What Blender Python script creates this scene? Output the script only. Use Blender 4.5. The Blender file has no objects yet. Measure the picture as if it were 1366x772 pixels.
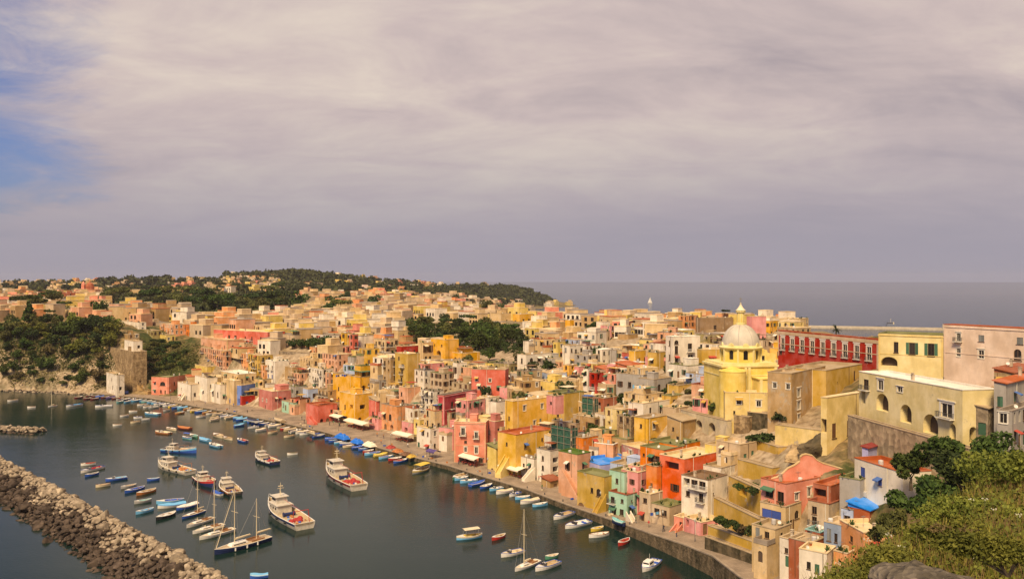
import bpy, bmesh, math, random
import numpy as np
from mathutils import Vector, Matrix

random.seed(7)
sc = bpy.context.scene
COL = sc.collection
R = math.radians

F = 1100.0          # focal length in photo pixels
CX, HY = 683.0, 375.0   # principal column, horizon row in the photo
H = 60.0            # eye height above the water
cam_d = bpy.data.cameras.new('camera')
cam = bpy.data.objects.new('camera', cam_d)
COL.objects.link(cam)
cam.location = (0, 0, H)
cam.rotation_euler = (R(90), R(0.0), 0)
cam_d.sensor_width = 36
cam_d.lens = 36 * F / 1366
cam_d.shift_y = (HY - 386.0) / 1366
cam_d.clip_start = 0.2
cam_d.clip_end = 90000
sc.camera = cam

SUN_EL, SUN_AZ = 50, 201     # azimuth clockwise from +Y
w = bpy.data.worlds.new('World')
sc.world = w
w.use_nodes = True
nt = w.node_tree
for n in list(nt.nodes):
    nt.nodes.remove(n)
N, LK = nt.nodes.new, nt.links.new
out = N('ShaderNodeOutputWorld')
sky = N('ShaderNodeTexSky')
sky.sky_type = 'NISHITA'
sky.sun_disc = False
sky.sun_elevation = R(SUN_EL)
sky.sun_rotation = R(SUN_AZ)
sky.dust_density = 2.0
sky.ozone_density = 2.0
bsky = N('ShaderNodeBackground')
bsky.inputs[1].default_value = 0.066
tint = N('ShaderNodeMix'); tint.data_type = 'RGBA'; tint.blend_type = 'MULTIPLY'
tint.inputs[0].default_value = 1.0
tint.inputs[7].default_value = (0.76, 0.76, 1.06, 1)
LK(sky.outputs[0], tint.inputs[6]); LK(tint.outputs[2], bsky.inputs[0])
bcl = N('ShaderNodeBackground')
bcl.inputs[1].default_value = 1.0
tc = N('ShaderNodeTexCoord')
sep = N('ShaderNodeSeparateXYZ')
LK(tc.outputs['Generated'], sep.inputs[0])
def wmath(op, a, b=None, c=None):
    m = N('ShaderNodeMath'); m.operation = op
    for i, v in enumerate((a, b, c)):
        if v is None: continue
        if isinstance(v, (int, float)): m.inputs[i].default_value = v
        else: LK(v, m.inputs[i])
    return m.outputs[0]
zc = wmath('MAXIMUM', sep.outputs[2], 0.0)
den = wmath('ADD', zc, 0.20)
cxx = wmath('DIVIDE', sep.outputs[0], den)
cyy = wmath('DIVIDE', sep.outputs[1], den)
comb = N('ShaderNodeCombineXYZ')
LK(cxx, comb.inputs[0]); LK(cyy, comb.inputs[1])
def wnoise(scale, detail, rough, off=(0, 0, 0), stretch=(1, 1, 1), dist=0.0):
    mp = N('ShaderNodeMapping')
    mp.inputs['Location'].default_value = off
    mp.inputs['Scale'].default_value = stretch
    LK(comb.outputs[0], mp.inputs[0])
    n = N('ShaderNodeTexNoise')
    n.inputs['Scale'].default_value = scale
    n.inputs['Detail'].default_value = detail
    n.inputs['Roughness'].default_value = rough
    n.inputs['Distortion'].default_value = dist
    LK(mp.outputs[0], n.inputs['Vector'])
    return n.outputs[0]
n_big = wnoise(0.55, 7, 0.60, (3.1, 1.7, 0), (0.9, 1.25, 1), 0.5)
n_fine = wnoise(2.4, 8, 0.60, (1.3, 5.2, 0), (0.85, 1.3, 1), 0.5)
mixn = wmath('ADD', wmath('MULTIPLY', n_big, 0.62), wmath('MULTIPLY', n_fine, 0.38))
ramp = N('ShaderNodeValToRGB')
el = ramp.color_ramp.elements
el[0].position = 0.36; el[0].color = (0.295, 0.25, 0.262, 1)
el[1].position = 0.66; el[1].color = (0.55, 0.475, 0.40, 1)
e = el.new(0.50); e.color = (0.42, 0.345, 0.332, 1)
LK(mixn, ramp.inputs[0])
hb = N('ShaderNodeMapRange'); hb.interpolation_type = 'SMOOTHSTEP'
hb.inputs['From Min'].default_value = 0.0; hb.inputs['From Max'].default_value = 0.24
LK(sep.outputs[2], hb.inputs[0])
bank = N('ShaderNodeMix'); bank.data_type = 'RGBA'
LK(hb.outputs[0], bank.inputs[0])
bank.inputs[6].default_value = (0.245, 0.228, 0.268, 1)
LK(ramp.outputs[0], bank.inputs[7])
LK(bank.outputs[2], bcl.inputs[0])
lx = wmath('DIVIDE', sep.outputs[0], wmath('MAXIMUM', sep.outputs[1], 0.05))
gx = N('ShaderNodeMapRange'); gx.interpolation_type = 'SMOOTHSTEP'
gx.inputs['From Min'].default_value = -0.70; gx.inputs['From Max'].default_value = -0.24
LK(lx, gx.inputs[0])
lowz = N('ShaderNodeMapRange'); lowz.interpolation_type = 'SMOOTHSTEP'
lowz.inputs['From Min'].default_value = 0.02; lowz.inputs['From Max'].default_value = 0.11; lowz.inputs['To Min'].default_value = 0.45; lowz.inputs['To Max'].default_value = 0.0
LK(sep.outputs[2], lowz.inputs[0])
rag = wnoise(3.2, 9, 0.65, (7.7, 2.2, 0), (1, 1, 1), 0.6)
cov = wmath('ADD', wmath('ADD', wmath('MULTIPLY', gx.outputs[0], 0.70), wmath('ADD', wmath('MULTIPLY', n_big, 0.75), wmath('MULTIPLY', rag, 0.75))), wmath('SUBTRACT', lowz.outputs[0], 0.28))
cr = N('ShaderNodeMapRange'); cr.interpolation_type = 'SMOOTHSTEP'
cr.inputs['From Min'].default_value = 0.34; cr.inputs['From Max'].default_value = 0.84
LK(cov, cr.inputs[0])
mxs = N('ShaderNodeMixShader')
LK(cr.outputs[0], mxs.inputs[0]); LK(bsky.outputs[0], mxs.inputs[1]); LK(bcl.outputs[0], mxs.inputs[2])
LK(mxs.outputs[0], out.inputs[0])

sd = bpy.data.lights.new('sun', 'SUN')
sd.energy = 3.6
sd.angle = R(14)
sd.color = (1.0, 0.77, 0.46)
so = bpy.data.objects.new('sun', sd)
COL.objects.link(so)
sv = Vector((math.sin(R(SUN_AZ)) * math.cos(R(SUN_EL)), math.cos(R(SUN_AZ)) * math.cos(R(SUN_EL)), math.sin(R(SUN_EL))))
so.rotation_euler = sv.to_track_quat('Z', 'Y').to_euler()
so.location = (0, 0, 300)
vs = sc.view_settings
vs.view_transform = 'Standard'; vs.look = 'None'; vs.exposure = 0.55; vs.gamma = 1.0
vs.use_curve_mapping = False
sc.cycles.max_bounces = 5
sc.cycles.diffuse_bounces = 2
sc.cycles.glossy_bounces = 2
sc.cycles.transmission_bounces = 2
sc.cycles.volume_bounces = 0
sc.cycles.use_denoising = True

def at(px, py, Y):
    return Vector(((px - CX) * Y / F, Y, H - (py - HY) * Y / F))
def onz(px, py, z=0.0):
    Y = (H - z) * F / (py - HY)
    return Vector(((px - CX) * Y / F, Y, z))
def proj(p):
    return (CX + F * p[0] / p[1], HY + F * (H - p[2]) / p[1])

class MB:
    """collects faces, becomes ONE mesh object"""
    def __init__(s): s.v, s.f, s.m = [], [], []
    def add(s, vs_, fs, mi=0):
        b = len(s.v)
        s.v.extend([tuple(v) for v in vs_])
        s.f.extend([tuple(i + b for i in q) for q in fs])
        s.m.extend([mi] * len(fs))
    def quad(s, a, b, c, d, mi=0): s.add((a, b, c, d), ((0, 1, 2, 3),), mi)
    def box(s, c, size, rz=0.0, mi=0, taper=1.0):
        cx, cy, cz = c; sx, sy, sz = (k / 2 for k in size)
        co, si = math.cos(rz), math.sin(rz)
        vv = []
        for z, t in ((-sz, 1.0), (sz, taper)):
            for x, y in ((-sx, -sy), (sx, -sy), (sx, sy), (-sx, sy)):
                x *= t; y *= t
                vv.append((cx + x * co - y * si, cy + x * si + y * co, cz + z))
        s.add(vv, ((3, 2, 1, 0), (4, 5, 6, 7), (0, 1, 5, 4), (1, 2, 6, 5), (2, 3, 7, 6), (3, 0, 4, 7)), mi)
    def tube(s, p0, p1, r0, r1=None, n=6, mi=0, cap=True):
        r1 = r0 if r1 is None else r1
        p0, p1 = Vector(p0), Vector(p1)
        d = (p1 - p0).normalized()
        a = Vector((0, 0, 1)) if abs(d.z) < 0.9 else Vector((1, 0, 0))
        x = d.cross(a).normalized(); y = d.cross(x)
        vv = []
        for p, r in ((p0, r0), (p1, r1)):
            for i in range(n):
                t = 2 * math.pi * i / n
                vv.append(p + (x * math.cos(t) + y * math.sin(t)) * r)
        fs = [(i, (i + 1) % n, n + (i + 1) % n, n + i) for i in range(n)]
        fs = [q[::-1] for q in fs]
        if cap: fs += [tuple(range(n)), tuple(range(2 * n - 1, n - 1, -1))]
        s.add(vv, fs, mi)
    def lathe(s, prof, n=24, c=(0, 0, 0), a0=0.0, a1=2 * math.pi, mi=0):
        full = abs(a1 - a0 - 2 * math.pi) < 1e-6
        k = n if full else n + 1
        vv = []
        for r, z in prof:
            for i in range(k):
                t = a0 + (a1 - a0) * i / n
                vv.append((c[0] + r * math.cos(t), c[1] + r * math.sin(t), c[2] + z))
        fs = []
        for j in range(len(prof) - 1):
            for i in range(n):
                i2 = (i + 1) % k
                fs.append((j * k + i, j * k + i2, (j + 1) * k + i2, (j + 1) * k + i))
        s.add(vv, fs, mi)
    def prism(s, pts, z0, z1, mi=0):
        n = len(pts)
        vv = [(p[0], p[1], z0) for p in pts] + [(p[0], p[1], z1) for p in pts]
        fs = [(i, (i + 1) % n, n + (i + 1) % n, n + i) for i in range(n)]
        fs += [tuple(range(n - 1, -1, -1)), tuple(range(n, 2 * n))]
        s.add(vv, fs, mi)
    def mesh(s, name, mats, smooth=False):
        me = bpy.data.meshes.new(name)
        me.from_pydata(s.v, [], s.f)
        if not isinstance(mats, (list, tuple)): mats = [mats]
        for m in mats: me.materials.append(m)
        if len(mats) > 1: me.polygons.foreach_set('material_index', s.m)
        if smooth: me.polygons.foreach_set('use_smooth', [True] * len(me.polygons))
        me.update()
        return me
    def build(s, name, mats, parent=None, loc=None, smooth=False):
        return put(name, s.mesh(name, mats, smooth), parent, loc)

def put(name, me, parent=None, loc=None, rz=None, scale=None):
    o = bpy.data.objects.new(name, me)
    COL.objects.link(o)
    if parent is not None: o.parent = parent
    if loc is not None: o.location = loc
    if rz is not None: o.rotation_euler = (0, 0, rz)
    if scale is not None: o.scale = scale
    return o

REG = []     # every thing, for the labels
def tag(o, label, cat, group=None, where='', pos=None, hero=False):
    o['label'] = label; o['category'] = cat
    if group: o['group'] = group
    REG.append(dict(o=o, base=label, where=where, pos=pos, hero=hero))
    return o
def empty(name, loc, rz=0.0):
    o = bpy.data.objects.new(name, None)
    COL.objects.link(o)
    o.location = loc; o.rotation_euler = (0, 0, rz); o.empty_display_size = 0.5
    return o
def copy_tree(o, parent=None):
    c = o.copy(); COL.objects.link(c)
    if parent is not None: c.parent = parent
    for ch in CHILD.get(o.name, []):
        copy_tree(ch, c)
    return c
CHILD = {}
def remember(root):
    """children table of a prototype, so copies need no scene update"""
    allo = list(COL.objects)
    def rec(r):
        CHILD[r.name] = [x for x in allo if x.parent == r]
        for x in CHILD[r.name]: rec(x)
    rec(root)

MATS = {}
def newmat(name):
    m = bpy.data.materials.new(name); m.use_nodes = True
    t = m.node_tree
    b = t.nodes.get('Principled BSDF')
    return m, t, b
def setin(b, name, v):
    if name in b.inputs: b.inputs[name].default_value = v
def plain(name, col, rough=0.7, metal=0.0, noise=0.0, nscale=3.0, spec=0.3, objrand=0.0):
    if name in MATS: return MATS[name]
    m, t, b = newmat(name)
    setin(b, 'Roughness', rough); setin(b, 'Metallic', metal); setin(b, 'Specular IOR Level', spec)
    c4 = (*col, 1)
    b.inputs['Base Color'].default_value = c4
    if noise or objrand:
        tcx = t.nodes.new('ShaderNodeTexCoord')
        nz = t.nodes.new('ShaderNodeTexNoise')
        nz.inputs['Scale'].default_value = nscale; nz.inputs['Detail'].default_value = 5
        t.links.new(tcx.outputs['Object'], nz.inputs['Vector'])
        mr = t.nodes.new('ShaderNodeMapRange')
        mr.inputs['From Min'].default_value = 0.3; mr.inputs['From Max'].default_value = 0.7
        mr.inputs['To Min'].default_value = 1 - noise; mr.inputs['To Max'].default_value = 1 + noise
        t.links.new(nz.outputs[0], mr.inputs[0])
        hv = t.nodes.new('ShaderNodeHueSaturation')
        hv.inputs['Color'].default_value = c4
        src = mr.outputs[0]
        if objrand:
            oi = t.nodes.new('ShaderNodeObjectInfo')
            m2 = t.nodes.new('ShaderNodeMapRange')
            m2.inputs['To Min'].default_value = 1 - objrand; m2.inputs['To Max'].default_value = 1 + objrand
            t.links.new(oi.outputs['Random'], m2.inputs[0])
            mu = t.nodes.new('ShaderNodeMath'); mu.operation = 'MULTIPLY'
            t.links.new(src, mu.inputs[0]); t.links.new(m2.outputs[0], mu.inputs[1])
            src = mu.outputs[0]
        t.links.new(src, hv.inputs['Value'])
        t.links.new(hv.outputs[0], b.inputs['Base Color'])
    MATS[name] = m
    return m

def stucco(name, col, worn=0.5, patch=(0.42, 0.34, 0.24)):
    """limewashed plaster: streaks, stains, patches where the render is gone"""
    key = 'stucco ' + name; worn = max(worn, .25)
    if key in MATS: return MATS[key]
    m, t, b = newmat(key)
    n_, l_ = t.nodes.new, t.links.new
    setin(b, 'Roughness', 0.9); setin(b, 'Specular IOR Level', 0.15)
    tcx = n_('ShaderNodeTexCoord')
    oi = n_('ShaderNodeObjectInfo')
    ad = n_('ShaderNodeVectorMath'); ad.operation = 'ADD'
    l_(tcx.outputs['Object'], ad.inputs[0]); l_(oi.outputs['Location'], ad.inputs[1])
    def noise(scale, detail, st=(1, 1, 1), rough=0.6):
        mp = n_('ShaderNodeMapping'); mp.inputs['Scale'].default_value = st
        l_(ad.outputs[0], mp.inputs[0])
        q = n_('ShaderNodeTexNoise'); q.inputs['Scale'].default_value = scale
        q.inputs['Detail'].default_value = detail; q.inputs['Roughness'].default_value = rough
        l_(mp.outputs[0], q.inputs['Vector'])
        return q.outputs[0]
    def rng(src, a, b_, c, d):
        q = n_('ShaderNodeMapRange'); q.interpolation_type = 'SMOOTHSTEP'
        for k, v in zip(('From Min', 'From Max', 'To Min', 'To Max'), (a, b_, c, d)): q.inputs[k].default_value = v
        l_(src, q.inputs[0]); return q.outputs[0]
    streak = noise(0.7, 6, (1, 1, 0.35), 0.7)
    broad = noise(0.22, 4)
    fine = noise(2.6, 4)
    val = n_('ShaderNodeMath'); val.operation = 'MULTIPLY'
    l_(rng(streak, 0.3, 0.72, 1.06, 1 - 0.20 * worn - 0.03), val.inputs[0])
    l_(rng(broad, 0.3, 0.7, 0.88, 1.12), val.inputs[1])
    hv = n_('ShaderNodeHueSaturation'); hv.inputs['Color'].default_value = (*col, 1)
    l_(val.outputs[0], hv.inputs['Value'])
    l_(rng(broad, 0.35, 0.7, 1.06, 0.90), hv.inputs['Saturation'])
    mx = n_('ShaderNodeMix'); mx.data_type = 'RGBA'
    pm = n_('ShaderNodeMath'); pm.operation = 'MULTIPLY'
    l_(rng(noise(0.45, 6, (1, 1, 0.7), 0.7), 0.53 + 0.12 * (1 - worn), 0.60 + 0.12 * (1 - worn), 0, 0.9), pm.inputs[0])
    pm.inputs[1].default_value = min(1, 0.35 + worn)
    l_(pm.outputs[0], mx.inputs[0]); l_(hv.outputs[0], mx.inputs[6])
    mx.inputs[7].default_value = (*patch, 1)
    l_(mx.outputs[2], b.inputs['Base Color'])
    bp = n_('ShaderNodeBump'); bp.inputs['Strength'].default_value = 0.35; bp.inputs['Distance'].default_value = 0.08
    l_(fine, bp.inputs['Height']); l_(bp.outputs[0], b.inputs['Normal'])
    MATS[key] = m
    return m

def masonry(name, c1, c2, scale=0.9):
    key = 'masonry ' + name
    if key in MATS: return MATS[key]
    m, t, b = newmat(key)
    n_, l_ = t.nodes.new, t.links.new
    setin(b, 'Roughness', 0.95); setin(b, 'Specular IOR Level', 0.1)
    tcx = n_('ShaderNodeTexCoord')
    oi = n_('ShaderNodeObjectInfo')
    ad = n_('ShaderNodeVectorMath'); ad.operation = 'ADD'
    l_(tcx.outputs['Object'], ad.inputs[0]); l_(oi.outputs['Location'], ad.inputs[1])
    vo = n_('ShaderNodeTexVoronoi'); vo.inputs['Scale'].default_value = scale * 1.7
    l_(ad.outputs[0], vo.inputs['Vector'])
    nz = n_('ShaderNodeTexNoise'); nz.inputs['Scale'].default_value = 0.35; nz.inputs['Detail'].default_value = 7
    nz.inputs['Roughness'].default_value = 0.7
    l_(ad.outputs[0], nz.inputs['Vector'])
    mp = n_('ShaderNodeMapping'); mp.inputs['Scale'].default_value = (1, 1, 0.2)
    l_(ad.outputs[0], mp.inputs[0])
    ns = n_('ShaderNodeTexNoise'); ns.inputs['Scale'].default_value = 0.8; ns.inputs['Detail'].default_value = 4
    l_(mp.outputs[0], ns.inputs['Vector'])
    sm = n_('ShaderNodeMath'); sm.operation = 'ADD'
    l_(nz.outputs[0], sm.inputs[0]); l_(ns.outputs[0], sm.inputs[1])
    mr = n_('ShaderNodeMapRange'); mr.inputs['From Min'].default_value = 0.75; mr.inputs['From Max'].default_value = 1.25
    l_(sm.outputs[0], mr.inputs[0])
    mx = n_('ShaderNodeMix'); mx.data_type = 'RGBA'
    mx.inputs[6].default_value = (*c1, 1); mx.inputs[7].default_value = (*c2, 1)
    l_(mr.outputs[0], mx.inputs[0])
    hv = n_('ShaderNodeHueSaturation')
    sx = n_('ShaderNodeSeparateColor'); l_(vo.outputs['Color'], sx.inputs[0])
    m2 = n_('ShaderNodeMapRange'); m2.inputs['To Min'].default_value = 0.7; m2.inputs['To Max'].default_value = 1.25
    l_(sx.outputs[0], m2.inputs[0]); l_(m2.outputs[0], hv.inputs['Value'])
    l_(mx.outputs[2], hv.inputs['Color']); l_(hv.outputs[0], b.inputs['Base Color'])
    bp = n_('ShaderNodeBump'); bp.inputs['Strength'].default_value = 0.6; bp.inputs['Distance'].default_value = 0.15
    l_(vo.outputs['Distance'], bp.inputs['Height']); l_(bp.outputs[0], b.inputs['Normal'])
    MATS[key] = m
    return m

def leafmat(name, c_dark, c_light, scale=0.5, objrand=0.3):
    key = 'leaf ' + name
    if key in MATS: return MATS[key]
    m, t, b = newmat(key)
    n_, l_ = t.nodes.new, t.links.new
    setin(b, 'Roughness', 0.75); setin(b, 'Specular IOR Level', 0.15)
    ge = n_('ShaderNodeNewGeometry')
    nz = n_('ShaderNodeTexNoise'); nz.inputs['Scale'].default_value = scale; nz.inputs['Detail'].default_value = 4
    l_(ge.outputs['Position'], nz.inputs['Vector'])
    mr = n_('ShaderNodeMapRange'); mr.inputs['From Min'].default_value = 0.35; mr.inputs['From Max'].default_value = 0.65
    l_(nz.outputs[0], mr.inputs[0])
    ri = n_('ShaderNodeMath'); ri.operation = 'MULTIPLY_ADD'
    l_(ge.outputs['Random Per Island'], ri.inputs[0]); ri.inputs[1].default_value = 0.5
    l_(mr.outputs[0], ri.inputs[2])
    mx = n_('ShaderNodeMix'); mx.data_type = 'RGBA'
    sc_ = n_('ShaderNodeMath'); sc_.operation = 'MULTIPLY'; sc_.inputs[1].default_value = 0.67
    l_(ri.outputs[0], sc_.inputs[0]); l_(sc_.outputs[0], mx.inputs[0])
    mx.inputs[6].default_value = (*c_dark, 1); mx.inputs[7].default_value = (*c_light, 1)
    oi = n_('ShaderNodeObjectInfo')
    m2 = n_('ShaderNodeMapRange'); m2.inputs['To Min'].default_value = 1 - objrand; m2.inputs['To Max'].default_value = 1 + objrand
    l_(oi.outputs['Random'], m2.inputs[0])
    hv = n_('ShaderNodeHueSaturation'); l_(m2.outputs[0], hv.inputs['Value'])
    m3 = n_('ShaderNodeMapRange'); m3.inputs['To Min'].default_value = 0.475; m3.inputs['To Max'].default_value = 0.515
    l_(oi.outputs['Random'], m3.inputs[0]); l_(m3.outputs[0], hv.inputs['Hue'])
    l_(mx.outputs[2], hv.inputs['Color']); l_(hv.outputs[0], b.inputs['Base Color'])
    MATS[key] = m
    return m

WALLC = dict(
    cream=(0.62, 0.445, 0.225), white=(0.74, 0.65, 0.51), pale=(0.53, 0.395, 0.245), sand=(0.44, 0.285, 0.125), tan=(0.40, 0.29, 0.16),
    ochre=(0.52, 0.33, 0.07), yellow=(0.70, 0.41, 0.065), lemon=(0.68, 0.50, 0.14), gold=(0.70, 0.37, 0.035), rosy=(0.71, 0.54, 0.40), straw=(0.74, 0.60, 0.29), olive=(0.36, 0.29, 0.12),
    orange=(0.66, 0.19, 0.022), peach=(0.68, 0.31, 0.125), salmon=(0.67, 0.255, 0.165), coral=(0.58, 0.145, 0.095), red=(0.37, 0.030, 0.015),
    crimson=(0.45, 0.06, 0.065), brick=(0.36, 0.11, 0.05), rose=(0.50, 0.18, 0.14), pink=(0.68, 0.28, 0.25), blush=(0.64, 0.34, 0.195),
    mint=(0.36, 0.56, 0.40), blue=(0.16, 0.24, 0.55), sky=(0.40, 0.47, 0.62), lavender=(0.40, 0.38, 0.58), grey=(0.38, 0.34, 0.29), brown=(0.26, 0.17, 0.09),
    bluegrey=(0.27, 0.33, 0.42), flame=(0.68, 0.12, 0.03), butter=(0.70, 0.53, 0.21))
def wallmat(c, worn=0.5):
    return stucco('%s %.1f' % (c, worn), WALLC[c], worn)
M_STONE = masonry('tan tufa', (0.17, 0.11, 0.055), (0.42, 0.30, 0.16))
M_GREYSTONE = masonry('grey tufa', (0.15, 0.11, 0.075), (0.36, 0.29, 0.20))
M_DARKSTONE = masonry('dark wall', (0.035, 0.032, 0.018), (0.16, 0.12, 0.07), 0.7)
def roofm(c):
    tab = dict(cream=(0.69, 0.53, 0.30), pale=(0.54, 0.41, 0.245), grey=(0.31, 0.25, 0.19), green=(0.22, 0.215, 0.09), terra=(0.42, 0.12, 0.045), rust=(0.30, 0.10, 0.05),
               white=(0.78, 0.72, 0.60), blue=(0.05, 0.25, 0.75), tan=(0.40, 0.30, 0.18), maroon=(0.22, 0.03, 0.02), teal=(0.25, 0.42, 0.38), brown=(0.22, 0.14, 0.08), grass=(0.10, 0.16, 0.03))
    return stucco('roof ' + c, tab[c], 0.35, (0.38, 0.32, 0.22))
M_PANE = plain('window glass', (0.028, 0.022, 0.018), 0.25, 0, 0, spec=0.3, objrand=0.5)
M_SASH = plain('brown sash', (0.13, 0.075, 0.04), 0.6, objrand=0.5)
M_DARKIN = plain('interior_shade', (0.09, 0.06, 0.04), 0.9)  # sheet at the back of openings, coloured dark for the shade inside
M_TRIM = plain('trim paint', (0.72, 0.66, 0.54), 0.7, noise=0.08)
M_SHUT = {'brown': plain('brown shutter', (0.12, 0.055, 0.025), 0.6, objrand=0.3), 'green': plain('green shutter', (0.05, 0.12, 0.07), 0.6, objrand=0.3),
          'blue': plain('blue shutter', (0.06, 0.10, 0.35), 0.6, objrand=0.2), 'grey': plain('grey shutter', (0.22, 0.22, 0.20), 0.6, objrand=0.3)}
M_IRON = plain('iron railing', (0.09, 0.085, 0.08), 0.6)
M_WHITEIRON = plain('white railing', (0.7, 0.66, 0.58), 0.6)
M_WOOD = plain('weathered wood', (0.20, 0.11, 0.05), 0.75, noise=0.25, nscale=2)
M_WHITE = plain('white paint', (0.78, 0.75, 0.68), 0.5, noise=0.06)
M_FABRIC = plain('cream canvas', (0.78, 0.70, 0.54), 0.9, noise=0.05)
M_DISH = plain('dish paint', (0.66, 0.62, 0.55), 0.5)
QE = [(-600, 512, 1.0), (-250, 516, 1.0), (0, 520, 1.0), (60, 522, 1.0), (120, 527, 1.2), (200, 534, 1.2), (300, 552, 1.2), (370, 566, 1.2), (430, 579, 1.2), (520, 606, 1.3),
      (600, 627, 1.4), (640, 640, 1.4), (700, 658, 1.4), (760, 682, 1.6), (820, 705, 2.0), (870, 728, 2.8), (910, 747, 3.6), (950, 768, 4.2), (985, 800, 4.6)]
SH = [onz(a, b) for a, b, c in QE] + [Vector((46, 138, 0)), Vector((44, 105, 0)), Vector((36, 40, 0)), Vector((20, -60, 0))]
SHA = np.array([(p.x, p.y) for p in SH])
def inland(x, y):
    """signed distance from the shore polyline, positive on land"""
    x = np.asarray(x, float); y = np.asarray(y, float)
    best = np.full(x.shape, 1e9); sgn = np.zeros(x.shape)
    for (a, b) in zip(SHA[:-1], SHA[1:]):
        d = b - a; L2 = (d * d).sum()
        t = np.clip(((x - a[0]) * d[0] + (y - a[1]) * d[1]) / L2, 0, 1)
        qx, qy = x - a[0] - t * d[0], y - a[1] - t * d[1]
        dist = np.hypot(qx, qy)
        cr_ = d[0] * (y - a[1]) - d[1] * (x - a[0])
        up = dist < best - 1e-6
        best = np.where(up, dist, best); sgn = np.where(up, np.where(cr_ > 0, 1, -1), sgn)
    return best * sgn
CT = {
    -300: [(500, 470), (470, 485), (440, 500), (425, 560), (410, 760), (400, 980), (388, 1400), (378, 2300)],
    20: [(505, 460), (480, 470), (460, 478), (440, 487), (430, 520), (410, 750), (400, 950), (388, 1400), (379, 2200)],
    100: [(508, 452), (485, 462), (462, 470), (440, 479), (430, 520), (410, 750), (400, 950), (388, 1400), (379, 2200)],
    160: [(510, 446), (490, 452), (465, 460), (445, 470), (430, 525), (410, 750), (400, 950), (390, 1350), (379, 2100)],
    220: [(518, 428), (500, 440), (480, 455), (462, 470), (445, 492), (425, 560), (410, 720), (400, 950), (390, 1300), (378, 1900)],
    300: [(540, 390), (510, 405), (480, 420), (462, 442), (445, 478), (430, 545), (415, 680), (400, 950), (388, 1250), (376, 1550), (369, 1700)],
    400: [(562, 346), (530, 362), (500, 378), (475, 402), (455, 445), (440, 505), (425, 600), (410, 780), (400, 980), (388, 1220), (376, 1500), (364, 1720)],
    500: [(588, 306), (560, 318), (530, 332), (500, 350), (475, 382), (455, 432), (440, 492), (425, 585), (410, 760), (400, 950), (392, 1200), (382, 1600), (374, 1850)],
    600: [(612, 276), (575, 292), (545, 306), (515, 325), (490, 352), (470, 392), (450, 455), (435, 535), (420, 660), (408, 850), (398, 1150), (386, 1800), (381, 2000)],
    650: [(626, 260), (592, 275), (560, 289), (530, 306), (502, 330), (480, 362), (460, 410), (442, 480), (430, 560), (418, 730), (408, 1050), (398, 1600), (384, 1950), (381.5, 2050)],
    700: [(642, 246), (610, 258), (575, 272), (545, 288), (515, 308), (490, 335), (468, 376), (448, 445), (435, 515), (427, 590)],
    800: [(680, 214), (640, 228), (605, 242), (570, 258), (540, 275), (510, 298), (485, 326), (465, 364), (450, 412), (437, 480), (432, 530)],
    900: [(714, 192), (670, 203), (630, 215), (600, 226), (575, 232), (550, 240), (520, 257), (490, 287), (465, 332), (447, 390), (436, 455)],
    985: [(758, 166), (715, 178), (680, 186), (640, 196), (600, 208), (572, 219), (545, 227), (500, 264), (470, 312), (450, 365), (440, 425)],
    1100: [(772, 142), (740, 148), (700, 155), (660, 162), (640, 166), (622, 171), (588, 187), (560, 202), (520, 232), (500, 262), (480, 297), (455, 345), (442, 400)],
    1180: [(772, 122), (730, 132), (695, 140), (665, 150), (645, 164), (572, 180), (550, 190), (520, 205), (490, 228), (465, 280), (447, 340)],
    1300: [(772, 98), (720, 108), (690, 120), (665, 138), (604, 148), (580, 162), (540, 180), (500, 215), (470, 270), (450, 330)],
    1450: [(772, 95), (700, 115), (640, 130), (600, 145), (560, 165), (520, 190), (480, 240), (450, 310)]}
cp = []
for px, rows in CT.items():
    for py, Y in rows:
        p = at(px, py, Y); cp.append((p.x, p.y, p.z))
for px, py, Y in [(690, 409, 1800), (690, 386, 2000), (690, 385, 2080), (715, 395, 2150), (738, 404, 2300), (735, 402, 2400), (660, 383, 2050), (665, 402, 1750)]:
    p = at(px, py, Y); cp.append((p.x, p.y, p.z))
def bed(px, Y, z=-8.0):
    cp.append(((px - CX) * Y / F, Y, z))
for Y in (680, 800, 1000, 1300, 1650): bed(735, Y)
for Y in (720, 950, 1250): bed(705, Y, -6)
for Y in (1900, 2200, 2600, 3200): bed(775, Y)
for Y in (620, 750, 1000, 1500, 2200, 3200): bed(850, Y)
for Y in (560, 750, 1200, 2000, 3200): bed(950, Y)
for Y in (510, 700, 1200, 2000, 3200): bed(1050, Y); 
for Y in (470, 700, 1200, 2000, 3200): bed(1200, Y); bed(1450, Y); bed(1800, Y)
for px in (-900, -300, 0, 150, 300, 400, 500, 600, 680, 735): bed(px, 2750); bed(px, 3400)
for px in (100, 160, 220): bed(px, 2450, 30)
cp = np.array(cp)
def warp(x, y):
    return np.stack([x / y * 3.2, np.log(y) * 2.0], -1)
CW = warp(cp[:, 0], cp[:, 1])
_d = np.linalg.norm(CW[:, None] - CW[None], axis=-1)
_A = np.zeros((len(cp) + 1, len(cp) + 1)); _A[:-1, :-1] = -_d - 1e-3 * np.eye(len(cp)); _A[-1, :-1] = 1; _A[:-1, -1] = 1
_W = np.linalg.solve(_A, np.append(cp[:, 2], 0))
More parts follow.
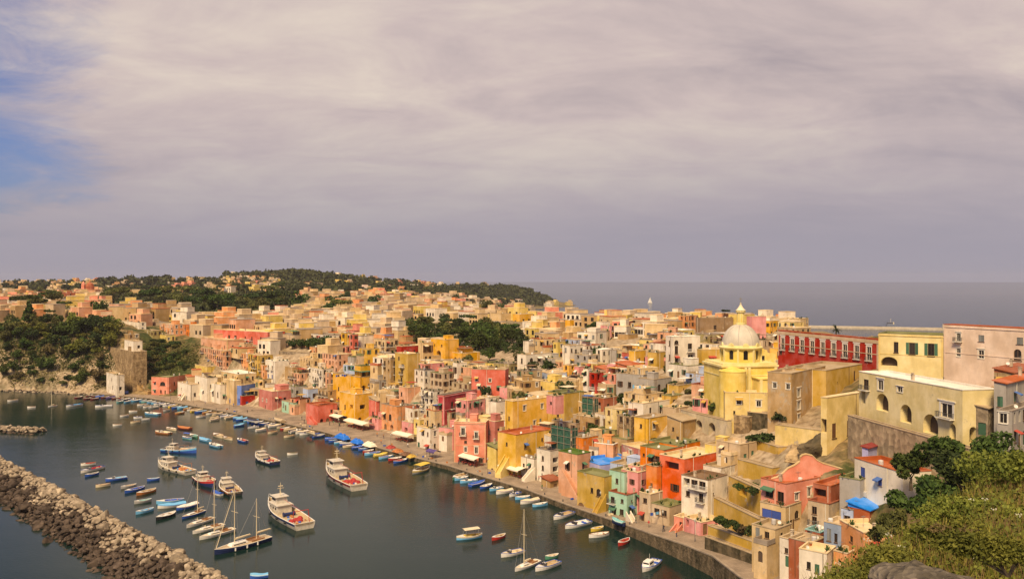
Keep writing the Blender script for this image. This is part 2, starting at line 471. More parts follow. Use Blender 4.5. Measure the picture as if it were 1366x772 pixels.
def ground(x, y):
    x = np.atleast_1d(np.asarray(x, float)); y = np.atleast_1d(np.asarray(y, float))
    q = warp(x, y)
    z = np.empty(len(x))
    for i in range(0, len(x), 4000):
        d = np.linalg.norm(q[i:i + 4000, None] - CW[None], axis=-1)
        z[i:i + 4000] = -d @ _W[:-1] + _W[-1]
    s = inland(x, y)
    cliff = (y > 425) & (x < -190)
    qw = np.interp(CX + F * x / y, [250, 420, 640, 780], [11, 16, 15, 8])
    fl = np.interp(CX + F * x / y, [225, 250, 480, 640], [0, 11, 9, 0])
    lim = np.where(s < 0, -4 + np.maximum(s, -40) * 0.05, np.where(s < qw, 0.85, 0.85 + np.minimum(s - qw, fl) * 0.4 + np.maximum(s - qw - fl, 0) * 1.5))
    limc = np.where(s < 0, -4, -0.5 + s * 2.2)
    return np.minimum(z, np.where(cliff, limc, lim))
def gz(x, y): return float(ground([x], [y])[0])
pxs = np.arange(-520, 1960, 9.0)
Ys = np.exp(np.linspace(math.log(112), math.log(3000), 190))
PX, YY = np.meshgrid(pxs, Ys)
GX = (PX - CX) * YY / F
GZ = ground(GX.ravel(), YY.ravel()).reshape(GX.shape)
GZ0 = GZ.copy()
LY = np.linspace(math.log(112), math.log(3000), 950)
_i = (LY - math.log(112)) / (math.log(3000) - math.log(112)) * (len(Ys) - 1)
_i0 = np.minimum(_i.astype(int), len(Ys) - 2); _if = _i - _i0
EY = np.exp(LY)
def hit(px, py):
    """first point where the sight line through a photo pixel meets the ground"""
    c = min(max((px - pxs[0]) / 9.0, 0), len(pxs) - 1.001); c0 = int(c); cf = c - c0
    col = GZ0[:, c0] * (1 - cf) + GZ0[:, c0 + 1] * cf
    g = np.maximum(col[_i0] * (1 - _if) + col[_i0 + 1] * _if, 0.0)
    k = np.nonzero(H - (py - HY) * EY / F <= g)[0]
    return float(EY[k[0] if len(k) else -1])
rng_ = np.random.default_rng(3)
hillmask = np.clip((YY - 600) / 600, 0, 1)
GZ = GZ + rng_.normal(0, 0.25, GZ.shape) * (GZ > 3) * (1 + 2 * hillmask)
nr, nc = GX.shape
vv = np.stack([GX.ravel(), YY.ravel(), GZ.ravel()], -1)
idx = np.arange(nr * nc).reshape(nr, nc)
ff = np.stack([idx[:-1, :-1].ravel(), idx[:-1, 1:].ravel(), idx[1:, 1:].ravel(), idx[1:, :-1].ravel()], -1)
keep = (GZ.ravel()[ff].max(axis=1) > -6.5)
me = bpy.data.meshes.new('terrain')
me.from_pydata(vv.tolist(), [], ff[keep].tolist())
me.polygons.foreach_set('use_smooth', [True] * len(me.polygons))
m, t, b = newmat('earth and scrub')
setin(b, 'Roughness', 0.95); setin(b, 'Specular IOR Level', 0.1)
n_, l_ = t.nodes.new, t.links.new
ge = n_('ShaderNodeNewGeometry')
nz1 = n_('ShaderNodeTexNoise'); nz1.inputs['Scale'].default_value = 0.045; nz1.inputs['Detail'].default_value = 8; nz1.inputs['Roughness'].default_value = 0.7
nz2 = n_('ShaderNodeTexNoise'); nz2.inputs['Scale'].default_value = 0.5; nz2.inputs['Detail'].default_value = 6
l_(ge.outputs['Position'], nz1.inputs['Vector']); l_(ge.outputs['Position'], nz2.inputs['Vector'])
r1 = n_('ShaderNodeValToRGB'); q = r1.color_ramp.elements
q[0].position = 0.42; q[0].color = (0.05, 0.06, 0.018, 1); q[1].position = 0.56; q[1].color = (0.26, 0.18, 0.085, 1)
l_(nz1.outputs[0], r1.inputs[0])
mr = n_('ShaderNodeMapRange'); mr.inputs['From Min'].default_value = 0.3; mr.inputs['From Max'].default_value = 0.7; mr.inputs['To Min'].default_value = 0.6; mr.inputs['To Max'].default_value = 1.3
l_(nz2.outputs[0], mr.inputs[0])
hv = n_('ShaderNodeHueSaturation'); l_(mr.outputs[0], hv.inputs['Value']); l_(r1.outputs[0], hv.inputs['Color'])
tw = n_('ShaderNodeAttribute'); tw.attribute_name = 'town'
mxt = n_('ShaderNodeMix'); mxt.data_type = 'RGBA'
twm = n_('ShaderNodeMath'); twm.operation = 'MULTIPLY'; l_(tw.outputs['Fac'], twm.inputs[0])
mrt = n_('ShaderNodeMapRange'); mrt.inputs['From Min'].default_value = 0.35; mrt.inputs['From Max'].default_value = 0.45; mrt.inputs['To Min'].default_value = 0.55
l_(nz1.outputs[0], mrt.inputs[0]); l_(mrt.outputs[0], twm.inputs[1])
l_(twm.outputs[0], mxt.inputs[0]); l_(hv.outputs[0], mxt.inputs[6])
rt = n_('ShaderNodeValToRGB'); q = rt.color_ramp.elements
q[0].position = 0.35; q[0].color = (0.24, 0.17, 0.10, 1); q[1].position = 0.65; q[1].color = (0.46, 0.36, 0.24, 1)
l_(nz2.outputs[0], rt.inputs[0]); l_(rt.outputs[0], mxt.inputs[7])
l_(mxt.outputs[2], b.inputs['Base Color'])
bp = n_('ShaderNodeBump'); bp.inputs['Strength'].default_value = 0.8; bp.inputs['Distance'].default_value = 0.6
l_(nz2.outputs[0], bp.inputs['Height']); l_(bp.outputs[0], b.inputs['Normal'])
me.materials.append(m)
pxv = CX + F * vv[:, 0] / vv[:, 1]
cl_ = (pxv < 168) & (vv[:, 2] < 20) & (vv[:, 1] < 475) & (pxv > -60)
town = .85 * cl_ + np.clip((pxv - 268) / 30, 0, 1) * np.clip((640 - vv[:, 1]) / 150, 0, 1) * np.clip((1120 - pxv) / 60, 0, 1)
me.attributes.new('town', 'FLOAT', 'POINT').data.foreach_set('value', town.astype(np.float32))
M_EARTH = m
terrain = put('terrain', me); terrain['kind'] = 'structure'

m, t, b = newmat('harbour water')
n_, l_ = t.nodes.new, t.links.new
ge = n_('ShaderNodeNewGeometry')
spx = n_('ShaderNodeSeparateXYZ'); l_(ge.outputs['Position'], spx.inputs[0])
setin(b, 'Roughness', 0.12); setin(b, 'IOR', 1.33); setin(b, 'Specular IOR Level', 0.27)
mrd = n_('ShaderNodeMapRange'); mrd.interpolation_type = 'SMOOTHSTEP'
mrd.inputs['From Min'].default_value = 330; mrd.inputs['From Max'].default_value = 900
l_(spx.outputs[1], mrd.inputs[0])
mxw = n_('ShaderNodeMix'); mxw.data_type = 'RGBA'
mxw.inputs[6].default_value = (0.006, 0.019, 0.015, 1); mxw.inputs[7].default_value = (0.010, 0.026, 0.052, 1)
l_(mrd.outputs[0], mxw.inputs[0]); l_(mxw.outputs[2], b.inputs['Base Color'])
wa = n_('ShaderNodeTexNoise'); wa.inputs['Scale'].default_value = 0.9; wa.inputs['Detail'].default_value = 3; wa.inputs['Roughness'].default_value = 0.55
wb = n_('ShaderNodeTexNoise'); wb.inputs['Scale'].default_value = 0.06; wb.inputs['Detail'].default_value = 3
wc = n_('ShaderNodeTexNoise'); wc.inputs['Scale'].default_value = 0.012; wc.inputs['Detail'].default_value = 4
mpw = n_('ShaderNodeMapping'); mpw.inputs['Scale'].default_value = (1, 1.6, 1); mpw.inputs['Rotation'].default_value = (0, 0, 0.5)
l_(ge.outputs['Position'], mpw.inputs[0])
for q in (wa, wb, wc): l_(mpw.outputs[0], q.inputs['Vector'])
ad = n_('ShaderNodeMath'); ad.operation = 'MULTIPLY_ADD'
l_(wb.outputs[0], ad.inputs[0]); ad.inputs[1].default_value = 2.0; l_(wa.outputs[0], ad.inputs[2])
bst = n_('ShaderNodeMapRange'); bst.inputs['From Min'].default_value = 0.38; bst.inputs['From Max'].default_value = 0.62
bst.inputs['To Min'].default_value = 0.05; bst.inputs['To Max'].default_value = 0.13
l_(wc.outputs[0], bst.inputs[0])
far = n_('ShaderNodeMapRange'); far.inputs['From Min'].default_value = 400; far.inputs['From Max'].default_value = 900; far.inputs['To Min'].default_value = 0; far.inputs['To Max'].default_value = 0.8
l_(spx.outputs[1], far.inputs[0])
sm = n_('ShaderNodeMath'); sm.operation = 'ADD'; l_(bst.outputs[0], sm.inputs[0]); l_(far.outputs[0], sm.inputs[1])
bp = n_('ShaderNodeBump'); bp.inputs['Distance'].default_value = 0.5
l_(sm.outputs[0], bp.inputs['Strength']); l_(ad.outputs[0], bp.inputs['Height']); l_(bp.outputs[0], b.inputs['Normal'])
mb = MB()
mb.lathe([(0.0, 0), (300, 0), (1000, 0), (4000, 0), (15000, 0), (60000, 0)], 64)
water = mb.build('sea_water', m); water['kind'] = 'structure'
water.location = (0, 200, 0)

m, t, b = newmat('quay paving')
n_, l_ = t.nodes.new, t.links.new
setin(b, 'Roughness', 0.9); setin(b, 'Specular IOR Level', 0.15)
ge = n_('ShaderNodeNewGeometry')
br = n_('ShaderNodeTexBrick'); br.inputs['Scale'].default_value = 0.8; br.inputs['Mortar Size'].default_value = 0.015
br.inputs['Color1'].default_value = (0.33, 0.25, 0.175, 1); br.inputs['Color2'].default_value = (0.27, 0.205, 0.14, 1); br.inputs['Mortar'].default_value = (0.17, 0.13, 0.09, 1)
nz = n_('ShaderNodeTexNoise'); nz.inputs['Scale'].default_value = 0.25; nz.inputs['Detail'].default_value = 7
l_(ge.outputs['Position'], br.inputs['Vector']); l_(ge.outputs['Position'], nz.inputs['Vector'])
mr = n_('ShaderNodeMapRange'); mr.inputs['From Min'].default_value = 0.3; mr.inputs['From Max'].default_value = 0.7; mr.inputs['To Min'].default_value = 0.7; mr.inputs['To Max'].default_value = 1.25
l_(nz.outputs[0], mr.inputs[0])
hv = n_('ShaderNodeHueSaturation'); l_(mr.outputs[0], hv.inputs['Value']); l_(br.outputs[0], hv.inputs['Color']); l_(hv.outputs[0], b.inputs['Base Color'])
M_PAVE = m
M_QWALL = masonry('quay wall', (0.03, 0.028, 0.016), (0.17, 0.125, 0.075), 1.2)
M_KERB = plain('quay kerb stone', (0.30, 0.235, 0.165), 0.9, noise=0.2, nscale=0.6)
QP = [Vector((onz(a, b).x, onz(a, b).y, c)) for a, b, c in QE[4:]] + [Vector((47, 140, 5.0))]
pts = []
for a, b_ in zip(QP[:-1], QP[1:]):
    k = max(1, int((b_ - a).length / 4))
    for i in range(k): pts.append(a.lerp(b_, i / k))
pts.append(QP[-1])
qn = []
for i, p in enumerate(pts):
    a = pts[max(0, i - 2)]; b_ = pts[min(len(pts) - 1, i + 2)]
    d = (b_ - a); n2 = Vector((-d.y, d.x, 0)).normalized()
    qn.append(n2 if n2.dot(Vector((0.72, 0.69, 0))) > 0 else -n2)
pv, wl, kb = MB(), MB(), MB()
for i in range(len(pts) - 1):
    a, b_, na, nb = pts[i], pts[i + 1], qn[i], qn[i + 1]
    W_ = 18.0
    up = Vector((0, 0, 1))
    pv.quad(a + na * 0.5, b_ + nb * 0.5, b_ + nb * W_ + up * 0.25, a + na * W_ + up * 0.25)
    dn = Vector((0, 0, -6))
    wl.quad(a + dn - na * 0.35, b_ + dn - nb * 0.35, b_ - nb * 0.0 - up * 0.2, a - na * 0.0 - up * 0.2)
    z1 = 0.06
    A = [a - na * 0.08 - up * 0.2, b_ - nb * 0.08 - up * 0.2, b_ - nb * 0.08 + up * z1, a - na * 0.08 + up * z1, b_ + nb * 0.5 + up * z1, a + na * 0.5 + up * z1, a + na * 0.5 - up * 0.2, b_ + nb * 0.5 - up * 0.2]
    kb.add(A, ((0, 1, 2, 3), (3, 2, 4, 5), (5, 4, 7, 6)))
for n0, mbq, mm in (('quay_pavement', pv, M_PAVE), ('quay_wall', wl, M_QWALL), ('quay_kerb', kb, M_KERB)):
    o = mbq.build(n0, mm); o['kind'] = 'structure'
def quay_at(px):
    """edge point, inland normal and running index of the quay under a photo column"""
    best = None
    for i, p in enumerate(pts):
        d = abs(proj(p)[0] - px)
        if best is None or d < best[0]: best = (d, i)
    i = best[1]
    return pts[i].copy(), qn[i].copy()
def frame_mesh(name, trim, sill=True, surround=0.0):
    mb = MB()
    t = 0.075
    d0, d1 = 0.10, 0.20
    for x0, x1, z0, z1 in ((-0.5, -0.5 + t, 0, 1), (0.5 - t, 0.5, 0, 1), (-0.5 + t, 0.5 - t, 1 - t * 0.7, 1), (-0.5 + t, 0.5 - t, 0, t * 0.7), (-0.025, 0.025, t * 0.7, 1 - t * 0.7)):
        mb.box(((x0 + x1) / 2, (d0 + d1) / 2, (z0 + z1) / 2), (x1 - x0, d1 - d0, z1 - z0))
    if sill: mb.box((0, -0.03, -0.035), (1.2, 0.16, 0.07))
    if surround:
        s = surround
        for x0, x1, z0, z1 in ((-0.5 - s, -0.5, 0, 1 + s), (0.5, 0.5 + s, 0, 1 + s), (-0.5, 0.5, 1, 1 + s)):
            mb.box(((x0 + x1) / 2, -0.01, (z0 + z1) / 2), (x1 - x0, 0.06, z1 - z0))
        mb.box((0, -0.06, 1 + s * 1.2), (1.25 + 2 * s, 0.2, s * 0.5))
    return mb.mesh(name, trim)
def pane_mesh(mat, name='pane'):
    mb = MB(); mb.quad((-0.5, 0.17, 0), (0.5, 0.17, 0), (0.5, 0.17, 1), (-0.5, 0.17, 1))
    return mb.mesh(name, mat)
def shutter_mesh(mat):
    mb = MB(); mb.box((0, -0.035, 0.5), (0.5, 0.05, 1.0))
    for j in range(6): mb.box((0, -0.068, 0.1 + j * 0.16), (0.42, 0.016, 0.09))
    return mb.mesh('shutter', mat)
def closed_mesh(mat):
    mb = MB(); mb.box((0, 0.10, 0.5), (0.47, 0.05, 0.98))
    for j in range(7): mb.box((0, 0.07, 0.09 + j * 0.137), (0.40, 0.02, 0.08))
    return mb.mesh('shutter', mat)
def door_mesh(mat):
    mb = MB()
    mb.box((0, 0.15, 0.5), (0.98, 0.06, 0.99))
    for k in (-1, 1):
        for z in (0.27, 0.72): mb.box((k * 0.23, 0.115, z), (0.34, 0.02, 0.34))
    return mb.mesh('door', mat)
def rail_mesh(mat):
    """balcony of unit width: rail and bars, one metre deep"""
    mb = MB()
    mb.box((0, -0.94, 0.98), (1.0, 0.06, 0.06))
    for k in (-0.49, 0.49): mb.box((k, -0.48, 0.98), (0.02, 0.94, 0.05))
    n = 12
    for i in range(n + 1): mb.box((-0.49 + 0.98 * i / n, -0.94, 0.48), (0.016, 0.03, 0.96))
    for k in (-0.49, 0.49):
        for j in range(1, 6): mb.box((k, -0.94 + 0.16 * j, 0.48), (0.012, 0.03, 0.96))
    mb.box((0, -0.94, 0.08), (1.0, 0.05, 0.05))
    return mb.mesh('railing', mat)
def slab_mesh(mat):
    mb = MB(); mb.box((0, -0.5, -0.09), (1.04, 1.02, 0.16))
    for k in (-0.36, 0.36): mb.box((k, -0.3, -0.28), (0.05, 0.6, 0.22))
    return mb.mesh('balcony', mat)
WM = dict(frame=frame_mesh('window', M_SASH), frames=frame_mesh('window', M_TRIM, True, 0.16), pane=pane_mesh(M_PANE), dark=pane_mesh(M_DARKIN, 'interior_shade'),
          rail=rail_mesh(M_IRON), wrail=rail_mesh(M_WHITEIRON), slab=slab_mesh(M_TRIM), door=door_mesh(M_WOOD),
          gdoor=door_mesh(M_SHUT['green']), bdoor=door_mesh(M_SHUT['blue']), rdoor=door_mesh(plain('brick red door', (0.40, 0.09, 0.04), 0.7, noise=0.1)), ydoor=door_mesh(M_SHUT['grey']))
for k_ in M_SHUT:
    WM['sh_' + k_] = shutter_mesh(M_SHUT[k_]); WM['cl_' + k_] = closed_mesh(M_SHUT[k_])

def chimney_mesh():
    mb = MB(); mb.box((0, 0, 0.6), (0.5, 0.5, 1.2)); mb.box((0, 0, 1.25), (0.66, 0.66, 0.1)); mb.box((0, 0, 1.42), (0.36, 0.36, 0.24)); mb.box((0, 0, 1.57), (0.6, 0.6, 0.06))
    return mb.mesh('chimney', stucco('chimney', (0.52, 0.42, 0.29), 0.8))
def antenna_mesh():
    mb = MB(); mb.tube((0, 0, 0), (0, 0, 2.8), 0.035, n=5); mb.tube((-0.6, 0, 2.5), (0.7, 0, 2.5), 0.025, n=4)
    for i in range(6): mb.tube((-0.55 + 0.23 * i, -0.32, 2.5), (-0.55 + 0.23 * i, 0.32, 2.5), 0.016, n=4)
    mb.tube((0, -0.4, 2.1), (0, 0.4, 2.1), 0.02, n=4)
    return mb.mesh('antenna', plain('antenna metal', (0.25, 0.24, 0.22), 0.5, 0.3))
def dish_mesh():
    mb = MB()
    prof = [(0.02, 0.0), (0.2, 0.03), (0.36, 0.09), (0.46, 0.16), (0.47, 0.17), (0.36, 0.11), (0.2, 0.05), (0.02, 0.02)]
    mb.lathe(prof, 12)
    c, s_ = math.cos(R(62)), math.sin(R(62))
    mb.v = [(x, y * c - z * s_, y * s_ + z * c + 0.85) for x, y, z in mb.v]
    mb.tube((0, 0.05, 0), (0, 0.05, 0.85), 0.04, n=5); mb.tube((0, -0.02, 0.62), (0, -0.5, 0.92), 0.02, n=4)
    return mb.mesh('satellite_dish', M_DISH)
def tank_mesh():
    mb = MB(); mb.lathe([(0.0, 1.5), (0.3, 1.47), (0.55, 1.35), (0.6, 1.2), (0.6, 0.25), (0.55, 0.12), (0.0, 0.1)], 14)
    for k in (-0.35, 0.35): mb.box((k, 0, 0.06), (0.12, 1.0, 0.12))
    return mb.mesh('water_tank', plain('tank plastic', (0.55, 0.52, 0.48), 0.5, objrand=0.4))
def pot_mesh(seed):
    r2 = random.Random(seed); mb = MB(); mb.lathe([(.13, 0), (.2, .3), (0, .3)], 7)
    for _ in range(26):
        a, e = r2.uniform(0, 6.28), r2.uniform(.2, 1.5); L_ = r2.uniform(.25, .65); d = Vector((math.cos(a) * math.cos(e), math.sin(a) * math.cos(e), math.sin(e))); s = Vector((-math.sin(a), math.cos(a), 0)) * .09
        o = Vector((0, 0, .3)) + d * L_ * .3; mb.quad(o - s * .4, o + s * .4, o + d * L_ + s, o + d * L_ - s, 1)
    return mb.mesh('potted_plant', [plain('clay pot', (.36, .14, .06), .8), plain('pot leaves', (.035, .07, .015), .7, objrand=.5)])
POTS = [pot_mesh(i) for i in range(4)]
AWN = [plain('awning ' + c, v, .85, noise=.1) for c, v in (('cream', (.68, .56, .36)), ('white', (.7, .65, .55)), ('green', (.07, .16, .09)), ('red', (.40, .06, .035)), ('blue', (.07, .14, .36)), ('ochre', (.5, .3, .06)))]
RM = dict(chimney=chimney_mesh(), antenna=antenna_mesh(), dish=dish_mesh(), tank=tank_mesh())

def wall_face(mb, P, d, n, w, z0, z1, ops, depth=0.25):
    """vertical wall from P along d, outward normal n, with rectangular or arched openings cut in and their reveals"""
    us = sorted({0.0, w, *[round(x, 4) for o in ops for x in o[:2]]}); zs = sorted({z0, z1, *[round(x, 4) for o in ops for x in o[2:4]]})
    def pt(u, z, k=0.0): return (P[0] + d[0] * u - n[0] * k, P[1] + d[1] * u - n[1] * k, z)
    flip = (d[0] * n[1] - d[1] * n[0]) > 0
    def q(a, b_, c, e):
        mb.quad(*((a, b_, c, e) if not flip else (e, c, b_, a)))
    for i in range(len(us) - 1):
        for j in range(len(zs) - 1):
            u0, u1, a, b_ = us[i], us[i + 1], zs[j], zs[j + 1]
            if u1 - u0 < 1e-5 or b_ - a < 1e-5: continue
            um, zm = (u0 + u1) / 2, (a + b_) / 2
            if any(o[0] < um < o[1] and o[2] < zm < o[3] for o in ops): continue
            q(pt(u0, a), pt(u1, a), pt(u1, b_), pt(u0, b_))
    for o in ops:
        u0, u1, a, b_ = o[:4]; arch = len(o) > 4 and o[4]; dp = o[5] if len(o) > 5 else depth
        if not arch:
            q(pt(u0, a, dp), pt(u0, a), pt(u0, b_), pt(u0, b_, dp)) if False else None
            for (x, y, xx, yy) in ((u0, a, u0, b_), (u0, b_, u1, b_), (u1, b_, u1, a), (u1, a, u0, a)):
                mb.quad(pt(x, y), pt(xx, yy), pt(xx, yy, dp), pt(x, y, dp))
            continue
        r = (u1 - u0) / 2; uc = (u0 + u1) / 2; rz = min(r, (b_ - a) * 0.6); zc_ = b_ - rz
        K = 10
        arc = [(uc - r * math.cos(math.pi * i / K), zc_ + rz * math.sin(math.pi * i / K)) for i in range(K + 1)]
        for i in range(K):
            (x0, y0), (x1, y1) = arc[i], arc[i + 1]
            q(pt(x0, y0), pt(x1, y1), pt(x1, b_), pt(x0, b_))
            mb.quad(pt(x0, y0), pt(x1, y1), pt(x1, y1, dp), pt(x0, y0, dp))
        for (x, y, xx, yy) in ((u0, a, u0, zc_), (u1, zc_, u1, a), (u1, a, u0, a)):
            mb.quad(pt(x, y), pt(xx, yy), pt(xx, yy, dp), pt(x, y, dp))
    return pt

class House:
    pass
FOOT = []   # footprints and picture boxes of what stands already
def solve(xl, xc, xr, yt, yb, Y=None, tl=None, tr=None, th=None, wl=None, wr=None):
    Yc = Y if Y else hit(xc, yb)
    P = Vector(((xc - CX) * Yc / F, Yc))
    zt = H - (yt - HY) * Yc / F; zb = H - (yb - HY) * Yc / F
    kl, kr = (xl - CX) / F, (xr - CX) / F
    th = R(48 if th is None else th)
    if tl is not None:
        Yl = Yc * (yt - HY) / (tl - HY); Xl = kl * Yl
        th = math.atan2(Yl - Yc, P.x - Xl); wl = math.hypot(Yl - Yc, Xl - P.x)
    elif tr is not None:
        Yr = Yc * (yt - HY) / (tr - HY); Xr = kr * Yr
        th = math.atan2(Xr - P.x, Yr - Yc); wr = math.hypot(Yr - Yc, Xr - P.x)
    c, s = math.cos(th), math.sin(th)
    dl, dr = Vector((-c, s)), Vector((s, c))
    if wl is None:
        de = c + kl * s
        wl = (P.x - kl * Yc) / de if de > 0.05 else 6
    if wr is None:
        de = s - kr * c
        wr = (kr * Yc - P.x) / de if de > 0.05 else 9
    wl = max(1.0, min(wl, 120)); wr = max(1.5, min(wr, 90))
    return P, dl, dr, wl, wr, zb, zt

def autowin(w, h, rnd, dens=0.75, kinds=None, storey=3.3, door=True):
    """irregular rows of openings for a face w wide and h high: (u, z, width, height, kind)"""
    res = []
    nf = max(1, int(round(h / storey))); nc_ = max(1, int(w / 2.5))
    if w < 1.8: return res
    kinds = kinds or ['sh_brown', 'sh_green', 'plain', 'plain', 'cl_brown', 'balc', 'plain', 'cl_grey', 'trim', 'awin', 'void', 'plain']
    fh = h / nf
    jit = [rnd.uniform(-0.3, 0.3) for _ in range(nc_)]
    for f_ in range(nf):
        for c in range(nc_):
            if rnd.random() > dens: continue
            u = (c + 0.5) * w / nc_ + jit[c] + rnd.uniform(-0.15, 0.15)
            k = rnd.choice(kinds)
            ww = rnd.uniform(0.85, 1.25); hh = rnd.uniform(1.4, 2.0); z = f_ * fh + fh * 0.32
            if f_ == 0 and door and rnd.random() < 0.5:
                k = rnd.choice(['door', 'gdoor', 'adoor', 'door', 'adoor']); ww = rnd.uniform(1.0, 1.5); hh = rnd.uniform(2.0, 2.5); z = 0.05
            elif k == 'balc': hh = 2.2; z = f_ * fh + 0.25; ww = 1.1
            if z + hh > h - 0.35: hh = h - 0.35 - z
            if hh < 0.6: continue
            u = max(ww / 2 + 0.35, min(w - ww / 2 - 0.35, u))
            res.append((u, z, ww, hh, k))
    return res

def add_opening(root, name_kind, O, d, n, u, z, ww, hh, depth=0.25):
    """window / door parts in an opening; O is local start corner of the face"""
    ang = math.atan2(-n[0], n[1]) + math.pi     # turns local -Y onto n
    x, y = O[0] + d[0] * u, O[1] + d[1] * u
    def p(nm, me, parent=root, loc=(x, y, z), scl=(ww, 1, hh)):
        o = bpy.data.objects.new(nm, me); COL.objects.link(o); o.parent = parent
        if parent is root:
            o.location = loc; o.rotation_euler = (0, 0, ang); o.scale = scl
        return o
    k = name_kind
    if k == 'far': return p('window', WM['pane'])
    if k in ('door', 'gdoor', 'bdoor', 'rdoor', 'ydoor'):
        return p('door', WM[k])
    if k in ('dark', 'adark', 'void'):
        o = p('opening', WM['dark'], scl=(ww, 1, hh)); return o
    if k == 'adoor':
        return p('door', WM['door'])
    fr = p('window', WM['frames'] if k in ('trim', 'tbalc', 'jbalc') else WM['frame'])
    if k.startswith('cl_'):
        for q in (-.245, .245): p('shutter', WM[k], fr).location = (q, 0, 0)
        return fr
    p('pane', WM['pane'], fr)
    if k.startswith('sh_'):
        for q in (-.77, .77): p('shutter', WM[k], fr).location = (q, 0, 0)
    if k in ('balc', 'tbalc', 'wbalc', 'jbalc'):
        bw = ww + 0.9
        sl = p('balcony', WM['slab'], root, (x, y, z), (bw, .4 if k == 'jbalc' else 1, 1))
        p('railing', WM['wrail'] if k == 'wbalc' else WM['rail'], sl)
    return fr

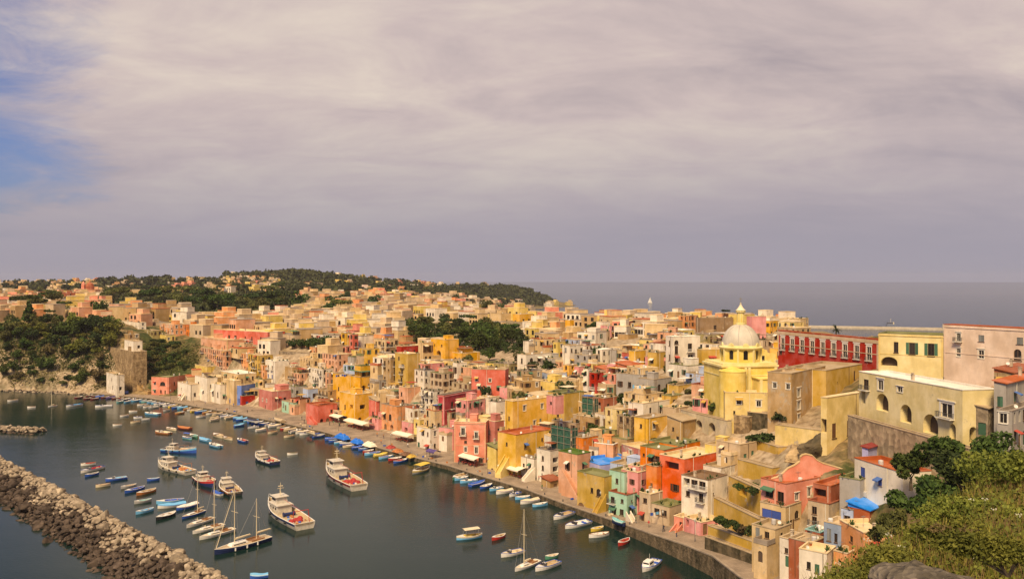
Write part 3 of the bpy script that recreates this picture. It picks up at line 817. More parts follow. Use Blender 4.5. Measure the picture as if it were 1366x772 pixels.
def house(name, label, col, xl, xc, xr, yt, yb, L='auto', Rt='auto', roof='cream', cat='house', group=None, worn=0.5, top='auto', parapet=0.6, wall=None, annex=0,
          base=9.0, dens=0.92, kinds=None, seed=None, storey=3.3, band=0.3, hero=True, where='', cornice=None, depth=0.25, **kw):
    P, dl, dr, wl, wr, zb, zt = solve(xl, xc, xr, yt, yb, **kw)
    rnd = random.Random(seed if seed is not None else int(xl * 7 + yt * 13))
    root = empty(name, (P.x, P.y, zb))
    h = zt - zb
    nl = Vector((-dl.y, dl.x)); nl = nl if nl.dot(-dr) > 0 else -nl       # outward normal of the left face
    nr = -dl                                                              # of the right face
    mw = wall or wallmat(col, worn)
    specs = []
    for spec, w_, ff_ in ((L, wl, 0), (Rt, wr, 1)):
        if spec == 'auto': ops = autowin(w_, h, rnd, dens, kinds, storey)
        elif not spec: ops = []
        else: ops = [((1 - a if ff_ == 0 else a) * w_, b_ * h, c, e, k) for a, b_, c, e, k in spec]
        good = []
        for o in ops:
            u, z, ww, hh, k = o
            ww = min(ww, w_ * 0.9); hh = min(hh, h - z - 0.2)
            if u - ww / 2 < 0.08: u = ww / 2 + 0.08
            if u + ww / 2 > w_ - 0.08: u = w_ - 0.08 - ww / 2
            if hh < 0.3 or ww < 0.25: continue
            if any(abs(u - g[0]) < (ww + g[2]) / 2 + 0.1 and z < g[1] + g[3] + 0.15 and g[1] < z + hh + 0.15 for g in good): continue
            good.append((u, z, ww, hh, k))
        specs.append(good)
    mb = MB()
    O = Vector((0, 0))
    bdep = -base
    def opl(good):
        return [(u - ww / 2, u + ww / 2, z, z + hh, k in ('adoor', 'adark', 'awin'), 1.6 if k in ('void', 'adark') else depth) for u, z, ww, hh, k in good]
    wall_face(mb, O, dl, nl, wl, bdep, h, opl(specs[0]))
    wall_face(mb, O, dr, nr, wr, bdep, h, opl(specs[1]))
    A = dl * wl; B = dr * wr; C_ = A + B
    mb.quad((A.x, A.y, bdep), (C_.x, C_.y, bdep), (C_.x, C_.y, h), (A.x, A.y, h))
    mb.quad((C_.x, C_.y, bdep), (B.x, B.y, bdep), (B.x, B.y, h), (C_.x, C_.y, h))
    mb.build('wall', mw, root)
    for good, d, n in ((specs[0], dl, nl), (specs[1], dr, nr)):
        for u, z, ww, hh, k in good:
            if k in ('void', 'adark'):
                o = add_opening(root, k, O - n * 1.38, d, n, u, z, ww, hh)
            else:
                o = add_opening(root, k if k != 'awin' else 'plain', O, d, n, u, z, ww, hh)
    rb = MB()
    e = min(0.28, wl * 0.2, wr * 0.2); ov = 0.07
    def loc(u, v, z): q = dl * u + dr * v; return (q.x, q.y, z)
    pr = min(parapet, h * 0.4)
    if roof.startswith('vault'):
        cl_ = roof.split()[1]
        K = 8
        for i in range(K):
            for j in range(K):
                def zz(a, b_): return h + 0.02 + min(1.1, wl * 0.11) * (1 - (2 * a - 1) ** 2) * (1 - (2 * b_ - 1) ** 4)
                q = []
                for a, b_ in ((i, j), (i + 1, j), (i + 1, j + 1), (i, j + 1)):
                    q.append(loc(wl * a / K, wr * b_ / K, zz(a / K, b_ / K)))
                rb.quad(*q)
        for u0, v0, u1, v1 in ((-ov, -ov, wl + ov, 0.0), (-ov, wr, wl + ov, wr + ov), (-ov, 0, 0, wr), (wl, 0, wl + ov, wr)):
            a = [loc(u0, v0, h - 0.12), loc(u1, v0, h - 0.12), loc(u1, v1, h - 0.12), loc(u0, v1, h - 0.12), loc(u0, v0, h + 0.05), loc(u1, v0, h + 0.05), loc(u1, v1, h + 0.05), loc(u0, v1, h + 0.05)]
            rb.add(a, ((3, 2, 1, 0), (4, 5, 6, 7), (0, 1, 5, 4), (1, 2, 6, 5), (2, 3, 7, 6), (3, 0, 4, 7)))
        ro = rb.build('roof', roofm(cl_), root)
        rz0 = h
    elif roof.startswith('lean'):
        cl_ = roof.split()[1]
        o_ = 0.3; rise = min(1.6, wl * 0.22)
        a = [loc(-o_, -o_, h), loc(wl + o_, -o_, h + rise), loc(wl + o_, wr + o_, h + rise), loc(-o_, wr + o_, h)]
        b2 = [(x, y, z + 0.16) for x, y, z in a]
        rb.add(a + b2, ((3, 2, 1, 0), (4, 5, 6, 7), (0, 1, 5, 4), (1, 2, 6, 5), (2, 3, 7, 6), (3, 0, 4, 7)))
        g1, g2 = loc(0, 0, h), loc(wl, 0, h); g3 = loc(wl, 0, h + rise * 0.98)
        rb.add((g1, g2, g3), ((0, 1, 2),)); g1, g2, g3 = loc(0, wr, h), loc(wl, wr, h), loc(wl, wr, h + rise * 0.98); rb.add((g1, g2, g3), ((0, 1, 2),))
        ro = rb.build('roof', roofm(cl_), root); rz0 = h + rise
    else:
        zf = h - pr
        rb.quad(loc(e, e, zf), loc(wl - e, e, zf), loc(wl - e, wr - e, zf), loc(e, wr - e, zf))
        inn = [(e, e), (wl - e, e), (wl - e, wr - e), (e, wr - e)]; outr = [(-ov, -ov), (wl + ov, -ov), (wl + ov, wr + ov), (-ov, wr + ov)]
        inn2 = [(e - .02, e - .02), (wl - e + .02, e - .02), (wl - e + .02, wr - e + .02), (e - .02, wr - e + .02)]
        for i in range(4):
            j = (i + 1) % 4
            rb.quad(loc(*inn[i], zf), loc(*inn[j], zf), loc(*inn[j], h + 0.02), loc(*inn[i], h + 0.02))
            rb.quad(loc(*inn[i], h + 0.1), loc(*inn[j], h + 0.1), loc(*outr[j], h + 0.1), loc(*outr[i], h + 0.1))
            rb.quad(loc(*outr[i], h + 0.1), loc(*outr[j], h + 0.1), loc(*outr[j], h - 0.06), loc(*outr[i], h - 0.06))
            rb.quad(loc(*inn[i], h + 0.1), loc(*inn[j], h + 0.1), loc(*inn[j], h + 0.0), loc(*inn[i], h + 0.0))
        ro = rb.build('roof', roofm(roof), root)
        rz0 = zf
    if cornice:
        cb = MB()
        mt = wallmat(cornice, 0.3)
        for zz, tt, pj in ((h - 0.35 - band / 2, band, 0.14),) + (((h * 0.48, 0.22, 0.08),) if h > 7 else ()):
            for d, n, w_ in ((dl, nl, wl), (dr, nr, wr)):
                c = d * (w_ / 2) + n * (pj / 2 + 0.003)
                cb.box((c.x, c.y, zz), (w_ + 2 * pj, pj, tt), math.atan2(d.y, d.x))
        for d, n, w_ in ((dl, nl, wl), (dr, nr, wr)):
            for u in (0.2, w_ - 0.2):
                c = d * u + n * 0.035
                cb.box((c.x, c.y, (h - 0.7) / 2), (0.4, 0.06, h - 0.7), math.atan2(d.y, d.x))
        cb.build('cornice', mt, root)
    for q in range(annex):
        fl = rnd.random() < .55
        d, n, w_ = (dl, nl, wl) if fl else (dr, nr, wr)
        aw, ad_, ah = w_ * rnd.uniform(.35, .6), rnd.uniform(1.6, 3.0), h * rnd.uniform(.35, .62)
        if w_ < 4 or ah < 2: continue
        u = rnd.uniform(0, w_ - aw); A0 = d * u + n * ad_; B1 = d * (u + aw) + n * ad_
        ab = MB(); am = mw if rnd.random() < .45 else wallmat(rnd.choice(['cream', 'white', 'pale', 'blush', 'sand']), worn)
        hole = [(aw / 2 - .5, aw / 2 + .5, .1, min(ah - .4, 2.2), rnd.random() < .4)]
        wall_face(ab, A0, d, n, aw, bdep, ah, hole)
        I0, I1 = d * u, d * (u + aw)
        for p, r_ in ((A0, I0), (B1, I1)): ab.quad((p.x, p.y, bdep), (r_.x, r_.y, bdep), (r_.x, r_.y, ah), (p.x, p.y, ah))
        an = ab.build('annex', am, root)
        add_opening(an, 'door' if not hole[0][4] else 'dark', A0, d, n, aw / 2, .1, 1.0, hole[0][3] - .1)
        rr = MB(); c = (A0 + I1) / 2
        rr.box((c.x, c.y, ah + .08), (aw + .2, ad_ + .12, .16), math.atan2(d.y, d.x))
        for t_ in (0, 1):
            e_ = (A0.lerp(B1, t_) + (I0.lerp(I1, t_))) / 2; rr.box((e_.x, e_.y, ah + .5), (.15, ad_ - .1, .7), math.atan2(d.y, d.x))
        e_ = (A0 + B1) / 2 - n * .1; rr.box((e_.x, e_.y, ah + .5), (aw, .15, .7), math.atan2(d.y, d.x))
        rr.build('roof', roofm(rnd.choice(['cream', 'pale', 'grey', 'terra', 'green'])), an)
    for kind in (top if top != 'auto' else [k for k in ('chimney', 'antenna', 'dish', 'tank', 'antenna') if rnd.random() < 0.45] + (['box'] if rnd.random() < .38 and wl > 5 and wr > 5 and not roof.startswith(('vault', 'lean')) else [])):
        u, v = rnd.uniform(0.15, 0.85) * wl, rnd.uniform(0.2, 0.85) * wr
        q = loc(u, v, rz0 + 0.005)
        if kind == 'chimney': put('chimney', RM['chimney'], ro, q, math.atan2(dr.y, dr.x))
        elif kind == 'box':
            bb = MB(); ww, hh = min(wl, wr) * 0.4, rnd.uniform(2.0, 2.6)
            c = loc(wl * rnd.uniform(0.35, 0.7), wr * rnd.uniform(0.4, 0.7), 0)
            bb.box((c[0], c[1], rz0 + hh / 2), (ww, ww * 1.2, hh), math.atan2(dr.y, dr.x)); bb.box((c[0], c[1], rz0 + hh + 0.06), (ww + 0.2, ww * 1.2 + 0.2, 0.12), math.atan2(dr.y, dr.x))
            bb.build('stair_tower', mw, root)
        else: put({'antenna': 'antenna', 'dish': 'satellite_dish', 'tank': 'water_tank'}[kind], RM[kind], ro, q, rnd.uniform(-0.6, 0.6), (.75,) * 3)
    if name == 'house' and cat == 'house' and P.y < 430 and h > 2.5:
        for good, d, n, w_ in ((specs[0], dl, nl, wl), (specs[1], dr, nr, wr)):
            if w_ > 3 and rnd.random() < .7:
                u = next((q for q in (rnd.uniform(.4, w_ - .4) for _ in range(8)) if all(abs(q - g[0]) > g[2] / 2 + .15 for g in good)), None)
                if u: pb = MB(); c = d * u + n * .07; pb.tube((c.x, c.y, -.5), (c.x, c.y, h - .1), .055, n=5); pb.build('drainpipe', M_SASH if rnd.random() < .5 else M_TRIM, root)
            for g in good:
                if g[4] not in ('void', 'adark') and rnd.random() < .16 and g[1] + g[3] + .3 < h:
                    a = d * (g[0] - g[2] * .75); e2 = d * (g[0] + g[2] * .75); zt_ = g[1] + g[3] + .25; o_ = n * 1.1; i_ = n * .03; ab = MB()
                    ab.quad((a.x + i_.x, a.y + i_.y, zt_), (e2.x + i_.x, e2.y + i_.y, zt_), (e2.x + o_.x, e2.y + o_.y, zt_ - .45), (a.x + o_.x, a.y + o_.y, zt_ - .45)); ab.quad((a.x + o_.x, a.y + o_.y, zt_ - .45), (e2.x + o_.x, e2.y + o_.y, zt_ - .45), (e2.x + o_.x, e2.y + o_.y, zt_ - .65), (a.x + o_.x, a.y + o_.y, zt_ - .65))
                    ab.build('awning', rnd.choice(AWN), root)
        if not roof.startswith(('vault', 'lean')):
            for _ in range(rnd.choice([0, 0, 1, 3, 5])):
                t_ = rnd.random() < .5; q = loc(*((rnd.uniform(.3, wl - .3), .45) if t_ else (.45, rnd.uniform(.3, wr - .3))), rz0 + .005)
                put('potted_plant', rnd.choice(POTS), ro, q, rnd.uniform(0, 6), (rnd.uniform(.8, 1.5),) * 3)
            if rnd.random() < .22 and wl > 4 and wr > 4:
                pg = MB(); u0, v0, pw, pd = wl * .12, wr * .25, wl * .5, wr * .5; rzp = math.atan2(dr.y, dr.x)
                for a, b_ in ((0, 0), (1, 0), (0, 1), (1, 1)): q = loc(u0 + pw * a, v0 + pd * b_, 0); pg.tube((q[0], q[1], rz0), (q[0], q[1], rz0 + 2.3), .05, n=4)
                q = loc(u0 + pw / 2, v0 + pd / 2, rz0 + 2.34); pg.build('pergola_post', M_WOOD, ro)
                pg = MB(); pg.box(q, (pd + .3, pw + .3, .07), rzp); pg.build('pergola_roof', rnd.choice(AWN + [M_WOOD, M_WOOD, roofm('rust')]), ro)
    cpx = [proj((P.x + a.x, P.y + a.y, z)) for a in (O, A, B) for z in (zb, zt)]
    bx = (min(c[0] for c in cpx), max(c[0] for c in cpx), min(c[1] for c in cpx), max(c[1] for c in cpx))
    FOOT.append(dict(P=P, dl=dl, dr=dr, wl=wl, wr=wr, zb=zb, zt=zt, box=bx, Y=P.y, label=label))
    tag(root, label, cat, group, where, ((bx[0] + bx[1]) / 2, (bx[2] + bx[3]) / 2), hero)
    hh_ = House(); hh_.root, hh_.P, hh_.dl, hh_.dr, hh_.wl, hh_.wr, hh_.h, hh_.nl, hh_.nr, hh_.zb, hh_.loc, hh_.rz0, hh_.ro = root, P, dl, dr, wl, wr, h, nl, nr, zb, loc, rz0, ro
    return hh_
T3 = ('chimney', 'antenna', 'dish')
def H_(*a, **k): return house(*a, **k)
WIN = ('plain', 'sh_brown')
H_('house', 'mint green house with white stair and upturned blue boat at its foot', 'mint', 812, 836, 853, 660, 701, L=[(.22, .62, 1.3, 1.6, 'balc'), (.3, .28, 1.3, 1.5, 'plain'), (.72, .30, 1.3, 1.5, 'plain'), (.75, .70, .9, 1.0, 'plain'), (.35, .0, 1.2, 1.4, 'void'), (.75, 0, 1.2, 1.3, 'void')],
   Rt=[(.3, .35, .9, 1.9, 'sh_green'), (.75, .62, .7, 2.2, 'cl_green'), (.4, .72, .5, .6, 'plain')], roof='rust', worn=.15, top=('chimney',))
H_('house', 'narrow pale mint house with green terrace behind the mint green house', 'mint', 813, 833, 856, 630, 664, L=[(.5, .5, .9, 1.3, 'plain')], Rt=[], roof='green', worn=.2, Y=207)
H_('house', 'bubblegum pink house with small balcony above the mint green house', 'pink', 829, 851, 871, 630, 655, L=[(.2, .35, .8, 1.3, 'sh_brown'), (.65, .3, .8, 1.3, 'sh_brown')], Rt=[(.35, .3, .8, 1.2, 'sh_brown'), (.75, .6, .7, .9, 'plain')], roof='cream', worn=.15, Y=205)
H_('house', 'pink penthouse block set back on the bubblegum pink roof', 'pink', 838, 852, 872, 622, 640, L=[(.35, .2, .8, 1.6, 'sh_brown'), (.75, .2, .8, 1.6, 'sh_brown')], Rt=[], roof='cream', worn=.15, Y=209)
H_('house', 'small cream house with laundry beside the mint green house', 'pale', 853, 868, 884, 659, 704, L=[(.5, .7, 1.2, 1.2, 'plain'), (.3, .15, 1.0, 2.0, 'door')], Rt=[(.5, .6, .8, 1.0, 'plain')], roof='cream', Y=197, worn=.8)
H_('house', 'cream house with olive terrace roof and wide dark window band', 'pale', 869, 893, 914, 676, 714, L=[(.3, .62, 1.6, 1.5, 'plain'), (.7, .62, 1.6, 1.5, 'plain'), (.5, .1, .8, .8, 'plain')], Rt=[(.4, .55, .8, 1.1, 'sh_brown')], roof='green', worn=.7, top=('antenna',))
H_('house', 'little salmon house with brick red garage door by the ramp', 'salmon', 899, 918, 936, 692, 719, L=[(.5, .55, .9, 1, 'plain')], Rt=[(.45, 0, 3.0, 2.6, 'rdoor'), (.35, .62, 1.1, .8, 'plain'), (.75, .66, .7, .7, 'plain')], roof='cream', worn=.1)
H_('house', 'red-orange house with cream roof and dark loggia', 'flame', 880, 913, 962, 612, 668, L=[(.62, .18, 1.3, 1.7, 'sh_brown'), (.5, .68, 4.2, 1.9, 'void')], Rt=[(.12, .55, 1.2, 1.6, 'plain'), (.8, .55, 2.0, 1.8, 'void')], roof='cream', worn=.12, Y=198, th=50)
H_('house', 'lower orange house with green terrace left of the red-orange house', 'orange', 854, 886, 914, 600, 628, L=[(.15, .5, .7, .8, 'plain'), (.7, .35, 1.2, 1.6, 'sh_brown'), (.5, .35, 1.2, 1.6, 'sh_brown')], Rt=[], roof='green', worn=.15, Y=208)
H_('house', 'upper orange house with sunken green roof below the viaduct', 'orange', 866, 905, 934, 594, 618, L=[], Rt=[(.7, .3, .8, 1.2, 'plain')], roof='green', worn=.15, Y=214)
H_('house', 'thin orange stair house between pink and red-orange houses', 'orange', 862, 876, 888, 622, 660, L=[(.5, .15, .8, 1.6, 'door')], Rt=[], roof='tan', worn=.15, Y=202)
H_('house', 'tall white house with double balcony and brown canopy roof', 'white', 909, 944, 970, 640, 696, L=[(.2, .74, 1.8, 1.9, 'void'), (.5, .74, 1.8, 1.9, 'wbalc'), (.8, .74, 1.8, 1.9, 'wbalc'), (.25, .5, 1.1, 1.3, 'plain'), (.75, .44, 1.2, 2.0, 'balc'), (.62, .08, 3.0, 3.6, 'adark')], Rt=[(.3, .6, .5, .6, 'plain'), (.65, .4, .6, .6, 'plain'), (.4, .05, 1.2, 2.2, 'door')], roof='brown', worn=.6, Y=188)
H_('house', 'whitewashed annex with plants on its wall beside the double balcony house', 'white', 938, 962, 990, 624, 668, L=[(.5, .5, .5, .6, 'plain')], Rt=[], roof='tan', worn=.9, Y=196)
H_('house', 'ochre house with round stair arches on the quay', 'ochre', 770, 806, 826, 636, 692, L=[(.15, .0, 2.2, 2.6, 'adoor'), (.55, .55, .9, 1.3, 'plain'), (.8, .0, 2.0, 3.4, 'adark'), (.8, .5, 1.6, 2.0, 'awin')], Rt=[(.4, 0, 1.9, 3.0, 'adark'), (.4, .5, .8, 1.2, 'plain')], roof='green', worn=.7)
H_('house', 'lavender house with bright blue roof terrace', 'lavender', 772, 801, 853, 620, 648, L=[(.3, .35, 3.2, 1.4, 'void'), (.75, .35, 1.2, 1.5, 'plain')], Rt=[(.12, .5, .7, .9, 'plain'), (.4, .62, .6, .6, 'plain'), (.62, .55, .6, .9, 'plain')], roof='blue', worn=.15, Y=222, tr=613, top=())
H_('house', 'blush pink house with outside stair and arched doorway', 'blush', 745, 770, 788, 606, 668, L=[(.45, .0, 2.0, 3.6, 'adark'), (.5, .62, .9, 2.2, 'sh_brown')], Rt=[(.45, .62, .9, 2.2, 'plain'), (.4, .3, .7, 1.2, 'plain')], roof='grass', worn=.5)
H_('house', 'tall grey-white house with dark open balconies on its side', 'white', 716, 734, 748, 601, 647, L=[(.45, .66, .9, 1.5, 'awin'), (.45, .38, .9, 1.5, 'awin'), (.45, .14, .8, 1.1, 'plain')], Rt=[(.5, .62, 2.2, 1.6, 'void'), (.5, .36, 2.2, 1.6, 'void'), (.5, .1, 2.2, 1.6, 'void')], roof='grey', worn=.35, top=('antenna',))
H_('house', 'low white house with outside stair by the big canopy', 'white', 693, 712, 722, 612, 643, L=[(.3, .45, .8, 1.8, 'plain'), (.7, .05, 1.2, 2.1, 'adoor'), (.75, .58, .8, 1.2, 'plain')], Rt=[], roof='grey', worn=.4)
H_('house', 'short brown shed with rust roof beside the blush pink house', 'sand', 722, 734, 748, 642, 656, L=[], Rt=[(.5, .1, 1.6, 1.8, 'door')], roof='lean rust', worn=.6, base=2)
H_('house', 'big yellow house with flat cream roof above the yellow terrace', 'yellow', 674, 684, 735, 535, 588, L=[(.5, .5, .8, 1.3, 'plain'), (.5, .2, .8, 1.3, 'plain')], Rt=[(.30, .72, 1.1, 1.7, 'trim'), (.76, .72, 1.0, 1.6, 'trim'), (.93, .70, .9, 1.7, 'balc'), (.56, .32, 1.0, 1.5, 'trim'), (.72, .36, .9, 1.4, 'cl_grey')], roof='cream', worn=.22, tr=529, Y=262)
H_('house', 'yellow penthouse cube above the big yellow house', 'lemon', 715, 740, 762, 510, 528, L=[(.3, .3, 1, 1.5, 'plain')], Rt=[(.4, .3, 1, 1.4, 'plain')], roof='cream', worn=.3)
H_('house', 'long yellow terrace house with potted plants along its parapet', 'yellow', 664, 688, 738, 580, 618, L=[(.5, .55, .8, 1.1, 'plain')], Rt=[(.25, .45, 1, 1.6, 'plain'), (.7, .62, .8, 1, 'plain')], roof='terra', worn=.3, Y=247)
H_('house', 'yellow stair house with dark arch at the quay', 'lemon', 650, 662, 682, 598, 634, L=[(.55, 0, 1.4, 2.0, 'adoor')], Rt=[], roof='lean green', worn=.3)
H_('house', 'old rose house with dark shutters behind the salmon corner house', 'rose', 646, 660, 677, 562, 615, L=[(.5, .65, .9, 1.4, 'cl_grey'), (.5, .35, .9, 1.4, 'plain')], Rt=[(.3, .72, .9, 1.2, 'plain'), (.35, .42, 1.3, 1.7, 'plain'), (.3, .12, .9, 1.4, 'sh_brown'), (.75, .12, .9, 1.4, 'sh_brown')], roof='cream', worn=.35)
H_('house', 'salmon corner house with white trim and arched arcade', 'salmon', 593, 606, 648, 562, 622, L=[(.5, .05, 1.6, 2.6, 'adark'), (.35, .42, 1.2, 2.0, 'plain')], Rt=[(.22, .06, 1.8, 2.4, 'awin'), (.5, .06, 3.0, 2.9, 'adark'), (.84, .06, 1.5, 2.4, 'awin'), (.36, .33, .9, 1.6, 'trim'), (.7, .30, 1.1, 2.2, 'trim'), (.36, .52, .9, .9, 'plain'), (.7, .64, 1.1, 2.0, 'tbalc'), (.28, .70, 1.3, 2.4, 'tbalc')], roof='cream', worn=.1, cornice='blush', tr=563, top=('chimney', 'box'))
H_('house', 'crimson house with pale pilasters and small balcony', 'crimson', 584, 592, 646, 527, 566, L=[(.5, .5, 1.0, 2.0, 'plain'), (.5, .1, 1.0, 2.0, 'plain')], Rt=[(.20, .48, 1.3, 2.5, 'balc'), (.40, .48, 1.3, 2.5, 'balc'), (.62, .52, 1.1, 1.5, 'trim'), (.20, .08, 1.3, 2.4, 'cl_brown'), (.40, .08, 1.3, 2.4, 'cl_brown')], roof='grey', worn=.12, cornice='pink', tr=517, Y=291, top=('chimney', 'antenna'))
H_('house', 'coral red house with white framed windows behind the crimson house', 'coral', 621, 629, 674, 492, 534, L=[(.5, .5, .9, 1.5, 'plain')], Rt=[(.15, .62, 1, 1.4, 'trim'), (.22, .36, 1, 1.8, 'trim'), (.55, .60, 1, 1.2, 'trim'), (.52, .30, 1.1, 1.9, 'tbalc'), (.82, .34, 1, 1.6, 'sh_brown')], roof='tan', worn=.3, tr=493, top=('chimney', 'antenna', 'dish', 'chimney'))
H_('house', 'dark red side wing of the coral red house', 'brick', 664, 674, 682, 500, 534, roof='brown', Y=318)
H_('house', 'small white and blue house between crimson and big yellow houses', 'white', 639, 652, 662, 530, 552, L=[(.3, .2, .9, 1.7, 'plain')], Rt=[(.4, .2, .8, 1.4, 'plain')], roof='cream')
H_('house', 'white terraced house with dark square window left of big yellow house', 'white', 652, 662, 680, 536, 563, L=[(.5, .2, .9, 1.6, 'cl_blue')], Rt=[(.4, .25, 1.1, 1.6, 'plain')], roof='grey', worn=.4)
H_('house', 'orange awning house with cream terrace left of the salmon corner house', 'cream', 568, 580, 598, 548, 600, kinds=['plain', 'balc', 'trim'], roof='terra', worn=.6)
H_('house', 'cluttered white quay house with roof canopy left of the salmon corner house', 'white', 556, 574, 596, 572, 603, roof='cream', worn=.6)
H_('house', 'white house with grey metal canopies left of the crimson house', 'white', 562, 578, 592, 522, 552, roof='grey', worn=.6, kinds=['balc', 'plain', 'wbalc'])
H_('house', 'terracotta arched warehouse with three arches on the quay', 'peach', 509, 530, 552, 542, 577, L=[(.2, .42, 1.6, 2.4, 'awin'), (.55, .42, 1.8, 2.4, 'awin'), (.25, 0, 1.8, 2.4, 'adoor'), (.65, 0, 2.2, 2.6, 'adark')], Rt=[(.4, .3, 1, 1.8, 'plain'), (.75, .3, .8, 1.4, 'plain')], roof='grey', worn=.8)
H_('house', 'low lilac and pink bar by the central canopy', 'pink', 536, 550, 560, 564, 580, L=[(.4, 0, 2.0, 2.3, 'void')], Rt=[(.5, 0, 1.6, 2.2, 'bdoor')], roof='pale')
H_('house', 'narrow yellow house right of the central canopy', 'lemon', 552, 560, 570, 560, 590, roof='cream')
H_('house', 'red gabled cottage with awning between yellow house and arched warehouse', 'coral', 492, 503, 512, 535, 566, L=[(.5, .35, 1.2, 1.6, 'plain'), (.4, 0, 1, 2, 'door')], Rt=[], roof='lean tan', worn=.3)
H_('house', 'golden yellow house with outside stairs and arches at the quay', 'gold', 453, 474, 498, 526, 567, L=[(.35, .45, 1, 1.9, 'plain'), (.75, .5, 2.4, 1.8, 'void'), (.35, .03, 1.6, 2.2, 'adoor')], Rt=[(.4, .5, 2.6, 1.8, 'void'), (.25, .05, 1.6, 2.4, 'adark'), (.75, .05, 1.4, 2.2, 'adoor')], roof='cream', worn=.35)
H_('house', 'large golden house with diagonal stair and arched loggia', 'gold', 444, 480, 508, 503, 545, L=[(.22, .45, 1.0, 1.6, 'plain'), (.22, .12, 1, 1.5, 'plain'), (.8, .5, 2.0, 2.4, 'awin')], Rt=[(.18, .52, 2.2, 2.8, 'adark'), (.5, .5, 1.5, 2.4, 'awin'), (.8, .5, 1.6, 2.8, 'adark')], roof='tan', worn=.25, Y=347)
H_('house', 'golden upper storey with four tall loggia openings', 'gold', 473, 481, 514, 488, 512, L=[], Rt=[(.13, .3, 1.8, 3.2, 'void'), (.38, .3, 1.8, 3.2, 'void'), (.62, .3, 1.8, 3.2, 'void'), (.86, .3, 1.6, 2.8, 'void')], roof='green', worn=.4, Y=354)
H_('house', 'grey terrace house with four blue shutters above the golden loggia', 'grey', 464, 472, 508, 476, 492, L=[], Rt=[(.15, .2, 1.2, 2.0, 'cl_blue'), (.38, .2, 1.2, 2.0, 'cl_blue'), (.62, .2, 1.2, 2.0, 'cl_blue'), (.85, .2, 1.2, 2.0, 'cl_blue')], roof='green', worn=.4, Y=368)
H_('house', 'salmon red house with red stairs by the quay', 'coral', 408, 424, 450, 541, 566, L=[(.5, 0, 1.6, 2.2, 'adoor')], Rt=[(.2, 0, 1.6, 2.2, 'adark'), (.5, .0, 1.6, 2.2, 'adoor'), (.7, .55, 1, 1.3, 'plain')], roof='terra', worn=.3)
H_('house', 'crumbling tan house with balconies behind the red stairs', 'sand', 424, 438, 456, 521, 549, kinds=['balc', 'plain', 'void'], roof='tan', worn=.9)
H_('house', 'pale blue house with one tall window', 'sky', 404, 411, 428, 519, 541, L=[], Rt=[(.5, .45, .9, 2.0, 'sh_brown'), (.3, .1, .7, 1, 'plain')], roof='pale', worn=.1)
H_('house', 'dusty rose quay house with pale terraces and small red door', 'rose', 345, 363, 397, 522, 549, L=[(.3, .4, .9, 1.4, 'trim'), (.6, .4, .9, 1.4, 'trim'), (.5, .02, 1.1, 2.1, 'door')], Rt=[(.15, .5, .8, 1.6, 'plain'), (.3, .5, .8, 1.6, 'plain'), (.5, .45, 1.4, 1.8, 'void'), (.5, .0, 2.8, 2.3, 'void'), (.85, .1, 1.6, 2.2, 'void')], roof='cream', worn=.25)
H_('house', 'cobalt blue house over a dark red ground floor', 'blue', 316, 322, 352, 514, 540, L=[(.5, .1, .8, 2, 'bdoor')], Rt=[(.35, .5, .9, 2.0, 'plain'), (.6, .55, .7, 1, 'plain'), (.3, .02, 1.2, 2.0, 'rdoor')], roof='cream', worn=.05, tr=509)
H_('house', 'dark red lower half house under the cobalt blue storey', 'red', 318, 323, 345, 528, 542, L=[], Rt=[(.3, 0, 1.3, 2.2, 'bdoor'), (.7, .05, 1.1, 2, 'plain')], roof='tan', worn=.2, base=2)
H_('house', 'cream house with brown porch left of the cobalt blue house', 'cream', 297, 312, 322, 508, 542, L=[(.3, .5, 1.4, 1.4, 'void'), (.65, .1, 1.2, 2.2, 'bdoor')], Rt=[(.5, .5, .8, 1.3, 'plain')], roof='cream', worn=.4)
H_('house', 'white house with big flat roof behind the cobalt blue house', 'cream', 295, 318, 342, 499, 512, roof='white', Y=397)
H_('house', 'white house with blue ornate arches by the lime green steps', 'white', 280, 294, 303, 513, 540, L=[(.3, .35, 1.5, 2.6, 'awin'), (.75, .35, 1.4, 2.6, 'awin')], Rt=[(.5, .3, 1, 1.8, 'plain')], roof='cream', worn=.3)
H_('house', 'white three storey quay house with front terrace', 'white', 260, 276, 290, 504, 537, L=[(.3, .65, 1.6, 1.4, 'plain'), (.7, .35, 1.2, 1.3, 'plain'), (.35, .02, 1.4, 2.2, 'ydoor')], Rt=[(.4, .6, 1, 1.6, 'plain'), (.5, .1, 1.2, 2.0, 'door')], roof='pale', worn=.35, top=('antenna', 'box'))
H_('house', 'white quay house with outside stair beside the salmon house', 'white', 237, 254, 266, 513, 536, L=[(.3, .5, 1.2, 1.6, 'void'), (.7, .03, 1.6, 2.2, 'ydoor'), (.25, .03, 1.2, 2.0, 'ydoor')], Rt=[(.5, .3, 1, 1.8, 'plain')], roof='pale', worn=.35)
H_('house', 'salmon house with two storeys at the far end of the quay', 'salmon', 202, 225, 250, 503, 527, L=[(.2, .55, .9, 1.6, 'trim'), (.65, .52, 3.2, 2.0, 'awin'), (.2, .1, .9, 1.6, 'trim'), (.55, .1, 1, 1.6, 'plain'), (.8, .05, 1, 2, 'door')], Rt=[(.3, .5, .8, 1.8, 'plain'), (.6, .5, .8, 1.8, 'plain'), (.3, .05, .8, 1.8, 'plain'), (.7, .1, .8, 1.5, 'plain')], roof='green', worn=.1, tr=499)
H_('house', 'bright yellow rounded house above the white quay houses', 'lemon', 260, 276, 308, 489, 508, L=[(.5, .4, .6, .9, 'plain')], Rt=[(.25, .4, .7, 1.2, 'plain'), (.6, .35, .7, 1.1, 'plain')], roof='cream', worn=.2)
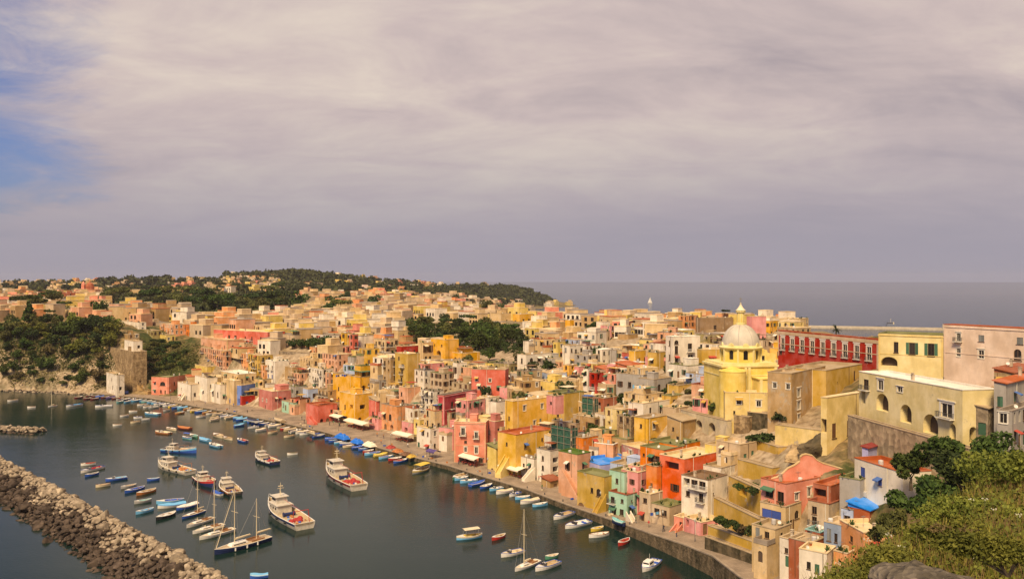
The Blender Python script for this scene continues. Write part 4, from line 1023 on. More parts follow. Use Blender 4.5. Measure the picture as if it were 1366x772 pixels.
H_('house', 'pale pink terrace house with decayed arcade above the yellow house', 'blush', 268, 300, 326, 468, 498, kinds=['plain', 'balc', 'void'], roof='pale', worn=.7)
H_('house', 'pink villa with arched windows on the terrace wall', 'blush', 268, 303, 328, 453, 470, L=[(.12, .3, .9, 1.6, 'plain'), (.4, .3, .9, 1.6, 'plain'), (.7, .3, .9, 1.6, 'plain'), (.9, .3, .9, 1.6, 'plain')], Rt=[(.3, .3, .9, 1.6, 'plain'), (.7, .3, .9, 1.6, 'plain')], roof='cream', worn=.2, cornice='cream')
H_('house', 'long coral red palace with pale roof on the hillside', 'coral', 285, 357, 380, 443, 463, L=[(.3, .4, 1, 2, 'sh_brown'), (.42, .4, 1, 2, 'sh_brown'), (.6, .35, 1, 2.2, 'balc'), (.72, .35, 1, 2.2, 'balc'), (.88, .4, 1, 2, 'plain'), (.15, .4, 1, 2, 'plain')], Rt=[(.4, .4, 1, 1.6, 'plain'), (.75, .4, 1, 1.6, 'plain')], roof='cream', worn=.12, tl=439, top=('chimney',))
H_('house', 'cream roof pavilion above the coral red palace', 'cream', 338, 352, 366, 434, 443, roof='pale', Y=462)
H_('house', 'cream flat roofed villa with three dark windows right of the coral palace', 'pale', 366, 393, 410, 447, 465, L=[(.15, .2, 1, 2, 'sh_brown'), (.4, .2, 1, 2, 'sh_brown'), (.85, .2, 1, 2, 'sh_brown')], Rt=[(.5, .2, 1, 2, 'plain')], roof='grey', worn=.4)
H_('house', 'peach pink narrow house below the pink villa', 'peach', 322, 331, 345, 472, 496, roof='pale', worn=.5)
H_('house', 'ochre tall house with pale yellow roof', 'ochre', 331, 347, 364, 474, 512, roof='pale', worn=.8, kinds=['balc', 'awin', 'plain'])
H_('house', 'orange house below the ochre tall house', 'peach', 346, 353, 362, 487, 514, roof='pale', worn=.4)
H_('house', 'sunlit white tower house with blue glazed balconies', 'white', 354, 367, 386, 482, 516, L=[(.3, .65, 1.2, 2.0, 'wbalc'), (.7, .65, 1.2, 2.0, 'wbalc'), (.3, .3, 1.2, 2.0, 'cl_blue'), (.7, .3, 1.2, 2.0, 'cl_blue')], Rt=[(.5, .3, .6, .6, 'plain')], roof='white', worn=.3)
H_('house', 'tan house with one big arch beside the white tower house', 'sand', 380, 390, 402, 490, 514, L=[(.5, .1, 2.2, 3, 'adark')], roof='pale', worn=.7)
H_('house', 'peach house with round windows above the dusty rose quay house', 'blush', 386, 400, 416, 498, 524, kinds=['awin', 'balc', 'plain'], roof='cream', worn=.5)
H_('house', 'cream house with sloping terrace below the crenellated wall', 'cream', 400, 418, 434, 478, 500, kinds=['plain', 'void', 'balc'], roof='cream', worn=.5)
H_('house', 'white house with washing line above the pale blue house', 'white', 412, 430, 446, 492, 522, kinds=['plain', 'balc', 'void'], roof='cream', worn=.6)
H_('house', 'pinkish white house with red chimney below the tree row', 'blush', 430, 450, 470, 473, 498, kinds=['plain', 'void'], roof='pale', worn=.6)
H_('house', 'pink plastered house left of the large golden house', 'blush', 434, 440, 447, 497, 522, roof='cream', worn=.4)
H_('house', 'white terrace house with many dark windows above the tree row', 'white', 415, 438, 458, 447, 465, kinds=['sh_brown', 'balc', 'awin'], dens=.95, roof='grey', worn=.5)
H_('house', 'bright yellow cube house beside the orange narrow house', 'yellow', 455, 461, 469, 444, 463, kinds=['sh_brown'], roof='grey', worn=.1)
H_('house', 'orange narrow house with balcony', 'coral', 466, 471, 478, 446, 472, kinds=['sh_brown', 'balc'], roof='pale', worn=.2)
H_('house', 'white cube house with two arched windows', 'white', 476, 481, 502, 448, 468, L=[], Rt=[(.3, .2, .9, 2, 'awin'), (.7, .2, .9, 2, 'awin')], roof='grey', worn=.3)
H_('house', 'cream house with tall shuttered doors under the white cube house', 'cream', 499, 514, 532, 453, 474, dens=.9, kinds=['sh_brown', 'balc'], roof='pale', worn=.4)
H_('house', 'cream cube house with small attic window by the park', 'cream', 521, 531, 555, 441, 460, L=[], Rt=[(.3, .6, .8, 1, 'plain'), (.75, .6, 1, 1.5, 'plain')], roof='pale', worn=.2)
H_('house', 'dark red house with pink roof terrace', 'red', 529, 536, 560, 462, 476, L=[], Rt=[(.3, .3, .9, 1.4, 'plain'), (.7, .3, .9, 1.4, 'plain')], roof='pale', worn=.15)
H_('house', 'tall cluttered tan house right of the golden loggia', 'sand', 511, 521, 533, 479, 522, kinds=['balc', 'plain', 'void', 'balc'], dens=.95, roof='tan', worn=.8)
H_('house', 'tall house with tan front and yellow side wall', 'ochre', 527, 544, 560, 472, 520, L=[(.3, .8, 1, 1.4, 'plain'), (.6, .62, 2, 1.2, 'wbalc'), (.55, .42, 1.2, 1.8, 'balc'), (.5, .2, 1.2, 1.8, 'balc'), (.5, .03, 1, 2, 'adoor')], Rt=[], roof='cream', worn=.5)
H_('house', 'white house with two big dark windows left of the orange-yellow house', 'cream', 558, 564, 578, 457, 486, L=[], Rt=[(.28, .55, 1.4, 3, 'sh_brown'), (.7, .55, 1.4, 3, 'sh_brown'), (.3, .15, 1.2, 2, 'balc'), (.7, .15, 1.2, 2, 'balc')], roof='pale', worn=.4)
H_('house', 'orange-yellow house with arched loggia and ochre side by the park', 'gold', 575, 594, 612, 453, 486, L=[(.25, .7, .7, 1, 'plain'), (.75, .7, .9, 1, 'plain'), (.55, .15, 3.0, 4.2, 'adark'), (.12, .1, 1.2, 2, 'adoor')], Rt=[], roof='cream', worn=.15, top=('box', 'chimney'))
H_('house', 'long low golden annex with arched openings by the park wall', 'gold', 595, 616, 640, 471, 486, L=[(.6, .1, 1.8, 2.4, 'adark'), (.85, .1, 1.6, 2.4, 'adark')], Rt=[], roof='cream', worn=.2)
H_('house', 'cream house with green roof and square dark windows', 'pale', 574, 590, 607, 498, 528, dens=.95, kinds=['plain', 'sh_brown'], roof='green', worn=.4)
H_('house', 'tall white narrow house left of the coral red house', 'white', 604, 610, 623, 484, 519, L=[(.5, .6, 1.1, 2.4, 'sh_brown'), (.5, .15, 1.1, 2.4, 'sh_brown')], Rt=[], roof='cream', worn=.15)
H_('house', 'white house with barred windows below the tall tan house', 'white', 553, 566, 580, 494, 524, dens=.9, roof='grey', worn=.5)
H_('house', 'blush pink house with flat terrace above the arched warehouse', 'blush', 532, 544, 562, 517, 542, L=[(.3, .5, 1, 1.6, 'plain'), (.4, .05, 1.4, 2, 'sh_brown')], Rt=[], roof='cream', worn=.2)
H_('house', 'cream hut with tin roof above the red gabled cottage', 'cream', 486, 505, 524, 522, 542, roof='white', worn=.4)
H_('fortified_house', 'tan stone bastion house on the rock at the harbour end', 'tan', 147, 178, 196, 469, 521, L=[(.6, .3, .8, 1, 'plain'), (.3, .6, .8, 1, 'plain')], Rt=[(.5, .2, .8, 1.2, 'plain')], roof='tan', wall=M_STONE, base=14, Y=431)
H_('house', 'white wash house at the foot of the stone bastion', 'white', 142, 156, 166, 500, 523, L=[(.5, .6, .9, 1.2, 'plain'), (.6, .1, 1, 1.8, 'plain')], Rt=[(.5, .1, 1.2, 1.8, 'void')], roof='pale', worn=.8, Y=424)
H_('house', 'small white house with pink porch on top of the bastion', 'white', 166, 178, 190, 455, 469, L=[(.5, .1, 1.6, 2.0, 'void')], Rt=[(.6, .3, 1.4, 1.6, 'void')], roof='pale', Y=440)
H_('house', 'tan house behind the bastion', 'sand', 159, 172, 186, 446, 466, roof='pale', worn=.7, Y=464)
H_('house', 'white apartment house with two rows of blue windows', 'white', 159, 185, 195, 430, 449, L=[(.12, .6, 1.2, 1.5, 'cl_blue'), (.37, .6, 1.2, 1.5, 'plain'), (.62, .6, 1.2, 1.5, 'cl_blue'), (.87, .6, 1.2, 1.5, 'plain'), (.12, .2, 1.2, 1.5, 'plain'), (.37, .2, 1.2, 1.5, 'cl_blue'), (.62, .2, 1.2, 1.5, 'plain'), (.87, .2, 1.2, 1.5, 'cl_blue')], roof='pale', worn=.1, Y=495)
H_('house', 'olive grey house right of the white apartment house', 'olive', 184, 204, 216, 441, 458, roof='tan', worn=.6, Y=480)
H_('house', 'mustard yellow low house on the slope edge', 'lemon', 204, 222, 234, 447, 457, roof='tan', worn=.4, Y=475)
H_('house', 'peach villa with balconies on the slope edge', 'peach', 213, 232, 252, 433, 455, kinds=['balc', 'trim'], dens=.9, roof='pale', worn=.2, Y=485)
H_('house', 'orange cube house on the slope edge', 'orange', 247, 256, 270, 434, 458, roof='terra', worn=.2, Y=482)
H_('house', 'pale olive block between apartment house and peach villa', 'pale', 192, 208, 224, 430, 446, roof='grey', worn=.5, Y=515)
H_('house', 'pink house on ochre base with green roof', 'ochre', 731, 753, 779, 525, 575, L=[(.6, .35, 1, 1.4, 'plain')], Rt=[(.5, .12, 1, 1.4, 'plain')], roof='green', worn=.45)
H_('house', 'pink wing on the left of the green roofed ochre house', 'pink', 729, 741, 752, 528, 552, L=[(.5, .5, .8, .8, 'plain')], Rt=[], roof='pale', worn=.3, Y=252, base=.2, top=())
H_('house', 'dark red narrow house with white balconies', 'red', 786, 795, 808, 497, 535, L=[(.5, .72, 1.4, 2, 'void'), (.5, .4, 1.3, 2, 'wbalc'), (.5, .1, 1.2, 2, 'cl_brown')], Rt=[(.3, .72, 1.4, 2.4, 'void'), (.3, .4, 1, 2.2, 'wbalc'), (.7, .4, 1, 2.2, 'wbalc'), (.5, .08, 1.2, 2, 'plain')], roof='tan', worn=.12)
H_('house', 'white narrow house left of the dark red house', 'white', 778, 784, 790, 492, 532, roof='pale', worn=.3)
H_('house', 'brick shell house under scaffolding', 'brick', 791, 806, 824, 531, 552, L=[(.5, .4, 1.8, 1.6, 'void')], Rt=[(.3, .3, 1.2, 1.6, 'plain')], roof='tan', worn=.4)
H_('house', 'orange wall house beside the green netting', 'orange', 766, 778, 798, 584, 600, L=[], Rt=[], roof='tan', worn=.4, Y=236)
H_('house', 'old tan house with paired dark windows above the green netting', 'sand', 764, 792, 812, 557, 584, roof='pale', worn=.8, L=[(.2, .5, 1.2, 1.8, 'plain'), (.75, .45, 1, 1.8, 'sh_brown'), (.9, .45, 1, 1.8, 'sh_brown')])
H_('house', 'brown house with wooden balcony and moss roof', 'sand', 813, 836, 858, 586, 606, kinds=['sh_brown', 'void'], dens=1, roof='green', worn=.8)
H_('house', 'ruined tan stone house with creeper', 'sand', 823, 842, 862, 556, 583, wall=M_STONE, roof='tan', Y=238)
H_('house', 'bright yellow house below the lavender terrace', 'yellow', 846, 864, 892, 558, 590, L=[(.5, .55, .8, 1.2, 'plain')], Rt=[(.3, .5, 1.2, 1.9, 'trim')], roof='tan', worn=.2, Y=231)
H_('house', 'white house with lavender terrace and white canopy roof', 'white', 838, 858, 896, 538, 561, L=[(.5, .35, 1.2, 1.6, 'plain')], Rt=[(.25, .3, 1, 2, 'plain'), (.6, .25, 1, 2.2, 'plain')], roof='cream', worn=.2, Y=239)
H_('house', 'pale house with shed roof right of the lavender terrace', 'pale', 884, 902, 918, 544, 570, L=[], Rt=[(.5, .4, .8, 1.4, 'plain')], roof='cream', worn=.3, Y=236)
H_('house', 'stepped tan house below the viaduct arches', 'sand', 890, 910, 928, 562, 598, L=[(.4, .6, .7, 1, 'plain'), (.7, .25, .9, 1.3, 'plain')], Rt=[], roof='lean tan', worn=.6, Y=224)
H_('house', 'small ochre house with two brown windows', 'ochre', 883, 895, 912, 528, 548, L=[(.7, .4, .8, 1.5, 'plain')], Rt=[(.3, .35, 1, 1.7, 'sh_brown')], roof='green', worn=.3, Y=247)
H_('house', 'long ochre garden wall house under the tall white house', 'ochre', 890, 905, 940, 514, 542, L=[], Rt=[(.2, .75, .6, .6, 'plain')], roof='tan', worn=.4, Y=253)
H_('house', 'grey stone house with two arched windows and laundry', 'grey', 852, 872, 896, 506, 533, L=[(.3, .4, 1.4, 1.8, 'awin')], Rt=[(.3, .35, 1.6, 2.4, 'awin'), (.75, .35, 1.6, 2.4, 'awin')], roof='tan', worn=.6)
H_('house', 'great grey stone house with two arches and curved roof terrace', 'grey', 806, 822, 858, 497, 537, L=[(.4, .5, 1, 2, 'plain')], Rt=[(.15, .55, 1.0, 1.8, 'sh_brown'), (.5, .55, 1.2, 1.8, 'plain'), (.8, .5, 1, 1.6, 'plain'), (.2, .05, 2.8, 3.0, 'adark'), (.6, .05, 2.8, 3.0, 'adark')], roof='tan', worn=.7, tr=500)
H_('house', 'bright yellow house with brown arched door', 'yellow', 839, 848, 867, 468, 490, L=[], Rt=[(.25, .1, 1.4, 2.8, 'adoor'), (.7, .2, 1.0, 2.2, 'sh_brown')], roof='cream', worn=.15, Y=300)
H_('house', 'ochre house between yellow house and tall white house', 'ochre', 864, 876, 889, 470, 499, L=[(.5, .5, 1.2, 1.4, 'plain')], Rt=[], roof='tan', worn=.3, Y=290)
H_('house', 'tall white four storey house with balconies left of the church', 'white', 888, 898, 934, 449, 514, L=[(.5, .8, .9, 1.8, 'plain'), (.5, .5, .9, 2, 'plain'), (.5, .3, .9, 1.6, 'plain')], Rt=[(.12, .84, 1.6, 1.4, 'awin'), (.62, .68, 1.6, 2.8, 'wbalc'), (.12, .64, 1.3, 2.8, 'plain'), (.64, .45, 2.2, 2.8, 'tbalc'), (.12, .48, 1.2, 1.8, 'plain'), (.25, .30, 2.4, 1.0, 'void'), (.65, .31, 1.2, 1, 'void'), (.2, .08, 2.4, 1.8, 'plain'), (.5, .03, 1, 2.0, 'void'), (.78, .08, 2.4, 2, 'plain')], roof='white', worn=.1, th=70, Y=275)
H_('house', 'ochre block with one dark window just left of the church dome', 'ochre', 930, 936, 966, 466, 500, L=[], Rt=[(.45, .45, 1.8, 2.2, 'plain')], roof='cream', worn=.3, th=75, Y=272)
H_('house', 'white house with two tall dark windows and terrace arcade', 'white', 698, 705, 728, 455, 480, L=[], Rt=[(.3, .55, 1.4, 2.6, 'plain'), (.75, .55, 1.4, 2.6, 'plain')], roof='grey', worn=.1)
H_('house', 'white terrace house with pink arches below the two tall windows', 'white', 690, 702, 736, 473, 500, L=[(.5, .55, 1, 2, 'plain')], Rt=[(.2, .62, 1.8, 1.6, 'awin'), (.5, .62, 1.8, 1.6, 'awin'), (.8, .62, 1.8, 1.6, 'awin')], roof='pale', worn=.3)
H_('house', 'lemon yellow corner house beside the white terrace houses', 'lemon', 738, 744, 754, 456, 480, roof='pale', worn=.3)
H_('house', 'grey white house with rows of small windows', 'white', 750, 760, 778, 461, 488, roof='pale', worn=.5, dens=.9)
H_('house', 'small orange-yellow house with pink neighbour wall', 'gold', 751, 759, 770, 487, 505, roof='pale', worn=.3)
H_('house', 'pink plaster cottage beside the small orange-yellow house', 'pink', 766, 772, 782, 489, 506, roof='pale', worn=.3)
H_('house', 'white house with rounded roof pavilion', 'white', 795, 803, 816, 466, 489, roof='vault white', worn=.3, kinds=['awin', 'plain'])
H_('house', 'grey house with wide dark windows left of the bright yellow house', 'grey', 813, 822, 840, 467, 486, L=[], Rt=[(.2, .25, 1.6, 2.2, 'plain'), (.65, .25, 1.8, 2.2, 'plain')], roof='grey', worn=.3)
H_('house', 'tan block house with ochre wall on the skyline terrace', 'sand', 824, 838, 851, 446, 465, L=[], Rt=[], roof='grey', worn=.4, Y=385)
H_('house', 'white house with red tiled terrace edge', 'white', 764, 780, 802, 461, 478, roof='terra', worn=.3)
H_('house', 'pinkish house with terrace left of the tan block house', 'blush', 806, 816, 826, 452, 466, roof='cream', worn=.3, Y=392)
H_('house', 'cream church annex with two small windows', 'butter', 967, 1030, 1034, 524, 556, L=[(.30, .5, 1.2, 1.6, 'trim'), (.72, .42, 1.2, 1.6, 'trim'), (.2, .1, .5, .8, 'plain')], Rt=[], roof='cream', worn=.15, Y=216, th=8, wr=5, top=())
H_('old_palazzo', 'tall weathered brown palazzo with white framed windows right of the church', 'sand', 1024, 1056, 1101, 498, 575, L=[(.3, .72, 1, 1.4, 'trim'), (.85, .72, 1, 1.4, 'trim')], Rt=[(.2, .56, 2.0, 2.1, 'trim'), (.2, .34, 2.0, 2.1, 'trim'), (.2, .16, 1.6, 1.4, 'trim'), (.65, .68, 2.0, 2.6, 'balc'), (.65, .36, 1.4, 2.6, 'plain')], roof='tan', worn=1.0, Y=206, th=40, top=('antenna',))
H_('house', 'big mustard house with one shuttered window below the red palace', 'ochre', 1046, 1102, 1150, 494, 545, L=[], Rt=[(.78, .6, 1.2, 2.4, 'cl_brown'), (.3, .6, .5, .5, 'plain')], roof='tan', worn=.3, th=44, Y=214, top=())
H_('house', 'whitish house with boarded window between church and palazzo', 'pale', 1040, 1047, 1062, 492, 524, L=[], Rt=[(.5, .3, 1.2, 1.8, 'cl_grey')], roof='tan', worn=.5, Y=216)
H_('house', 'vaulted cream house with iron balcony and dark doors', 'butter', 1095, 1103, 1150, 530, 586, L=[(.5, .15, 1.4, 3.0, 'void')], Rt=[(.2, .0, 1.6, 3.2, 'cl_brown'), (.62, .0, 1.6, 3.2, 'cl_brown')], roof='vault cream', worn=.2, Y=178, th=52)
H_('house', 'peach pink house with curved gable parapet and terrace', 'salmon', 1015, 1048, 1094, 645, 688, L=[(.35, .45, 2.0, 1.8, 'plain'), (.8, .4, 1.6, 2.0, 'plain')], Rt=[(.32, .42, 1.1, 1.4, 'trim'), (.68, .45, 1.1, 1.8, 'trim')], roof='terra', worn=.08, tr=636, Y=162, parapet=1.0)
H_('house', 'upper peach pink wing behind the curved gable house', 'salmon', 1062, 1100, 1142, 634, 668, L=[], Rt=[(.35, .4, 1, 1.6, 'plain')], roof='terra', worn=.08, Y=168)
H_('house', 'cream house with long blue window under the peach pink house', 'cream', 1014, 1048, 1072, 676, 728, L=[(.45, .62, 4.2, 1.7, 'cl_blue'), (.3, .2, .9, 1.3, 'plain')], Rt=[(.35, .3, .9, 2.4, 'sh_brown'), (.7, .6, 1.6, 1.6, 'awin')], roof='tan', worn=.5, Y=160, wr=6)
H_('house', 'cream house with terrace plants beside the lower road', 'cream', 1003, 1034, 1056, 706, 748, L=[(.25, .62, .9, 1.8, 'cl_grey'), (.65, .65, 1, 1.3, 'plain'), (.3, .28, 1, 1.4, 'sh_green'), (.7, .3, 1, 1.4, 'plain'), (.5, .0, 1.2, 1.8, 'door')], Rt=[(.4, .6, .9, 1.3, 'plain'), (.5, .2, .9, 1.3, 'cl_brown')], roof='tan', worn=.7, Y=154, wr=6, annex=1)
H_('house', 'small white stair house with green door by the lower road', 'white', 1040, 1058, 1076, 720, 760, L=[(.5, .5, .7, 1, 'plain'), (.6, .05, 1, 2, 'gdoor')], Rt=[], roof='pale', worn=.5, Y=149, wr=5)
H_('house', 'terracotta house with grey roof right of the stair house', 'brick', 1052, 1082, 1108, 724, 772, L=[(.7, .5, .8, 1.5, 'sh_brown')], Rt=[(.3, .45, .7, 1.4, 'plain')], roof='tan', worn=.3, Y=146, wr=5)
H_('house', 'terracotta cube with pale teal roof', 'brick', 1074, 1094, 1112, 710, 732, L=[(.3, .3, 1, 2, 'plain')], Rt=[(.4, .2, 1, 1.8, 'sh_brown')], roof='teal', worn=.3, Y=151, wr=4.5)
H_('house', 'low white house with cream roof at the bottom edge', 'white', 1066, 1103, 1126, 738, 790, L=[(.35, .5, .7, 1.3, 'plain'), (.65, .45, .8, 1.5, 'cl_green')], Rt=[], roof='cream', worn=.3, Y=140, th=38, wr=5)
H_('house', 'blue gabled house with white parapet', 'bluegrey', 1099, 1122, 1146, 700, 745, L=[(.3, .45, .8, 2.2, 'cl_grey'), (.7, .45, .6, 1.6, 'plain')], Rt=[], roof='pale', worn=.15, Y=146, wr=5)
H_('house', 'brick pillar house with peach wall below the blue gabled house', 'peach', 1112, 1130, 1152, 738, 790, L=[(.4, .45, 1, 1, 'plain')], Rt=[], roof='pale', worn=.5, Y=140, wr=4)
H_('house', 'orange house with broad cream terrace roof', 'peach', 1120, 1152, 1200, 710, 742, L=[(.5, .3, 1, 1.1, 'plain')], Rt=[(.3, .3, 1.3, 1.0, 'plain')], roof='cream', worn=.3, Y=139, tr=708, base=18)
H_('shed', 'red plank shed with bright blue roof', 'brick', 1150, 1160, 1200, 681, 702, L=[], Rt=[], roof='lean blue', worn=.3, Y=147, wl=4, cat='shed', base=14)
H_('house', 'grey plaster house with olive terrace and dark garage', 'grey', 1120, 1147, 1206, 640, 684, L=[], Rt=[(.12, .35, .5, .8, 'plain'), (.40, .12, 1.6, 1.8, 'void')], roof='green', worn=.15, Y=152, base=16, top=('dish',))
H_('house', 'white terrace house with blue shutters and maroon pergola', 'white', 1128, 1140, 1204, 610, 650, L=[], Rt=[(.18, .45, 1.3, 1.8, 'cl_blue'), (.55, .35, 1.0, 1.3, 'cl_blue')], roof='terra', worn=.15, Y=156, tr=630, base=20)
H_('house', 'blue walled room under the maroon pergola', 'lavender', 1150, 1158, 1194, 598, 622, L=[], Rt=[(.6, .1, 1.4, 2.4, 'bdoor')], roof='lean maroon', worn=.2, Y=160)
H_('house', 'brick terrace house with red awnings right of the peach pink house', 'brick', 1085, 1108, 1146, 648, 680, L=[(.4, .45, 2.4, 1.6, 'void')], Rt=[(.4, .4, 1.2, 1.6, 'void'), (.75, .3, 1.2, 2, 'rdoor')], roof='terra', worn=.4, Y=157)
H_('house', 'weathered cream house with balconies under the red awnings', 'pale', 1078, 1106, 1146, 672, 708, L=[(.3, .5, 1, 1.5, 'plain'), (.6, .45, 1.4, 1.5, 'void'), (.3, .1, 1, 1.6, 'balc')], Rt=[(.4, .4, 1.2, 1.4, 'plain')], roof='rust', worn=.8, Y=154)
H_('house', 'blue cottage wall with grey terrace', 'sky', 1122, 1138, 1156, 680, 706, L=[(.5, .2, 1.2, 1.6, 'plain')], Rt=[], roof='grey', worn=.2, Y=149)
hy = H_('villa', 'long yellow villa with arches and sunlit white roof on the rock wall', 'straw', 1146, 1284, 1330, 520, 592, L=[(.08, .62, 1.8, 2.2, 'balc'), (.24, .68, 1.8, 2.1, 'trim'), (.44, .72, 1.6, 1.1, 'trim'), (.87, .42, 3.0, 2.6, 'tbalc'), (.26, .24, 4.0, 3.6, 'adark'), (.50, .12, 3.4, 3.6, 'adark'), (.73, .03, 4.2, 3.7, 'adark'), (.92, .02, 1.6, 3.0, 'adark'), (.05, .30, 1.4, 2.8, 'adark')], Rt=[(.3, .0, 1.4, 3.0, 'adark')], roof='white', worn=.12, tl=495, parapet=.3, Y=147, base=6, top=('chimney',))
hr = H_('palace', 'long dark red palace with a row of tall balcony windows', 'red', 1038, 1171, 1176, 452, 492, L=[((i + .5) / 9.2, .24, 1.8, 4.0, 'jbalc') for i in range(9)] + [(.03, .05, 1.4, 1.4, 'plain')], Rt=[], roof='terra', worn=.05, tl=440, cornice='pale', band=1.0, Y=232, parapet=.6, top=())
H_('palace', 'mustard yellow palace with dark shutters between red and pink palaces', 'straw', 1172, 1258, 1266, 447, 502, L=[(.28, .52, 1.1, 2.8, 'plain'), (.53, .50, 1.4, 3.0, 'sh_green'), (.82, .48, 1.5, 3.2, 'sh_green'), (.17, .18, 4.0, 2.4, 'adark')], Rt=[], roof='green', worn=.15, tl=444, Y=207, cornice='butter', top=())
H_('palace', 'large pale pink palace with red roof at the right edge', 'rosy', 1259, 1405, 1420, 440, 520, L=[(.15, .70, 1.1, 2.0, 'tbalc'), (.15, .42, 1.1, 2.0, 'trim'), (.37, .72, 1.5, 1.6, 'cl_grey'), (.37, .42, 1.4, 2.0, 'trim'), (.72, .72, 1.5, 1.6, 'cl_grey'), (.70, .44, 1.8, 2.6, 'awin'), (.9, .44, 1.6, 2.4, 'trim')], Rt=[], roof='terra', worn=.12, tl=432.5, Y=183, cornice='rosy', top=('antenna',))
H_('house', 'old stone house with terracotta tiles at the right edge', 'grey', 1326, 1342, 1380, 512, 590, L=[(.5, .6, .9, 1.8, 'cl_green')], Rt=[(.3, .65, 1.0, 1.6, 'cl_green'), (.65, .5, 1.0, 1.3, 'plain'), (.5, .15, 1, 1.4, 'plain')], roof='lean terra', worn=.7, Y=143)
H_('house', 'stone cottage with rust tiled roof right of the yellow villa', 'sand', 1326, 1352, 1384, 498, 520, roof='lean rust', wall=M_STONE, Y=160)
H_('house', 'grey stepped house with small windows at the right edge', 'grey', 1330, 1350, 1388, 548, 600, roof='grey', worn=.6, Y=138)
H_('house', 'small green door garden house under the yellow villa', 'sand', 1302, 1318, 1336, 545, 585, L=[(.5, .1, 1.3, 2.2, 'gdoor')], Rt=[(.5, .1, 1.4, 2.4, 'gdoor')], roof='lean tan', worn=.7, wall=M_GREYSTONE, Y=146)
H_('house', 'long brown fortress wall house on the skyline left of the dome', 'brown', 928, 934, 978, 424, 450, L=[], Rt=[(.45, .4, 1.5, 2, 'plain')], roof='tan', worn=.5, Y=390, th=75)
H_('house', 'salmon pink block rising right behind the dome', 'pink', 996, 1003, 1022, 422, 460, L=[], Rt=[], roof='pale', worn=.2, Y=340, th=70)
H_('house', 'orange house with small tower right behind the pink block', 'gold', 1020, 1027, 1040, 428, 450, roof='cream', worn=.2, Y=380)
H_('house', 'pink and orange house left of the brown fortress wall', 'peach', 905, 913, 931, 421, 447, roof='cream', worn=.2, Y=400)
H_('house', 'orange-yellow villa on the far terrace left of the palms', 'gold', 754, 760, 777, 427, 447, L=[], Rt=[(.3, .4, 1.4, 2.4, 'plain'), (.75, .4, 1.4, 2.4, 'plain')], roof='cream', worn=.1, Y=480)
H_('house', 'orange-yellow arched villa beyond the park', 'gold', 684, 693, 711, 419, 437, L=[(.4, .2, 2, 3, 'adark')], Rt=[(.3, .3, 1.6, 3, 'plain'), (.7, .3, 1.6, 3, 'plain')], roof='cream', worn=.15, Y=560)
H_('house', 'decorated cream palazzo beyond the park', 'cream', 655, 668, 684, 418, 437, L=[(.5, .2, 1.4, 2.6, 'awin')], Rt=[(.5, .3, 1.4, 2.4, 'plain')], roof='tan', worn=.4, Y=570)
H_('house', 'small white pavilion at the right end of the park', 'white', 676, 684, 696, 446, 459, L=[(.5, .2, 1.6, 1.8, 'plain')], Rt=[(.5, .2, 2, 1.8, 'plain')], roof='pale', worn=.3, Y=470)
YEL = stucco('church yellow', (0.74, 0.55, 0.14), 0.15, (0.5, 0.4, 0.2))
PALEY = stucco('church cornice', (0.72, 0.60, 0.26), 0.25)
DOMEM = stucco('dome lead grey', (0.52, 0.46, 0.36), 0.5, (0.40, 0.34, 0.26))
D0 = at(988, 556, 230)
ch = empty('domed_church', (D0.x, D0.y, D0.z)); ch.rotation_euler = (0, 0, R(8))
zof = lambda py: H - (py - HY) * 230 / F - D0.z
z_c, z_d, z_t, z_l = zof(485), zof(463), zof(432), zof(416)
mb = MB(); mb.box((-0.1, 0.5, z_c / 2 - 3), (15.6, 13.4, z_c + 6)); bd = mb.build('wall', YEL, ch)
mb = MB(); mb.box((-0.1, 0.5, z_c + 0.003), (16.4, 14.2, 0.5)); mb.box((-0.1, 0.5, z_c + 0.5), (15.2, 13.0, 0.5)); mb.box((-0.1, 0.5, z_c - 2.6), (15.8, 13.6, 0.3)); mb.build('cornice', PALEY, ch)
mb = MB()
mb.lathe([(3.55, -4), (3.55, z_c - 1.4), (3.62, z_c - 1.3), (3.62, z_c - 1.1), (3.3, z_c - 0.9), (0, z_c + 0.1)], 28, (-5.2, -6.6, 0)); mb.build('apse', YEL, ch, smooth=False)
mb = MB(); mb.box((4.3, -8.3, zof(500) / 2 - 2), (7.4, 5.0, zof(500) + 4)); mb.box((4.3, -8.3, zof(500) + .1), (7.9, 5.4, 0.25)); mb.build('side_chapel', YEL, ch)
mb = MB()
for x in (-1.3, -0.3, 7.2): mb.box((x, -6.35, z_c / 2), (0.7, 0.35, z_c - 0.6))
for x in (1.0, 7.5): mb.box((x, -10.95, zof(500) / 2), (0.7, 0.3, zof(500)))
mb.build('pilaster', PALEY, ch)
mb = MB(); ap = 5.05; sw = 2 * ap * math.tan(math.pi / 8)
dr_o = None
dh0, dh1 = z_c + 0.6, z_d
for k in range(8):
    a = R(-90 - 8 + 45 * k)
    n = Vector((math.cos(a), math.sin(a))); d = Vector((-n.y, n.x))
    c = n * ap - d * (sw / 2)
    wall_face(mb, c, d, n, sw, dh0, dh1, [(sw / 2 - 0.62, sw / 2 + 0.62, dh0 + 0.9, dh0 + 3.5, True)], 0.5)
drum = mb.build('drum', YEL, ch)
for k in range(8):
    a = R(-90 - 8 + 45 * k)
    n = Vector((math.cos(a), math.sin(a))); d = Vector((-n.y, n.x)); c = n * (ap - 0.3)
    w_ = MB(); w_.box((0, 0, 0), (1.24, 0.05, 2.6)); w_.box((0, -0.06, 0), (0.08, 0.06, 2.5)); w_.box((0, -0.06, 0.1), (1.2, 0.06, 0.08)); w_.box((0, -0.06, -0.7), (1.2, 0.06, 0.08))
    o = w_.build('window', M_PANE, drum, (c.x, c.y, dh0 + 2.2)); o.rotation_euler = (0, 0, a + math.pi / 2)
